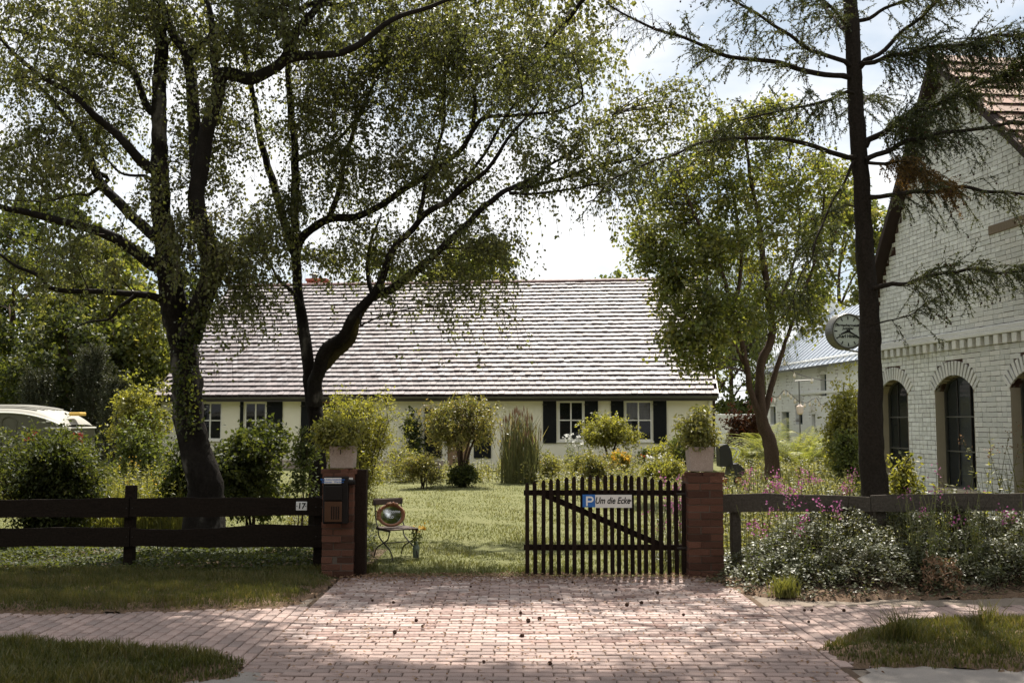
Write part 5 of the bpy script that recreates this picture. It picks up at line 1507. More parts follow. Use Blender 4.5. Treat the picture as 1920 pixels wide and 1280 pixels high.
def sprays(S, L, T=9, tl=(.35, .8), droop=1.0, leaves=14, ls=.05, lw=.8, spread=.6, lift=.15, br=(.010, .003), leafup=0.0, jit=.03, hang=.6, uspan=(.45, 1), twr=.0028, flat2=False):
    """branches from the nearest limb point to every spray centre, twigs on their outer part, leaves along the twigs"""
    N = len(S)
    idx = np.empty(N, int)
    for a in range(0, N, 400):
        D = S[a:a + 400, None] - L[None]
        dd = np.linalg.norm(D, axis=2) + .9 * np.maximum(0, -D[..., 2]) + .0
        idx[a:a + 400] = dd.argmin(1)
    A = L[idx]; dist = np.linalg.norm(S - A, axis=1)
    Cc = A + (S - A) * .5 + np.c_[R_.normal(0, .1, (N, 2)) * dist[:, None], lift * dist + R_.normal(0, .06, N) * dist]
    u = np.linspace(0, 1, 7)[None, :, None]
    B = A[:, None] * (1 - u) ** 2 + 2 * Cc[:, None] * u * (1 - u) + S[:, None] * u * u
    rb = (br[1] + (br[0] - br[1]) * np.clip(dist, .3, 2.5)[:, None]) * (1 - .75 * u[..., 0]) 
    Vb, Fb = tubes(B, np.maximum(rb, .002), 4)
    M = N * T
    k = np.repeat(np.arange(N), T)
    w = R_.uniform(uspan[0], uspan[1], M)[:, None]
    O = A[k] * (1 - w) ** 2 + 2 * Cc[k] * w * (1 - w) + S[k] * w * w
    out = nrm(S - A)[k]
    d0 = nrm(rdir(M) * spread + out * .5 + np.array([0, 0, .25]))
    ln = R_.uniform(tl[0], tl[1], M)
    q = np.linspace(0, 1, 5)
    dirs = d0[:, None] * (1 - q)[None, :, None] + np.array([0, 0, -1.0]) * (droop * q)[None, :, None] + 1e-6
    dirs = nrm(dirs)
    Tw = O[:, None] + np.concatenate([np.zeros((M, 1, 3)), np.cumsum(dirs[:, :-1] * (ln / 4)[:, None, None], axis=1)], axis=1)
    Vt, Ft = ribbons(Tw[:, ::2] if flat2 else Tw, np.tile(np.linspace(twr, twr * .5, 3 if flat2 else 5), (M, 1)) * 1.3)
    K = M * leaves
    kk = np.repeat(np.arange(M), leaves)
    f = R_.uniform(.05, 1, K) * 4
    i = np.minimum(f.astype(int), 3); fr = (f - i)[:, None]
    P = Tw[kk, i] * (1 - fr) + Tw[kk, i + 1] * fr + R_.normal(0, jit, (K, 3))
    ax = nrm(rdir(K) * .9 + dirs[kk, i] * .5 + np.array([0, 0, -hang]))
    Nn = nrm(rdir(K) + np.array([0, 0, leafup]))
    sz = ls * R_.uniform(.6, 1.25, K)
    Vl, Fl = leafquads(P, ax, Nn, sz, sz * lw * R_.uniform(.75, 1.1, K), .06)
    rs = np.clip(R_.normal(.45, .2, N), 0, 1)
    rn = np.clip(rs[k][kk] + R_.normal(0, .2, K), 0, 1)
    return cat([(Vb, Fb), (Vt, Ft)]), (Vl, Fl, rn.repeat(4))
def clumps(C, gap=.0, gs=1.1, seed=0, mult=1.0):
    out = []
    for (px, py, rx, ry, Y, dY, n) in C:
        k = KP(Y)
        n = int(n * mult)
        p = in_ell(int(n * 1.8), W(px, py, Y), (rx / k, dY, ry / k))
        v = vnoise(p, gs, seed)
        p = p[v > -gap * 1.0 + R_.normal(0, .35, len(p)) - .25][:n]
        out.append(p)
    return np.concatenate(out)
def tree(name, label, base, trunks, S, bark, leafmat_, opts, barkl=None, group=None, catg='tree', extra=None):
    """trunks: list of (points, radii, material, part name)"""
    t = thing(name, label, catg, base, group=group)
    for P, r, mt, pn in trunks:
        put(pn, *tubes(P[None], r[None], 22 if r.max() > .1 else 12 if r.max() > .06 else 8, rough=.10), mt, t, smooth=True)
    L = np.concatenate([P for P, r, m, n in trunks if n != 'root'])
    lo = L[L[:, 2] > base[2] + opts.pop('clear', .6)]
    groups = [(S, opts)] + ([(extra, dict(opts, T=8, leaves=9, ls=.085, flat2=True))] if extra is not None else [])
    ws, ls_ = zip(*[sprays(s_[sun_gap(s_, 1.25)], lo if len(lo) else L, **o_) for s_, o_ in groups])
    put('twigs', *cat(ws), MAT['twig'], t, kind='stuff')
    Vl, _ = cat([(a, b) for a, b, c in ls_]); rn = np.concatenate([c for a, b, c in ls_])
    ok = sun_gap(Vl.reshape(-1, 4, 3)[:, 0])
    Vl, rn = Vl.reshape(-1, 4, 3)[ok].reshape(-1, 3), rn.reshape(-1, 4)[ok].ravel()
    put('crown', Vl, np.arange(len(Vl)).reshape(-1, 4), leafmat_, t, rnd=rn, kind='stuff')
    return t
def sun_gap(P, big=1.0):
    """the opening in the canopy through which the sun reaches the middle of the drive"""
    gx_, gy_ = P[:, 0] - P[:, 2] * to_sun[0] / to_sun[2], P[:, 1] - P[:, 2] * to_sun[1] / to_sun[2]
    w = .12 * vnoise(np.c_[gx_, gy_, gx_ * 0], 3, 61)
    q = ((gx_ + .15) / 1.5) ** 2 + ((gy_ - 8.3) / 1.12) ** 2 + w
    v = ((gx_ + 3.4) / 1.7) ** 2 + ((gy_ - 9.9) / .55) ** 2 + w
    return ((q > big) | (R_.random(len(P)) < .05)) & ((v > 1) | (R_.random(len(P)) < .6))
def flare(P, r, k=.55, h=.5):
    return r * (1 + k * np.exp(-(P[:, 2] - P[0, 2]) / h))

# ------------------------------------------------------------------ the two birches in front
B1Y, B2Y = 13.2, 14.2
LB = MAT['limb_bark']
tr = []
P, r = limb([(383, 960), (380, 900), (358, 800), (348, 700), (338, 620), (322, 540), (314, 480), (305, 400), (300, 300), (297, 220), (300, 100), (296, 0), (300, -160), (296, -320)], B1Y, B1Y + .2, .245, .05, rough=.1)
base1 = np.array([P[0, 0], B1Y, 0.0]); P[0, 2] = -.05
tr.append((P, flare(P, r, .28, .4), MAT['birch_bark'], 'trunk'))
for pts, ya, yb, a, b in (
    ([(352, 640), (372, 585), (392, 540), (402, 500), (372, 400), (372, 350), (382, 300), (392, 240), (408, 180), (416, 142), (440, 140), (470, 148), (502, 136), (532, 112), (545, 80), (565, 50), (600, 5), (640, -60)], 13.1, 12.6, .15, .04),
    ([(532, 112), (560, 106), (600, 104), (640, 100), (690, 72), (751, 30), (825, 8), (900, -20)], 12.7, 12.4, .065, .02),
    ([(374, 350), (366, 250), (358, 160), (348, 100), (322, 60), (312, 30), (298, -10), (290, -80)], 13.0, 13.6, .09, .04),
    ([(352, 108), (375, 85), (397, 66), (394, 20), (378, -20)], 13.3, 13.4, .06, .03),
    ([(408, 175), (400, 110), (398, 70)], 12.9, 13.3, .05, .04),
    ([(300, 500), (276, 488), (227, 452), (172, 428), (109, 414), (36, 394), (0, 386), (-80, 350)], 13.2, 12.4, .095, .03),
    ([(292, 445), (240, 396), (202, 356), (180, 322), (161, 278), (140, 240), (100, 190), (40, 130)], 13.2, 13.9, .08, .02),
    ([(180, 322), (205, 340), (170, 362), (140, 365), (60, 378), (0, 372)], 13.6, 14.0, .035, .01),
    ([(296, 320), (270, 306), (225, 258), (180, 220), (140, 180), (60, 130), (-20, 50)], 13.2, 12.5, .085, .02),
    ([(294, 215), (275, 200), (240, 128), (157, 94), (101, 75), (0, 52), (-60, 30)], 13.3, 13.8, .065, .02),
    ([(300, 560), (270, 553), (200, 548), (100, 541), (68, 514), (30, 500), (-10, 470)], 13.2, 12.7, .055, .015),
    ([(255, 553), (225, 572), (205, 598), (175, 600), (140, 615)], 12.9, 13.2, .03, .008),
    ([(298, 350), (275, 330), (230, 325), (190, 290)], 13.2, 13.8, .03, .01)):
    P, r = limb(pts, ya, yb, a, b)
    tr.append((P, r, LB, 'limb'))
S = clumps([(120, 120, 200, 170, 13.0, 1.6, 76), (60, 300, 130, 130, 13.0, 1.5, 38), (250, 40, 160, 110, 13.4, 1.5, 36),
            (420, 60, 150, 110, 13.2, 1.6, 38), (400, 250, 100, 140, 13.1, 1.2, 30), (440, 440, 80, 110, 12.9, .8, 19), (300, 380, 70, 90, 12.7, .5, 10),
            (570, 50, 120, 90, 12.8, 1.4, 34), (120, 470, 130, 60, 12.9, 1.1, 22), (60, 520, 90, 30, 12.9, .6, 7), (370, 470, 60, 50, 12.6, .4, 10), (445, 500, 80, 80, 12.7, .6, 13), (430, 590, 26, 60, 12.6, .25, 4), (480, 560, 40, 40, 12.8, .3, 3)], .3, 1.5, 2, 1.06)
for pts, a, b in (([(-4.62, 13.35, 8.4), (-3.6, 13.3, 9.6), (-2.4, 13.2, 10.6), (-1.0, 13.1, 11.2)], .06, .012), ([(-4.62, 13.4, 8.8), (-5.6, 13.2, 9.4), (-7.4, 13.2, 10.0)], .06, .012), ([(-4.6, 13.4, 9.4), (-4.0, 13.6, 10.8), (-3.4, 13.9, 12.0)], .05, .012), ([(-4.62, 13.35, 7.6), (-4.4, 14.4, 8.1), (-3.4, 15.3, 8.5)], .05, .012)):
    P, r = limbw(pts, a, b); tr.append((P, r, LB, 'limb'))
Sa = np.concatenate([in_ell(m_, c_, r_) for m_, c_, r_ in ((430, (-3.0, 13.3, 10.2), (2.6, 1.7, 2.0)), (60, (-6.6, 13.2, 9.3), (2.2, 1.8, 1.9)), (36, (-4.5, 14.5, 8.2), (3.0, 1.5, .8)))])
tree('birch_tree', 'big old birch with dark forked trunk left, behind the plank fence', base1, tr, S, None, MAT['birch_leaf'],
     dict(T=9, tl=(.3, 1.05), droop=1.7, leaves=17, ls=.052, lw=.82, spread=.7, clear=3.2, br=(.009, .003)), extra=Sa)

tr = []
P, r = limb([(600, 970), (597, 900), (593, 800), (584, 740), (578, 690), (569, 620), (562, 570), (558, 520), (556, 460), (554, 400), (554, 330), (552, 260), (544, 200), (538, 130), (534, 40), (530, -100)], B2Y, B2Y + .4, .118, .03, rough=.1)
base2 = np.array([P[0, 0], B2Y, 0.0]); P[0, 2] = -.05
tr.append((P, flare(P, r, .5, .4), MAT['birch_bark'], 'trunk'))
for pts, ya, yb, a, b, mt in (
    ([(590, 760), (592, 715), (598, 690), (612, 655), (642, 630), (657, 603), (688, 566), (712, 534), (738, 470), (786, 415), (843, 372), (891, 337), (922, 306), (960, 250), (1010, 190)], 14.2, 13.2, .105, .015, MAT['birch_bark']),
    ([(604, 690), (625, 668), (650, 645), (662, 628), (668, 600), (690, 566)], 14.15, 13.95, .075, .055, MAT['moss_bark']),
    ([(700, 556), (733, 542), (786, 503), (852, 442), (913, 385), (952, 358), (1027, 341), (1132, 310), (1190, 296)], 14.0, 12.9, .07, .012, LB),
    ([(952, 358), (1010, 325), (1066, 289), (1100, 250), (1150, 215)], 13.3, 13.0, .03, .006, LB),
    ([(955, 362), (1027, 362), (1092, 348), (1150, 340), (1200, 300)], 13.3, 12.7, .025, .006, LB),
    ([(556, 470), (572, 440), (620, 411), (672, 407), (725, 376), (795, 332), (856, 289), (887, 245), (917, 219), (1005, 214), (1088, 192), (1084, 130)], 14.4, 13.4, .075, .010, LB),
    ([(887, 247), (892, 200), (895, 153), (935, 125), (983, 83), (1010, 30)], 13.9, 14.2, .035, .008, LB),
    ([(556, 480), (538, 430), (515, 345), (500, 300), (487, 262), (477, 200), (469, 157), (454, 79), (440, 0)], 14.4, 14.9, .075, .025, LB),
    ([(563, 575), (548, 545), (520, 522), (508, 502), (470, 470)], 14.2, 13.6, .035, .01, LB),
    ([(556, 300), (580, 290), (620, 270), (670, 220), (700, 160), (720, 80)], 14.5, 15.2, .045, .012, LB),
    ([(620, 411), (640, 350), (650, 280), (690, 180), (740, 90), (790, 20)], 14.2, 15.2, .045, .012, LB),
    ([(700, 556), (690, 500), (700, 440), (715, 400)], 14.0, 14.5, .04, .012, LB),
    ([(786, 415), (800, 340), (830, 240), (835, 120), (830, 20)], 13.7, 14.6, .035, .010, LB),
    ([(843, 372), (900, 300), (960, 200), (1020, 120), (1060, 40)], 13.5, 14.3, .03, .008, LB),
    ([(690, 566), (680, 580), (676, 610)], 13.9, 13.7, .03, .01, LB)):
    P, r = limb(pts, ya, yb, a, b)
    tr.append((P, r, mt, 'limb'))
S = clumps([(560, 160, 90, 150, 14.5, 1.2, 38), (660, 250, 130, 150, 14.3, 1.3, 62), (770, 150, 140, 140, 14.2, 1.5, 66), (820, 320, 110, 90, 13.9, 1.1, 34),
            (900, 90, 130, 110, 14.0, 1.4, 46), (985, 170, 100, 130, 13.7, 1.2, 34), (1050, 70, 80, 100, 13.8, 1.0, 24), (640, 470, 80, 60, 14.3, .8, 16), (760, 470, 70, 50, 13.9, .7, 12),
            (850, 440, 100, 50, 13.8, .9, 11), (905, 490, 55, 45, 13.5, .5, 5), (500, 460, 60, 60, 14.0, .6, 14), (1060, 270, 70, 60, 13.2, .7, 10), (1120, 300, 70, 50, 12.9, .7, 12), (1000, 330, 60, 40, 13.2, .6, 8),
            (1190, 330, 40, 50, 12.8, .5, 8), (1180, 230, 70, 60, 13.2, .7, 11), (1260, 180, 60, 50, 13.2, .6, 9), (520, 390, 50, 50, 14.2, .6, 12), (700, 60, 140, 80, 14.6, 1.4, 34), (810, 480, 80, 50, 13.8, .7, 6), (905, 540, 50, 60, 13.4, .5, 6), (850, 540, 70, 40, 13.5, .5, 4), (745, 530, 40, 50, 13.9, .4, 3), (930, 470, 60, 50, 13.4, .5, 5)], .3, 1.5, 7, .96)
for pts, a, b in (([(-3.24, 14.6, 7.8), (-3.15, 14.6, 9.4), (-2.95, 14.5, 11.2)], .035, .012), ([(-3.15, 14.6, 9.0), (-2.2, 13.5, 10.2), (-.9, 12.5, 11.0), (1.6, 12.5, 11.7)], .05, .010), ([(-3.2, 14.6, 7.9), (-1.6, 15.4, 8.5), (.6, 16.0, 9.2)], .045, .010), ([(.5, 14.3, 7.2), (1.8, 13.2, 8.4), (3.6, 12.4, 9.8)], .035, .008), ([(-3.2, 14.6, 7.6), (-1.8, 16.6, 7.9), (.9, 18.3, 8.6)], .04, .010)):
    P, r = limbw(pts, a, b); tr.append((P, r, LB, 'limb'))
Sa = np.concatenate([in_ell(m_, c_, r_) for m_, c_, r_ in ((210, (-1.0, 12.8, 11.0), (2.3, .6, .7)), (70, (1.7, 12.7, 11.3), (1.3, .5, .7)), (30, (-.4, 18, 8.2), (1.8, 1.0, .8)), (24, (1.2, 18.5, 8.6), (1.2, 1.0, .6)), (70, (.3, 16.0, 9.0), (1.7, .8, 1.0)), (70, (3.5, 12.3, 9.6), (1.1, .7, .9)), (40, (-1.8, 15.5, 8.4), (1.4, 1.0, .9)))])
tree('birch_tree', 'slender birch with a mossy forked limb sweeping right over the house roof', base2, tr, S, None, MAT['birch_leaf'],
     dict(T=9, tl=(.3, 1.15), droop=1.8, leaves=17, ls=.052, lw=.82, spread=.7, clear=2.0, br=(.008, .003)), extra=Sa)

# ------------------------------------------------------------------ the larch on the right
LY0 = 12.6
P, r = limb([(1640, 980), (1640, 920), (1634, 800), (1629, 650), (1628, 600), (1622, 450), (1614, 300), (1603, 150), (1592, 0), (1583, -150), (1576, -320), (1570, -480)], LY0, LY0 + .4, .175, .06, rough=.1)
base3 = np.array([P[0, 0], LY0, 0.0]); P[0, 2] = -.05
lar = thing('larch_tree', 'tall dark straight larch trunk with drooping needle branches before the barn', 'tree', base3)
put('trunk', *tubes(P[None], flare(P, r, .25, .4)[None], 16, rough=.06), MAT['spruce_bark'], lar, smooth=True)
TP = P
LB_ = [
 ([(1592, 145), (1500, 127), (1425, 115), (1340, 95), (1270, 75), (1200, 45), (1140, 8)], 12.8, 11.8, .042, .010, 1.0),
 ([(1594, 125), (1525, 95), (1460, 55), (1370, 0), (1300, -50)], 12.8, 12.0, .036, .010, 1.0),
 ([(1604, 295), (1525, 270), (1420, 258), (1350, 260), (1275, 285), (1175, 322), (1100, 380)], 12.7, 11.7, .036, .008, .55),
 ([(1602, 300), (1570, 360), (1540, 415), (1525, 470), (1500, 530), (1490, 580)], 12.7, 12.1, .022, .006, .8),
 ([(1600, 175), (1560, 185), (1520, 195), (1480, 205), (1400, 222), (1350, 245)], 12.7, 11.9, .025, .006, 1.2),
 ([(1612, 125), (1665, 90), (1710, 45), (1760, 0), (1800, -50)], 12.8, 12.4, .036, .012, 1.0),
 ([(1612, 128), (1665, 108), (1735, 92), (1825, 78), (1920, 64), (2000, 60)], 12.8, 11.9, .034, .012, 1.5),
 ([(1622, 275), (1665, 240), (1710, 215), (1775, 188), (1850, 150), (1920, 120)], 12.8, 12.5, .045, .012, 1.7),
 ([(1624, 300), (1700, 268), (1800, 245), (1920, 230), (2020, 225)], 12.7, 11.8, .04, .012, 1.0),
 ([(1626, 305), (1690, 302), (1740, 320), (1790, 350)], 12.6, 12.2, .026, .008, 1.6),
 ([(1630, 370), (1700, 360), (1825, 355), (1920, 367), (2000, 375)], 12.6, 11.7, .033, .012, .9),
 ([(1638, 540), (1725, 520), (1800, 507), (1920, 510), (2010, 512)], 12.6, 11.6, .03, .012, 1.6),
 ([(1640, 608), (1690, 590), (1735, 570)], 12.5, 12.2, .012, .004, .7),
 ([(1604, 390), (1585, 386), (1570, 390)], 12.6, 12.5, .012, .005, .3),
 ([(1600, 60), (1560, 20), (1500, -40)], 12.9, 12.2, .03, .01, 1.0), ([(1606, 40), (1680, 10), (1780, -30), (1900, -60)], 12.9, 12.3, .03, .01, 1.2),
 ([(1585, -120), (1480, -150), (1330, -170), (1200, -150)], 13.0, 12.3, .035, .01, .6), ([(1590, -120), (1700, -150), (1850, -180), (2000, -170)], 13.0, 12.4, .035, .01, .6),
 ([(1580, -260), (1500, -290), (1380, -310)], 13.0, 13.6, .03, .01, .6), ([(1580, -260), (1660, -290), (1780, -310)], 13.0, 12.2, .03, .01, .6),
 ([(1592, -60), (1610, -90), (1640, -130)], 13.0, 14.6, .03, .01, .6), ([(1600, 200), (1620, 190), (1640, 175)], 12.9, 14.6, .03, .01, .9), ([(1590, 60), (1560, 30), (1530, 0)], 12.9, 14.6, .03, .01, .7)]
tw_parts, needles, olds, cones = [], [], [], []
def needle_tw(Pm, dens, wid=.008, ln=.026):
    """needles round many short twigs Pm (N, M, 3)"""
    N, M, _ = Pm.shape
    L = np.linalg.norm(np.diff(Pm, axis=1), axis=2).sum(1)
    n = np.maximum((L * dens).astype(int), 3)
    k = np.repeat(np.arange(N), n)
    f = R_.random(len(k)) * (M - 1); i = np.minimum(f.astype(int), M - 2); fr = (f - i)[:, None]
    q = Pm[k, i] * (1 - fr) + Pm[k, i + 1] * fr
    tg = nrm(Pm[k, i + 1] - Pm[k, i])
    d = nrm(rdir(len(k)) + tg * .7)
    s = nrm(np.cross(d, rdir(len(k)))) * wid / 2
    l = ln * R_.uniform(.7, 1.2, len(k))[:, None]
    V = np.stack([q - s, q + s, q + d * l], 1).reshape(-1, 3)
    return V, k
for bi, (pts, ya, yb, a, b, dens) in enumerate(LB_):
    P, r = limb(pts, ya, yb, a, b, jit=.035)
    put('limb', *tubes(P[None], r[None], 8, rough=.08), MAT['spruce_bark'], lar, smooth=True)
    L = np.linalg.norm(np.diff(P, axis=0), axis=1).sum()
    ns_ = int(L * 22 * dens * (2.6 if bi in (6, 7) else 1.6 if bi in (8, 9, 11) else 1))
    f = R_.uniform(.10, 1, ns_) ** .9 * (len(P) - 1); i = np.minimum(f.astype(int), len(P) - 2)
    O = P[i] + (P[i + 1] - P[i]) * (f - i)[:, None]
    tg = nrm(P[i + 1] - P[i])
    sd = nrm(np.cross(tg, [0, 0, 1.0])) * np.where(R_.random(ns_) < .5, 1, -1)[:, None]
    up = R_.normal(-.15, .45, ns_)[:, None] * np.array([0, 0, 1.0])
    d0 = nrm(sd * R_.uniform(.35, 1, ns_)[:, None] + tg * .55 + up)
    ln = R_.uniform(.25, .75, ns_) * np.clip(1.25 - f / len(P) * .6, .4, 1.2)
    q = np.linspace(0, 1, 6)
    dirs = nrm(d0[:, None] + np.array([0, 0, -1.0]) * (1.1 * q ** 1.3)[None, :, None] * R_.uniform(.2, 1.3, ns_)[:, None, None])
    Tw = O[:, None] + np.concatenate([np.zeros((ns_, 1, 3)), np.cumsum(dirs[:, :-1] * (ln / 5)[:, None, None], 1)], 1)
    # side twiglets
    m = 5
    kk = np.repeat(np.arange(ns_), m); j = R_.integers(1, 5, len(kk))
    d2 = nrm(rdir(len(kk)) * .8 + dirs[kk, j] * .9 + np.array([0, 0, -.25])); l2 = R_.uniform(.08, .24, len(kk))[:, None]
    T2 = np.stack([Tw[kk, j], Tw[kk, j] + d2 * l2 * .5, Tw[kk, j] + d2 * l2 + np.array([0, 0, -.015])], 1)
    tw_parts.append(tubes(Tw, np.tile(np.linspace(.0042, .0018, 6), (ns_, 1)), 3)); tw_parts.append(tubes(T2, np.tile([.0022, .0018, .0012], (len(kk), 1)), 3))
    tgt = olds if bi in (9,) else needles
    for Pm in (Tw, T2):
        V, k_ = needle_tw(Pm, 84, .014, .035)
        V = V.reshape(-1, 3, 3); V = V[sun_gap(V[:, 0])].reshape(-1, 3)
        tgt.append(V)
    cn = R_.random(len(kk)) < .12
    cones.append(T2[cn, -1])
put('twigs', *cat(tw_parts), MAT['twig'], lar, kind='stuff')
for nm, lst, mt in (('needles', needles, 'needle'), ('dead_needles', olds, 'needle_old')):
    V = np.concatenate(lst); n3 = len(V) // 3
    cl_ = np.clip(.45 + .3 * vnoise(V[::3], 1.2, 4) + R_.normal(0, .18, n3), 0, 1)
    put(nm, V, np.arange(len(V)).reshape(-1, 3), MAT[mt], lar, rnd=cl_.repeat(3), kind='stuff')
Cn = np.concatenate(cones)[:900]
V0, F0 = lathe([(.004, 0), (.012, -.008), (.011, -.02), (.003, -.028)], 5)
put('cones', *cat([(V0 + c, F0) for c in Cn]), MAT['cone'], lar, kind='stuff')

# ------------------------------------------------------------------ multi-trunk maple by the farmhouse
MYY = 24.0
tr = []
P, r = limb([(1452, 935), (1449, 885), (1443, 830), (1428, 786), (1424, 730), (1427, 682), (1448, 628), (1446, 590), (1430, 475), (1420, 400), (1405, 320), (1395, 240)], MYY, MYY, .185, .03)
bm = np.array([P[0, 0], MYY, 0.]); P[0, 2] = -.05
tr.append((P, flare(P, r, .3, .5), MAT['brown_bark'], 'trunk'))
for pts, ya, yb, a, b in (([(1430, 790), (1406, 730), (1400, 686), (1388, 640), (1372, 590), (1350, 500), (1300, 400), (1270, 320)], 24, 23, .09, .025), ([(1432, 780), (1450, 715), (1466, 665), (1474, 640), (1500, 560), (1530, 480), (1545, 380), (1540, 280)], 24, 24.5, .075, .02),
    ([(1388, 640), (1340, 560), (1280, 520), (1230, 480)], 23.6, 23, .05, .015), ([(1372, 590), (1390, 500), (1380, 400), (1360, 300), (1345, 230)], 23.4, 24.6, .06, .015), ([(1446, 590), (1480, 520), (1500, 420), (1480, 300)], 24, 25, .05, .015), ([(1400, 690), (1370, 640), (1330, 620), (1290, 600)], 23.8, 22.6, .04, .01)):
    P, r = limb(pts, ya, yb, a, b); tr.append((P, r, MAT['brown_bark'], 'limb'))
S = clumps([(1240, 430, 60, 60, 23.5, 1.0, 22), (1290, 340, 60, 60, 23.7, 1.1, 24), (1350, 255, 60, 45, 24.2, 1.2, 22), (1350, 350, 70, 60, 24, 1.4, 24), (1450, 230, 70, 40, 24.3, 1.3, 20), (1480, 330, 80, 60, 24.3, 1.5, 28), (1400, 440, 90, 70, 23.8, 1.5, 34), (1310, 470, 70, 50, 23.4, 1.2, 26), (1290, 560, 70, 50, 23.0, 1.2, 26), (1195, 470, 36, 50, 23.2, .7, 9), (1210, 380, 36, 40, 23.5, .7, 8), (1290, 660, 55, 50, 22.8, .8, 16), (1560, 340, 40, 60, 24.4, .8, 12),
            (1520, 440, 80, 110, 24.3, 1.4, 36), (1250, 500, 60, 60, 23.3, 1.0, 22), (1390, 580, 100, 50, 23.6, 1.4, 28), (1530, 580, 60, 60, 24.3, 1.0, 16), (1310, 620, 60, 50, 22.9, .9, 20), (1310, 680, 35, 40, 23.0, .5, 10), (1470, 560, 50, 40, 24, 1.0, 10)], .35, 1.0, 3, 1.1)
tree('maple_tree', 'multi trunk leafy maple between the farmhouse corner and the larch trunk', bm, tr, S, None, MAT['maple_leaf'],
     dict(T=9, tl=(.25, .7), droop=.35, leaves=9, ls=.095, lw=.9, spread=1.0, clear=2.6, br=(.012, .004), jit=.07, hang=.35, leafup=.7))

# ------------------------------------------------------------------ trees further back
def back_tree(name, label, px, top, Y, wpx, ybase_px, mat_, n, ls, droop=.4, hang=.4, group=None, trunkr=.2, low=.18, lw=.8, lift=.15, seed=0, tl=(.4, 1.0)):
    c = W(px, 700, Y); h = W(960, top, Y)[2]; hw = wpx / KP(Y)
    x = c[0]
    tr = []
    P = spline([(x, Y, -.1), (x + R_.normal(0, .15), Y, h * .3), (x + R_.normal(0, .3), Y + .2, h * .6), (x + R_.normal(0, .3), Y, h * .88)], 22)
    tr.append((P, np.linspace(trunkr, trunkr * .15, 22), MAT['brown_bark'], 'trunk'))
    for q in range(7):
        z = h * (.25 + .09 * q); a = R_.uniform(0, 6.28)
        L_ = hw * (.8 - .06 * q)
        p0 = P[min(21, int(22 * z / h * .95))]
        tr.append((spline([p0, p0 + [math.cos(a) * L_ * .5, math.sin(a) * L_ * .5, h * .08], p0 + [math.cos(a) * L_, math.sin(a) * L_, h * .14]], 10), np.linspace(trunkr * .4, trunkr * .1, 10), MAT['brown_bark'], 'limb'))
    zc = h * (low + 1) / 2
    S = in_ell(int(n * 2.2), (x, Y, zc), (hw, hw * .9, h * (1 - low) / 2), .25)
    v = vnoise(S, 2.2 / max(hw, 1), seed) + R_.normal(0, .3, len(S))
    S = S[v > -.12][:n]
    return tree(name, label, np.array([x, Y, 0.]), tr, S, None, mat_, dict(T=8, tl=tl, droop=droop, leaves=9, ls=ls, lw=lw, spread=1.0, clear=h * low * .6, br=(.012, .004), jit=.10, hang=hang, leafup=.5, lift=lift, twr=.005, flat2=True), group=group)
for a in (
  ('dense_tree', 'dark leafy tree at the left edge above the caravan', 20, 395, 41, 170, 0, MAT['dark_leaf'], 210, .20, dict(low=.08, seed=1)),
  ('dense_tree', 'mid green tree with sunlit clumps left of the big birch trunk', 190, 440, 40, 120, 0, MAT['maple_leaf'], 170, .20, dict(low=.06, seed=2)),
  ('dense_tree', 'deep green tree behind the left gable of the farmhouse', 320, 500, 47, 110, 0, MAT['dark_leaf'], 190, .24, dict(low=.04, seed=3)),
  ('dense_tree', 'tall dark tree at the far left behind the other trees', 90, 330, 52, 170, 0, MAT['dark_leaf'], 200, .26, dict(low=.08, seed=4)),
  ('dense_tree', 'dark tree off to the far left behind the caravan', -150, 420, 40, 150, 0, MAT['dark_leaf'], 150, .22, dict(low=.06, seed=5)),
  ('dense_tree', 'bushy tree rising behind the roof ridge right of the chimney', 885, 428, 58, 118, 0, MAT['maple_leaf'], 230, .26, dict(low=.2, seed=6)),
  ('dense_tree', 'small dense tree behind the roof ridge near the chimney', 690, 455, 60, 110, 0, MAT['mid_leaf'], 150, .26, dict(low=.2, seed=7)),
  ('dense_tree', 'pale treetop just above the right end of the roof ridge', 1150, 500, 70, 75, 0, MAT['mid_leaf'], 150, .28, dict(low=.2, seed=8)),
  ('dense_tree', 'leafy tree behind the larch trunk and the outbuilding roof', 1590, 330, 56, 110, 0, MAT['maple_leaf'], 130, .26, dict(low=.3, seed=9)),
  ('dense_tree', 'yellowish green tree between the caravan woods and the house gable', 255, 520, 39, 80, 0, MAT['maple_leaf'], 130, .19, dict(low=.03, seed=12)),
  ('dense_tree', 'broad dark tree low behind the juniper group', 130, 560, 37.5, 130, 0, MAT['dark_leaf'], 190, .17, dict(low=.03, seed=13)),
  ('dense_tree', 'green tree filling the gap between the farmhouse end and the outbuilding', 1375, 545, 62, 85, 0, MAT['mid_leaf'], 150, .26, dict(low=.03, seed=14)),
  ('willow_tree', 'weeping willow with hanging curtains behind the multi trunk maple', 1330, 395, 48, 150, 0, MAT['mid_leaf'], 190, .20, dict(low=.28, seed=10, droop=3.0, hang=1.5, lw=.35, tl=(1.2, 3.2))),
):
    back_tree(*a[:10], **a[10])
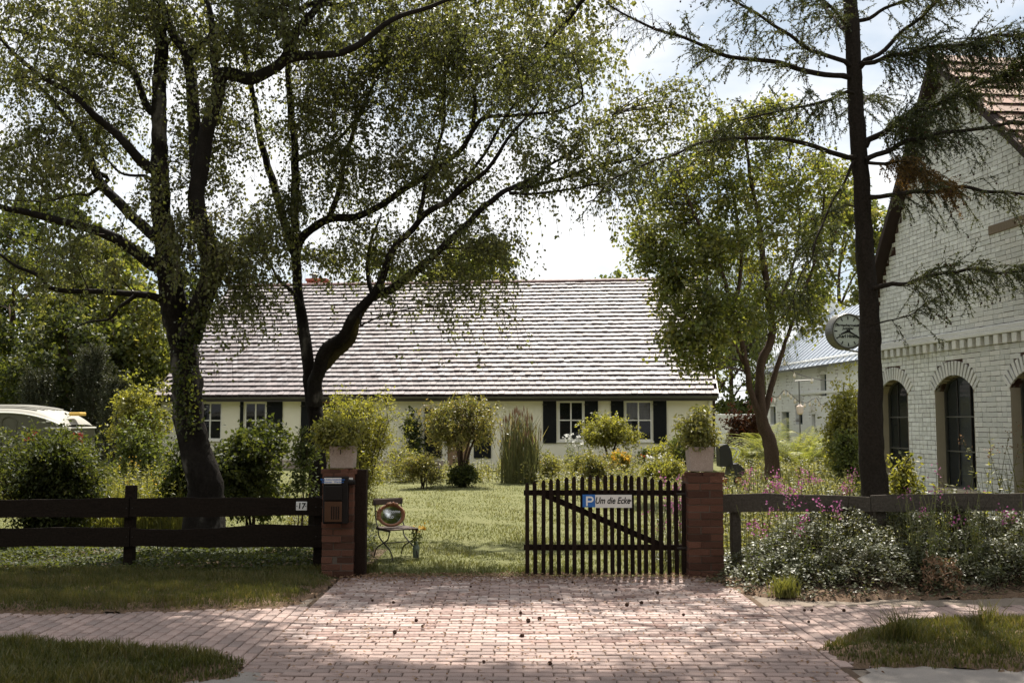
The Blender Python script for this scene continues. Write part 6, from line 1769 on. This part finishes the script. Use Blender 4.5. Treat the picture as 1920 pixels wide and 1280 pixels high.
# ------------------------------------------------------------------ shrubs, bedding and ground cover
def shrub(name, label, pxa, pxb, pyt, Y, mat_, n, ls, catg='shrub', low=0.0, dep=None, droop=.3, hang=.2, lw=.6, leaves=10, T=8, tl=(.12, .35), stems=6, hollow=.35, z0=0.0, stemmat='brown_bark', spread=1.0, leafup=.6, group=None, sr=.016, seed=0, gap=.15, flowers=None, top_pow=1.0, lift=.15, jit=.03, pxbase=None):
    xa, xb = W(pxa, 800, Y)[0], W(pxb, 800, Y)[0]
    h = W(960, pyt, Y)[2] - z0
    x, hw = (xa + xb) / 2, (xb - xa) / 2
    bx = W(pxbase, 800, Y)[0] if pxbase else x
    t = thing(name, label, catg, (bx, Y, z0), group=group)
    dep = dep or hw * .85
    L = []
    for q in range(stems):
        a = R_.uniform(0, 6.28); e = R_.uniform(.15, .75)
        p = spline([(bx + R_.normal(0, .05), Y + R_.normal(0, .05), z0 - .03), (bx + (x - bx) * .5 + math.cos(a) * hw * e * .35, Y + math.sin(a) * dep * e * .35, z0 + h * max(low, .3)), (x + math.cos(a) * hw * e, Y + math.sin(a) * dep * e, z0 + h * R_.uniform(.65, .9))], 10)
        L.append(p)
    L = np.array(L)
    put('stems', *tubes(L, np.tile(np.linspace(sr, sr * .35, 10), (stems, 1)), 6), MAT[stemmat], t, kind='stuff')
    cz, hz_ = z0 + h * (low + 1) / 2, h * (1 - low) / 2 * .94
    nl = 7
    lc = in_ell(nl, (x, Y, cz), (hw * .62, dep * .62, hz_ * .62), .5); lr = R_.uniform(.34, .60, nl)
    kk = R_.integers(0, nl, int(n * 1.7))
    dd = rdir(len(kk)) * (R_.uniform(hollow, 1, len(kk)) ** .5)[:, None]
    S = lc[kk] + dd * lr[kk][:, None] * np.array([hw, dep, hz_])
    sh = in_ell(max(3, n // 12), (x, Y, cz + hz_ * .25), (hw * 1.0, dep, hz_ * .95), .95)
    S = np.concatenate([sh, S])
    v = vnoise(S, 2.6 / max(hw, .2), seed + 30) + R_.normal(0, .35, len(S))
    S = S[v > -.3 - .0 * gap][:n]
    LL = L.reshape(-1, 3); LL = LL[LL[:, 2] > z0 + h * low * .7]
    (Vw, Fw), (Vl, Fl, rn) = sprays(S, LL, T=T, tl=tl, droop=droop, leaves=leaves, ls=ls, lw=lw, spread=spread, lift=lift, br=(.006, .002), leafup=leafup, jit=jit, hang=hang, uspan=(.5, 1), twr=.002, flat2=True)
    ok = Vl.reshape(-1, 4, 3)[:, :, 2].min(1) > z0 - .02
    Vl = Vl.reshape(-1, 4, 3)[ok].reshape(-1, 3); rn = rn.reshape(-1, 4)[ok].ravel()
    put('twigs', Vw, Fw, MAT['twig'] if stemmat != 'stem_green' else MAT['stem_green'], t, kind='stuff')
    put('foliage', Vl, np.arange(len(Vl)).reshape(-1, 4), mat_, t, rnd=rn, kind='stuff')
    if flowers:
        fm, fn, fs, pet = flowers
        c = S[R_.integers(0, len(S), fn)] + R_.normal(0, .05, (fn, 3)) + nrm(S[R_.integers(0, len(S), fn)] * 0 + [0, -.6, .5]) * .06
        put('flowers', *bloom(c, fs, pet), MAT[fm], t, rnd=R_.random(fn * pet).repeat(4), kind='stuff')
    return t
def bloom(c, size, pet):
    n = len(c); k = np.repeat(np.arange(n), pet)
    d = rdir(n * pet); d[:, 2] = np.abs(d[:, 2]) * .7
    P = c[k] + R_.normal(0, size * .25, (n * pet, 3))
    s = size * R_.uniform(.6, 1.1, n * pet)
    return leafquads(P, d, rdir(n * pet), s, s * .8, .1)
# flowering stems: pink phlox behind and through the right fence, hollyhocks by the barn
def phlox(name, label, pxs, Yr, h, nst, leafm, petal, catg='flowers', fsz=.045, npet=30, leafn=22, ls=.07, spread=.038, frac=.75):
    Yp = R_.uniform(Yr[0], Yr[1], nst); px = R_.uniform(pxs[0], pxs[1], nst)
    B = np.c_[(px - 960) / FPX * Yp, Yp, np.zeros(nst)]
    t = thing(name, label, catg, (B[:, 0].mean(), B[:, 1].mean(), 0))
    hh = R_.uniform(h[0], h[1], nst)
    l = R_.normal(0, .10, (nst, 2)) * hh[:, None]
    T_ = np.stack([np.c_[B[:, 0] + l[:, 0] * f * f, B[:, 1] + l[:, 1] * f * f, hh * f] for f in np.linspace(0, 1, 5)], 1)
    put('stems', *tubes(T_, np.tile(np.linspace(.006, .003, 5), (nst, 1)), 3), MAT['stem_green'], t, kind='stuff')
    k = np.repeat(np.arange(nst), leafn); f = R_.uniform(.02, .93, len(k))
    P_ = np.c_[B[k, 0] + l[k, 0] * f * f, B[k, 1] + l[k, 1] * f * f, hh[k] * f]
    d = nrm(np.c_[R_.normal(0, 1, (len(k), 2)), R_.normal(.15, .4, len(k))])
    s = ls * R_.uniform(.6, 1.25, len(k)) * (1.15 - .5 * f)
    V, F = leafquads(P_, d, nrm(np.c_[R_.normal(0, .5, (len(k), 2)), np.ones(len(k))]), s, s * .32, .05)
    put('leaves', V, F, leafm, t, rnd=np.clip(R_.normal(.5, .25, len(k)), 0, 1).repeat(4), kind='stuff')
    fl_ = np.where(R_.random(nst) < frac)[0]
    if not len(fl_): return t
    k = np.repeat(fl_, npet)
    c = T_[k, -1] + R_.normal(0, 1, (len(k), 3)) * np.array([spread, spread, spread * 1.2]) - [0, 0, spread * .3]
    d = rdir(len(k)); s = fsz * R_.uniform(.45, .8, len(k))
    V, F = leafquads(c, d, rdir(len(k)), s, s * .85, .1)
    put('blossoms', V, F, MAT[petal], t, rnd=R_.random(len(k)).repeat(4), kind='stuff')
    return t
shrub('privet_bush', 'round golden green bush behind the left planter', 594, 756, 734, 17.0, MAT['gold_leaf'], 240, .052, T=9, leaves=11, tl=(.15, .45), stems=9, dep=.9, lw=.5, seed=1)
shrub('potted_plant', 'golden leafy shoots spilling over the left planter rim', 592, 684, 780, 11.22, MAT['gold_leaf'], 70, .048, catg='potted plant', z0=pc_l[2] - .06, T=7, leaves=9, tl=(.08, .22), stems=6, dep=.22, lw=.5, sr=.006, seed=2)
shrub('potted_plant', 'leafy green plant with upright shoots in the right planter', 1276, 1346, 768, 11.29, MAT['pale_leaf'], 34, .060, catg='potted plant', z0=pc_r[2] - .06, T=7, leaves=9, tl=(.08, .2), stems=8, dep=.2, lw=.5, sr=.006, seed=3)
shrub('weeping_shrub', 'umbrella shaped weeping shrub with drooping pale branches on the lawn', 786, 944, 748, 26.5, MAT['weep_leaf'], 190, .075, low=.38, T=9, leaves=11, tl=(.3, .8), droop=1.3, hang=.5, stems=5, lw=.5, sr=.05, seed=4, leafup=1.0, hollow=.5)
shrub('ivy_mound', 'dark leafy mound around the foot of the weeping shrub', 838, 905, 868, 26.3, MAT['dark_leaf'], 60, .07, T=7, leaves=9, tl=(.1, .3), stems=6, seed=5)
shrub('rose_bush', 'low rose bush with a pink bloom left of the weeping shrub', 752, 838, 850, 25.6, MAT['weep_leaf'], 70, .06, T=7, leaves=9, tl=(.15, .35), stems=7, seed=6, flowers=('pink_petal', 3, .09, 8))
shrub('low_shrub', 'sunlit pale low shrub between golden bush and farmhouse door', 722, 792, 832, 28.5, MAT['pale_leaf'], 60, .07, T=7, leaves=9, tl=(.15, .4), stems=7, seed=7)
shrub('climbing_rose', 'dark climbing rose on the farmhouse wall left of the door', 752, 793, 766, 35.55, MAT['dark_leaf'], 46, .10, catg='climber', dep=.28, T=6, leaves=8, tl=(.15, .45), stems=3, lw=.7, seed=8, hollow=.0)
shrub('umbrella_tree', 'small umbrella shaped golden tree between the two right shuttered windows', 1088, 1204, 774, 32.5, MAT['gold_leaf'], 105, .095, catg='tree', low=.42, T=8, leaves=9, tl=(.2, .5), stems=3, sr=.045, seed=9, leafup=1.0, lift=.05)
shrub('round_shrub', 'dense dark shrub with white specks behind the picket gate', 1082, 1152, 852, 26.0, MAT['weep_leaf'], 70, .06, T=8, leaves=10, tl=(.12, .3), seed=10)
shrub('round_shrub', 'dark green round shrub behind the gate end near the right planter', 1200, 1276, 858, 25.4, MAT['gold_leaf'], 70, .06, T=8, leaves=10, tl=(.12, .3), seed=11)
shrub('low_shrub', 'yellow green bushy shrub under the right farmhouse window', 1222, 1278, 824, 31.5, MAT['gold_leaf'], 52, .085, T=7, leaves=9, tl=(.15, .4), seed=12)
shrub('rose_bush', 'small rose bush with red blooms under the right shutter', 1192, 1228, 832, 32.0, MAT['mid_leaf'], 36, .08, T=7, leaves=8, tl=(.12, .3), seed=13, flowers=('red_petal', 4, .10, 8))
shrub('daisy_clump', 'clump of white daisies in front of the red rose bush', 1212, 1262, 852, 30.0, MAT['pale_leaf'], 34, .07, catg='flowers', T=6, leaves=8, tl=(.1, .25), seed=14, stemmat='stem_green', flowers=('white_petal', 60, .09, 6))
shrub('yellow_flowers', 'yellow flowering clump under the small umbrella tree', 1130, 1186, 842, 31.0, MAT['gold_leaf'], 44, .07, catg='flowers', T=6, leaves=8, tl=(.12, .3), seed=15, stemmat='stem_green', flowers=('yellow_petal', 90, .09, 6))
shrub('pale_shrub', 'pale flowering shrub left of the small umbrella tree', 1058, 1132, 842, 29.0, MAT['pale_leaf'], 72, .07, T=7, leaves=9, tl=(.15, .35), seed=16)
shrub('pale_shrub', 'low pale shrub at the right foot of the tall reeds', 1004, 1062, 850, 28.5, MAT['pale_leaf'], 52, .07, T=7, leaves=9, tl=(.15, .35), seed=17)
shrub('corner_shrub', 'upright shrub at the right corner of the farmhouse wall', 1266, 1306, 792, 31.0, MAT['mid_leaf'], 52, .085, T=7, leaves=9, tl=(.2, .5), low=.1, seed=18)
shrub('rust_bush', 'rust red bush in front of the low white wall', 1366, 1424, 758, 43.0, MAT['rust_leaf'], 90, .14, T=8, leaves=9, tl=(.25, .6), seed=19)
shrub('barn_shrub', 'tall light green shrub against the far barn corner left of the larch', 1560, 1622, 684, 23.0, MAT['gold_leaf'], 150, .085, T=9, leaves=10, tl=(.25, .7), droop=.9, stems=8, seed=20)
shrub('barn_shrub', 'dark lower shrub under the tall light green one by the barn', 1562, 1612, 800, 21.5, MAT['mid_leaf'], 70, .075, T=8, leaves=9, tl=(.2, .4), seed=21)
shrub('hedge_bush', 'big dark leafy bush left in front of the caravan', -40, 178, 806, 13.9, MAT['dark_leaf'], 340, .06, T=9, leaves=11, tl=(.15, .4), stems=10, dep=.9, lw=.6, seed=22)
shrub('hedge_bush', 'dark leafy bush at the far left edge behind the fence', -200, 30, 808, 13.4, MAT['dark_leaf'], 170, .06, T=9, leaves=10, tl=(.15, .4), stems=8, dep=.8, seed=23)
shrub('hedge_bush', 'dark bush in front of the rear end of the caravan', 92, 205, 818, 15.2, MAT['dark_leaf'], 150, .06, T=9, leaves=10, tl=(.15, .4), stems=7, dep=.6, seed=41)
shrub('lilac_bush', 'dark broad leaved bush between the two birch trunks', 394, 552, 796, 14.6, MAT['dark_leaf'], 200, .072, T=8, leaves=10, tl=(.15, .4), stems=8, dep=.8, lw=.75, seed=24)
shrub('young_sapling', 'thin leafy sapling just left of the slender birch trunk', 545, 590, 806, 13.5, MAT['mid_leaf'], 34, .055, catg='sapling', low=.35, T=6, leaves=8, tl=(.12, .3), stems=5, sr=.009, seed=25)
shrub('broad_bush', 'sunlit bush left of the farmhouse corner', 205, 312, 704, 30.0, MAT['gold_leaf'], 150, .11, T=8, leaves=9, tl=(.25, .6), seed=26)
shrub('broad_bush', 'mid green bush under the farmhouse gable wall', 225, 318, 790, 24.0, MAT['mid_leaf'], 90, .085, T=8, leaves=9, tl=(.2, .5), seed=27)
shrub('leafy_bush', 'dark leafy bush right behind the big birch trunk', 318, 372, 812, 15.2, MAT['mid_leaf'], 60, .065, T=8, leaves=9, tl=(.15, .4), seed=28)
# juniper: upright plumes
def juniper(label, pxa, pxb, pyt, Y, n, seed):
    xa, xb = W(pxa, 800, Y)[0], W(pxb, 800, Y)[0]; h = W(960, pyt, Y)[2]
    x, hw = (xa + xb) / 2, (xb - xa) / 2
    t = thing('juniper', label, 'conifer', (x, Y, 0))
    put('trunk', *tubes(np.array([[(x, Y, -.05), (x, Y, h * .9)]]), np.array([[.09, .02]]), 8), MAT['brown_bark'], t)
    f = R_.random(n) ** .8; a = R_.uniform(0, 6.28, n); rr = hw * np.sqrt(R_.random(n)) * (1.02 - f * .75)
    O = np.c_[x + rr * np.cos(a) * .8, Y + rr * np.sin(a) * .8, f * h * .9]
    d = nrm(np.c_[np.cos(a) * .6, np.sin(a) * .6, R_.uniform(.5, 1.2, n)] + R_.normal(0, .2, (n, 3)))
    l = R_.uniform(.25, .6, n)[:, None]
    T_ = np.stack([O, O + d * l * .5, O + d * l + [0, 0, .05]], 1)
    put('twigs', *tubes(T_, np.tile([.008, .006, .003], (n, 1)), 3), MAT['twig'], t, kind='stuff')
    V, k = needle_tw(T_, 80, .028, .08)
    put('needles', V, np.arange(len(V)).reshape(-1, 3), MAT['juniper'], t, rnd=np.clip(.5 + R_.normal(0, .25, len(V) // 3), 0, 1).repeat(3), kind='stuff')
juniper('grey green juniper behind the right end of the caravan', 118, 225, 642, 35.0, 900, 1)
juniper('smaller juniper between the caravan and the sunlit bush', 178, 252, 700, 34.0, 500, 2)
juniper('dark juniper behind the caravan roof at the left', 20, 120, 690, 34.5, 700, 3)

# tall sunlit grass left of the big birch
def tuft_field(name, label, pts, h, w, mat_, base_, lean=.5, rnv=.45):
    V, F = blades(pts, h, w, lean)
    d = vnoise(pts, 2.0, 5)
    o = put(name, V, F, mat_, rnd=np.repeat(np.clip(rnv + .25 * d + R_.normal(0, .2, len(pts)), 0, 1), 5), kind='stuff')
    o['label'] = label
    return o
n = 11000
Yp = R_.uniform(14.6, 21, n); Xp = (R_.uniform(165, 352, n) - 960) / FPX * Yp
P_ = np.c_[Xp, Yp, np.zeros(n)]
hh = np.clip(.62 + .22 * vnoise(P_, 1.6, 3), .25, 1.1) * R_.uniform(.5, 1.15, n)
tuft_field('tall_grass', 'tall yellow green grass and weeds left of the big birch', P_, hh, np.full(n, .016), MAT['meadow_grass'], 0, .45)
n = 9000
Yp = R_.uniform(20, 34, n); Xp = (R_.uniform(-20, 330, n) - 960) / FPX * Yp
P_ = np.c_[Xp, Yp, np.zeros(n)]
tuft_field('rough_grass', 'rough grass around the caravan', P_, .35 * R_.uniform(.4, 1.2, n), np.full(n, .03), MAT['meadow_grass'], 0, .5)

phlox('meadow_weeds', 'sunlit yellow green leafy weeds left of the big birch', (168, 352), (14.6, 19.5), (.45, 1.05), 260, MAT['gold_leaf'], 'yellow_petal', catg='weeds', frac=.03, leafn=44, ls=.085, npet=6)
phlox('meadow_weeds', 'pale leafy weeds between the slender birch and the golden bush', (545, 640), (15, 19), (.3, .7), 60, MAT['pale_leaf'], 'yellow_petal', catg='weeds', frac=.03, leafn=30, ls=.08, npet=6)
# reeds
RY = 28.0
n = 300
cx = W(975, 880, RY)[0]
P_ = np.c_[cx + R_.uniform(-.62, .62, n) * R_.uniform(.5, 1, n), RY + R_.normal(0, .25, n), np.zeros(n)]
P_ = P_[np.abs(P_[:, 0] - cx) < .62]; n = len(P_)
t = thing('reed_clump', 'tall upright reed clump on the lawn before the farmhouse wall', 'reeds', (cx, RY, 0))
top = W(960, 772, RY)[2]
hh = top * R_.uniform(.55, 1.0, n) * (1 - .25 * (np.abs(P_[:, 0] - cx) / .62) ** 2)
lean = R_.normal(0, .045, (n, 2))
q = np.linspace(0, 1, 4)
T_ = np.stack([np.c_[P_[:, 0] + lean[:, 0] * f * f * hh, P_[:, 1] + lean[:, 1] * f * f * hh, hh * f] for f in q], 1)
put('stalks', *tubes(T_, np.tile([.011, .010, .008, .004], (n, 1)), 3), MAT['stem_green'], t, kind='stuff')
k = np.repeat(np.arange(n), 2); f = R_.uniform(.1, .9, len(k))
B = np.c_[P_[k, 0] + lean[k, 0] * f * f * hh[k], P_[k, 1] + lean[k, 1] * f * f * hh[k], hh[k] * f]
d = nrm(np.c_[R_.normal(0, .28, (len(k), 2)), np.ones(len(k))])
V, F = leafquads(B, d, rdir(len(k)), R_.uniform(.3, .7, len(k)), np.full(len(k), .022))
put('blades', V, F, MAT['reed'], t, rnd=R_.random(len(k)).repeat(4), kind='stuff')
m = R_.random(n) < .3
Tp = T_[m, -1]; V, F = tubes(np.stack([Tp - [0, 0, .02], Tp + [0, 0, .08], Tp + [0, 0, .20]], 1), np.tile([.006, .02, .004], (m.sum(), 1)), 4)
put('seed_heads', V, F, MAT['dry_leaf'], t, rnd=R_.random(len(V)), kind='stuff')

# ferns
def ferns(label, spots, Y, h):
    x0 = np.mean([W(p, 840, Y)[0] for p in spots])
    t = thing('fern_clump', label, 'ferns', (x0, Y, 0))
    Vs, rn, st = [], [], []
    for px in spots:
        Yc = Y + R_.normal(0, .9); hp_ = h * R_.uniform(.55, 1.05); c = np.array([W(px, 840, Y)[0], Yc, 0])
        for q in range(18):
            a = R_.uniform(0, 6.28); L_ = hp_ * R_.uniform(.6, 1.25)
            D = np.array([math.cos(a), math.sin(a), 0])
            s = np.linspace(0, 1, 12)
            P = c + D * (L_ * .75 * s ** 1.4)[:, None] + np.array([0, 0, 1]) * (L_ * (s * 1.15 - (.35 + .5 * R_.random()) * s ** 2.2))[:, None]
            st.append(P)
            Sd = np.array([-D[1], D[0], 0])
            for sg in (-1, 1):
                for f in np.linspace(.06, .98, 20):
                    i = f * 11; j = min(int(i), 10); p = P[j] + (P[j + 1] - P[j]) * (i - j)
                    tg = P[j + 1] - P[j]; tg = tg / np.linalg.norm(tg)
                    dd = Sd * sg + tg * .5; dd = dd / np.linalg.norm(dd)
                    ln = L_ * .22 * math.sin(math.pi * min(1, f * .8 + .18)) + .02
                    n_ = np.cross(dd, tg); wv = tg * .018
                    Vs += [p, p + dd * ln * .45 + wv, p + dd * ln - [0, 0, .02], p + dd * ln * .45 - wv]; rn += [R_.random()] * 4
    st = np.array(st)
    put('stalks', *tubes(st, np.tile(np.linspace(.008, .003, 12), (len(st), 1)), 3), MAT['stem_green'], t, kind='stuff')
    put('fronds', np.array(Vs), np.arange(len(Vs)).reshape(-1, 4), MAT['fern'], t, rnd=np.array(rn), kind='stuff')
phlox('garden_flowers', 'pale leafy plants around the foot of the fern banks', (1350, 1570), (27, 34.5), (.3, .75), 260, MAT['pale_leaf'], 'white_petal', frac=.04, leafn=24, ls=.12, npet=6)
ferns('sunlit ferns left of the maple trunk in front of the rust red bush', [1362, 1378, 1394, 1410], 34, 1.7)
ferns('wide bank of pale sunlit ferns right of the maple trunk', [1458, 1468, 1482, 1497, 1508, 1522, 1537, 1550], 33, 1.95)
# ground cover in front of the right fence
COVER = [(q[0], 13.2) if q[1] > 11.3 else tuple(q) for q in BED_R]
def cover_h(x, y):
    e = signed(np.c_[x, y], COVER, .12)
    left = np.clip((x - 2.15) / .9, 0, 1) ** .8
    h = .74 * np.clip((e - .05) / 1.5, 0, 1) ** .8 * (.8 + .2 * left)
    return h * (1 + .30 * vnoise(np.c_[x, y, x * 0], 1.9, 12) + .12 * vnoise(np.c_[x, y, x * 0], 5, 13)) + .0, e
gc = thing('ground_cover', 'thick shiny white speckled creeping shrub before the right fence', 'ground cover', (4.0, 10.4, 0))
gc['kind'] = 'stuff'
n = 95000
x = R_.uniform(1.9, 7.2, n); y = R_.uniform(9.0, 11.9, n)
hc, e = cover_h(x, y)
den = vnoise(np.c_[x, y, x * 0], 4.2, 15)
ok = (e > .03) & (den > -1.0 + .75 * R_.random(n) - .35) & (x < .58 * y + .4) & (R_.random(n) < np.clip((e - .02) / .3, .06, 1))
x, y, hc, den = x[ok], y[ok], hc[ok], den[ok]; n = len(x)
z = hc - np.abs(R_.normal(0, .10, n)) - .0 + .02; z = np.maximum(z, .02)
P_ = np.c_[x, y, z]
D = nrm(np.c_[R_.normal(0, 1, (n, 2)), R_.normal(-.05, .35, n)]); Nn = nrm(np.c_[R_.normal(0, .42, n), R_.normal(-.28, .42, n), np.ones(n)])
sz = R_.uniform(.024, .050, n)
V, F = leafquads(P_, D, Nn, sz, sz * .62, .05)
put('foliage', V, F, MAT['cover_leaf'], gc, rnd=np.clip(.45 + .3 * den + R_.normal(0, .22, n), 0, 1).repeat(4), kind='stuff')
m = 2600
x = R_.uniform(2.2, 7, m); y = R_.uniform(9.5, 11.7, m); hc, e = cover_h(x, y); ok = e > .1
x, y, hc = x[ok], y[ok], hc[ok]; m = len(x)
o_ = R_.normal(0, .16, (m, 2))
St = np.stack([np.c_[x, y, x * 0], np.c_[x + o_[:, 0] * .4, y + o_[:, 1] * .4, hc * .6], np.c_[x + o_[:, 0], y + o_[:, 1], hc * R_.uniform(.85, 1.12, m)]], 1)
put('stems', *tubes(St, np.tile([.005, .004, .002], (m, 1)), 3), MAT['twig'], gc, kind='stuff')
m = 6000
x = R_.uniform(3.2, 4.6, m); y = R_.uniform(9.4, 10.6, m); hc, e = cover_h(x, y)
v = vnoise(np.c_[x, y, x * 0], 3, 44); ok = (e > .1) & (v > .3)
P_ = np.c_[x, y, hc + R_.uniform(-.05, .05, m)][ok]; m = len(P_)
V, F = leafquads(P_, rdir(m), rdir(m), R_.uniform(.03, .06, m), R_.uniform(.012, .025, m))
put('dry_leaves', V, F, MAT['dry_leaf'], gc, rnd=R_.random(m).repeat(4), kind='stuff')

phlox('phlox_bed', 'pink phlox bed behind the right fence left of the larch', (1350, 1610), (12.0, 15.0), (.62, 1.02), 230, MAT['pale_leaf'], 'pink_petal', frac=.07, leafn=44)
phlox('phlox_bed', 'pale flowering border further back before the ferns', (1340, 1600), (16, 21), (.5, .85), 260, MAT['pale_leaf'], 'pink_petal', frac=.03, leafn=38, ls=.09, npet=14)
phlox('phlox_clump', 'magenta phlox growing through the ground cover right of the brick pillar', (1395, 1560), (10.3, 11.2), (.55, .95), 34, MAT['mid_leaf'], 'pink_petal', frac=.4, npet=16, leafn=24, ls=.06)
phlox('phlox_clump', 'magenta phlox in front of the fence at the far right', (1690, 1940), (10.4, 11.2), (.6, 1.0), 60, MAT['mid_leaf'], 'pink_petal', frac=.22, npet=16, leafn=26, ls=.06)
phlox('phlox_clump', 'few pink stems hugging the left side of the right pillar', (1255, 1292), (11.6, 12.6), (.7, 1.1), 16, MAT['mid_leaf'], 'pink_petal', frac=.6, npet=20, leafn=18, ls=.06)
phlox('garden_flowers', 'green flowering stems on the lawn side of the closed gate', (1215, 1300), (11.9, 13.2), (.35, .8), 60, MAT['cover_leaf'], 'pink_petal', frac=.3, npet=10, leafn=26, ls=.05)
phlox('hollyhock', 'tall yellow green hollyhock stems at the barn wall right of the larch', (1690, 1900), (12.4, 14.0), (.5, 1.15), 70, MAT['gold_leaf'], 'pink_petal', frac=.12, leafn=24, ls=.11, npet=8)
phlox('hollyhock', 'tall thin hollyhock spires before the pier between barn windows', (1840, 1925), (12.6, 13.4), (1.1, 1.75), 9, MAT['gold_leaf'], 'dry_leaf', frac=.8, leafn=34, ls=.10, npet=14, fsz=.04, spread=.04)
shrub('garden_shrub', 'yellow leaved shrub between larch trunk and first barn window', 1668, 1708, 838, 13.6, MAT['gold_leaf'], 40, .07, T=7, leaves=9, tl=(.12, .3), seed=31)
phlox('flower_border', 'flower border under the farmhouse wall behind the reeds', (935, 1290), (27, 34), (.3, .75), 420, MAT['pale_leaf'], 'yellow_petal', frac=.06, leafn=22, ls=.12, npet=8)
phlox('flower_border', 'low pale flower border right of the gate on the lawn', (1010, 1330), (22, 26.5), (.2, .48), 380, MAT['pale_leaf'], 'white_petal', frac=.08, leafn=22, ls=.10, npet=6)
phlox('flower_border', 'pale plants before the farmhouse door and golden bush', (690, 935), (27.5, 32), (.25, .6), 300, MAT['pale_leaf'], 'white_petal', frac=.06, leafn=20, ls=.12, npet=6)
phlox('lily_clump', 'small white lilies under the left of the right shuttered windows', (1058, 1088), (33, 34), (.9, 1.25), 12, MAT['mid_leaf'], 'white_petal', frac=.9, leafn=26, ls=.14, npet=8, fsz=.12)
# undergrowth below the left fence
n = 26000
x = R_.uniform(-7.2, -1.75, n); y = R_.uniform(11.2, 13.4, n)
v = vnoise(np.c_[x, y, x * 0], 2.2, 71)
hmax = np.clip(.17 + .14 * v, .03, .45) * np.clip((y - 11.1) / .3, .3, 1)
P_ = np.c_[x, y, hmax * R_.random(n) ** .6]
D = nrm(np.c_[R_.normal(0, 1, (n, 2)), R_.normal(0, .4, n)]); Nn = nrm(np.c_[R_.normal(0, .5, (n, 2)), np.ones(n)])
sz = R_.uniform(.025, .06, n)
V, F = leafquads(P_, D, Nn, sz, sz * .65, .05)
put('undergrowth', V, F, MAT['dark_leaf'], rnd=np.clip(.5 + .25 * v + R_.normal(0, .2, n), 0, 1).repeat(4), kind='stuff')['label'] = 'dark low undergrowth under the left plank fence'
# ivy and small shoots on the big birch trunk
P0 = np.array([W(a, b, B1Y - .26) for a, b in ((352, 800), (345, 740), (350, 680), (362, 620), (372, 580))])
Sx = spline(P0, 200) + R_.normal(0, .07, (200, 3)) * [1, .5, 1]
n = 900
P_ = Sx[R_.integers(0, 200, n)] + R_.normal(0, .05, (n, 3)) * [1.6, .4, 1.4]
V, F = leafquads(P_, rdir(n) + [0, 0, -.5], rdir(n) + [0, -1, 0], R_.uniform(.03, .06, n), R_.uniform(.025, .05, n))
t = thing('ivy', 'thin ivy climbing the front of the big birch trunk', 'climber', P0[0])
put('leaves', V, F, MAT['dark_leaf'], t, rnd=R_.random(n).repeat(4), kind='stuff')
put('stem', *tubes(spline(P0, 30)[None], np.full((1, 30), .008), 4), MAT['twig'], t)
# grass tufts at the edges
def tuft(px, py, n, h, mat_, label, w=.008, sp=.06):
    c = G(px, py)
    P_ = np.c_[c[0] + R_.normal(0, sp, n), c[1] + R_.normal(0, sp * .6, n), np.zeros(n)]
    V, F = blades(P_, h * R_.uniform(.5, 1.1, n), np.full(n, w), .7)
    o = put('grass_tuft', V, F, mat_, rnd=R_.random(n).repeat(5)); tag(o, label, 'grass tuft')
tuft(1472, 1118, 260, .24, MAT['meadow_grass'], 'bright green grass tuft at the ground cover edge')
tuft(1690, 1215, 240, .34, MAT['grass'], 'tall dark grass tuft on the right grass island')
tuft(1850, 1185, 120, .30, MAT['grass'], 'thin grass tuft at the back right of the grass island')
tuft(540, 1118, 120, .12, MAT['meadow_grass'], 'pale weed tuft at the left verge corner by the drive')
tuft(690, 1072, 200, .16, MAT['grass'], 'dark grass tuft at the foot of the open gate leaf')

# unseen trees added behind the camera to cut the sky light
n = 21000
S = np.concatenate([in_ell(n // 6, (x_, -9.5 + R_.normal(0, 1), 8.0), (5.5, 3.2, 7.5), .5) for x_ in (-24, -14, -5, 5, 15, 25)])
V, F = leafquads(S, rdir(len(S)), rdir(len(S)), R_.uniform(.5, 1.0, len(S)), R_.uniform(.4, .8, len(S)))
St = np.stack([np.array([(x_, -9.5, -.1), (x_ + .2, -9.5, 4), (x_, -9.5, 9)], float) for x_ in (-24, -14, -5, 5, 15, 25)])
V, F = cat([(V, F)])
o = put('added_treeline', V, F, MAT['mid_leaf'], rnd=R_.random(len(S)).repeat(4), kind='stuff')
o['label'] = 'unseen leafy trees added behind the camera to cut the sky light'
put('trunks', *tubes(St, np.tile([.3, .25, .15], (6, 1)), 8), MAT['brown_bark'], o, kind='stuff')
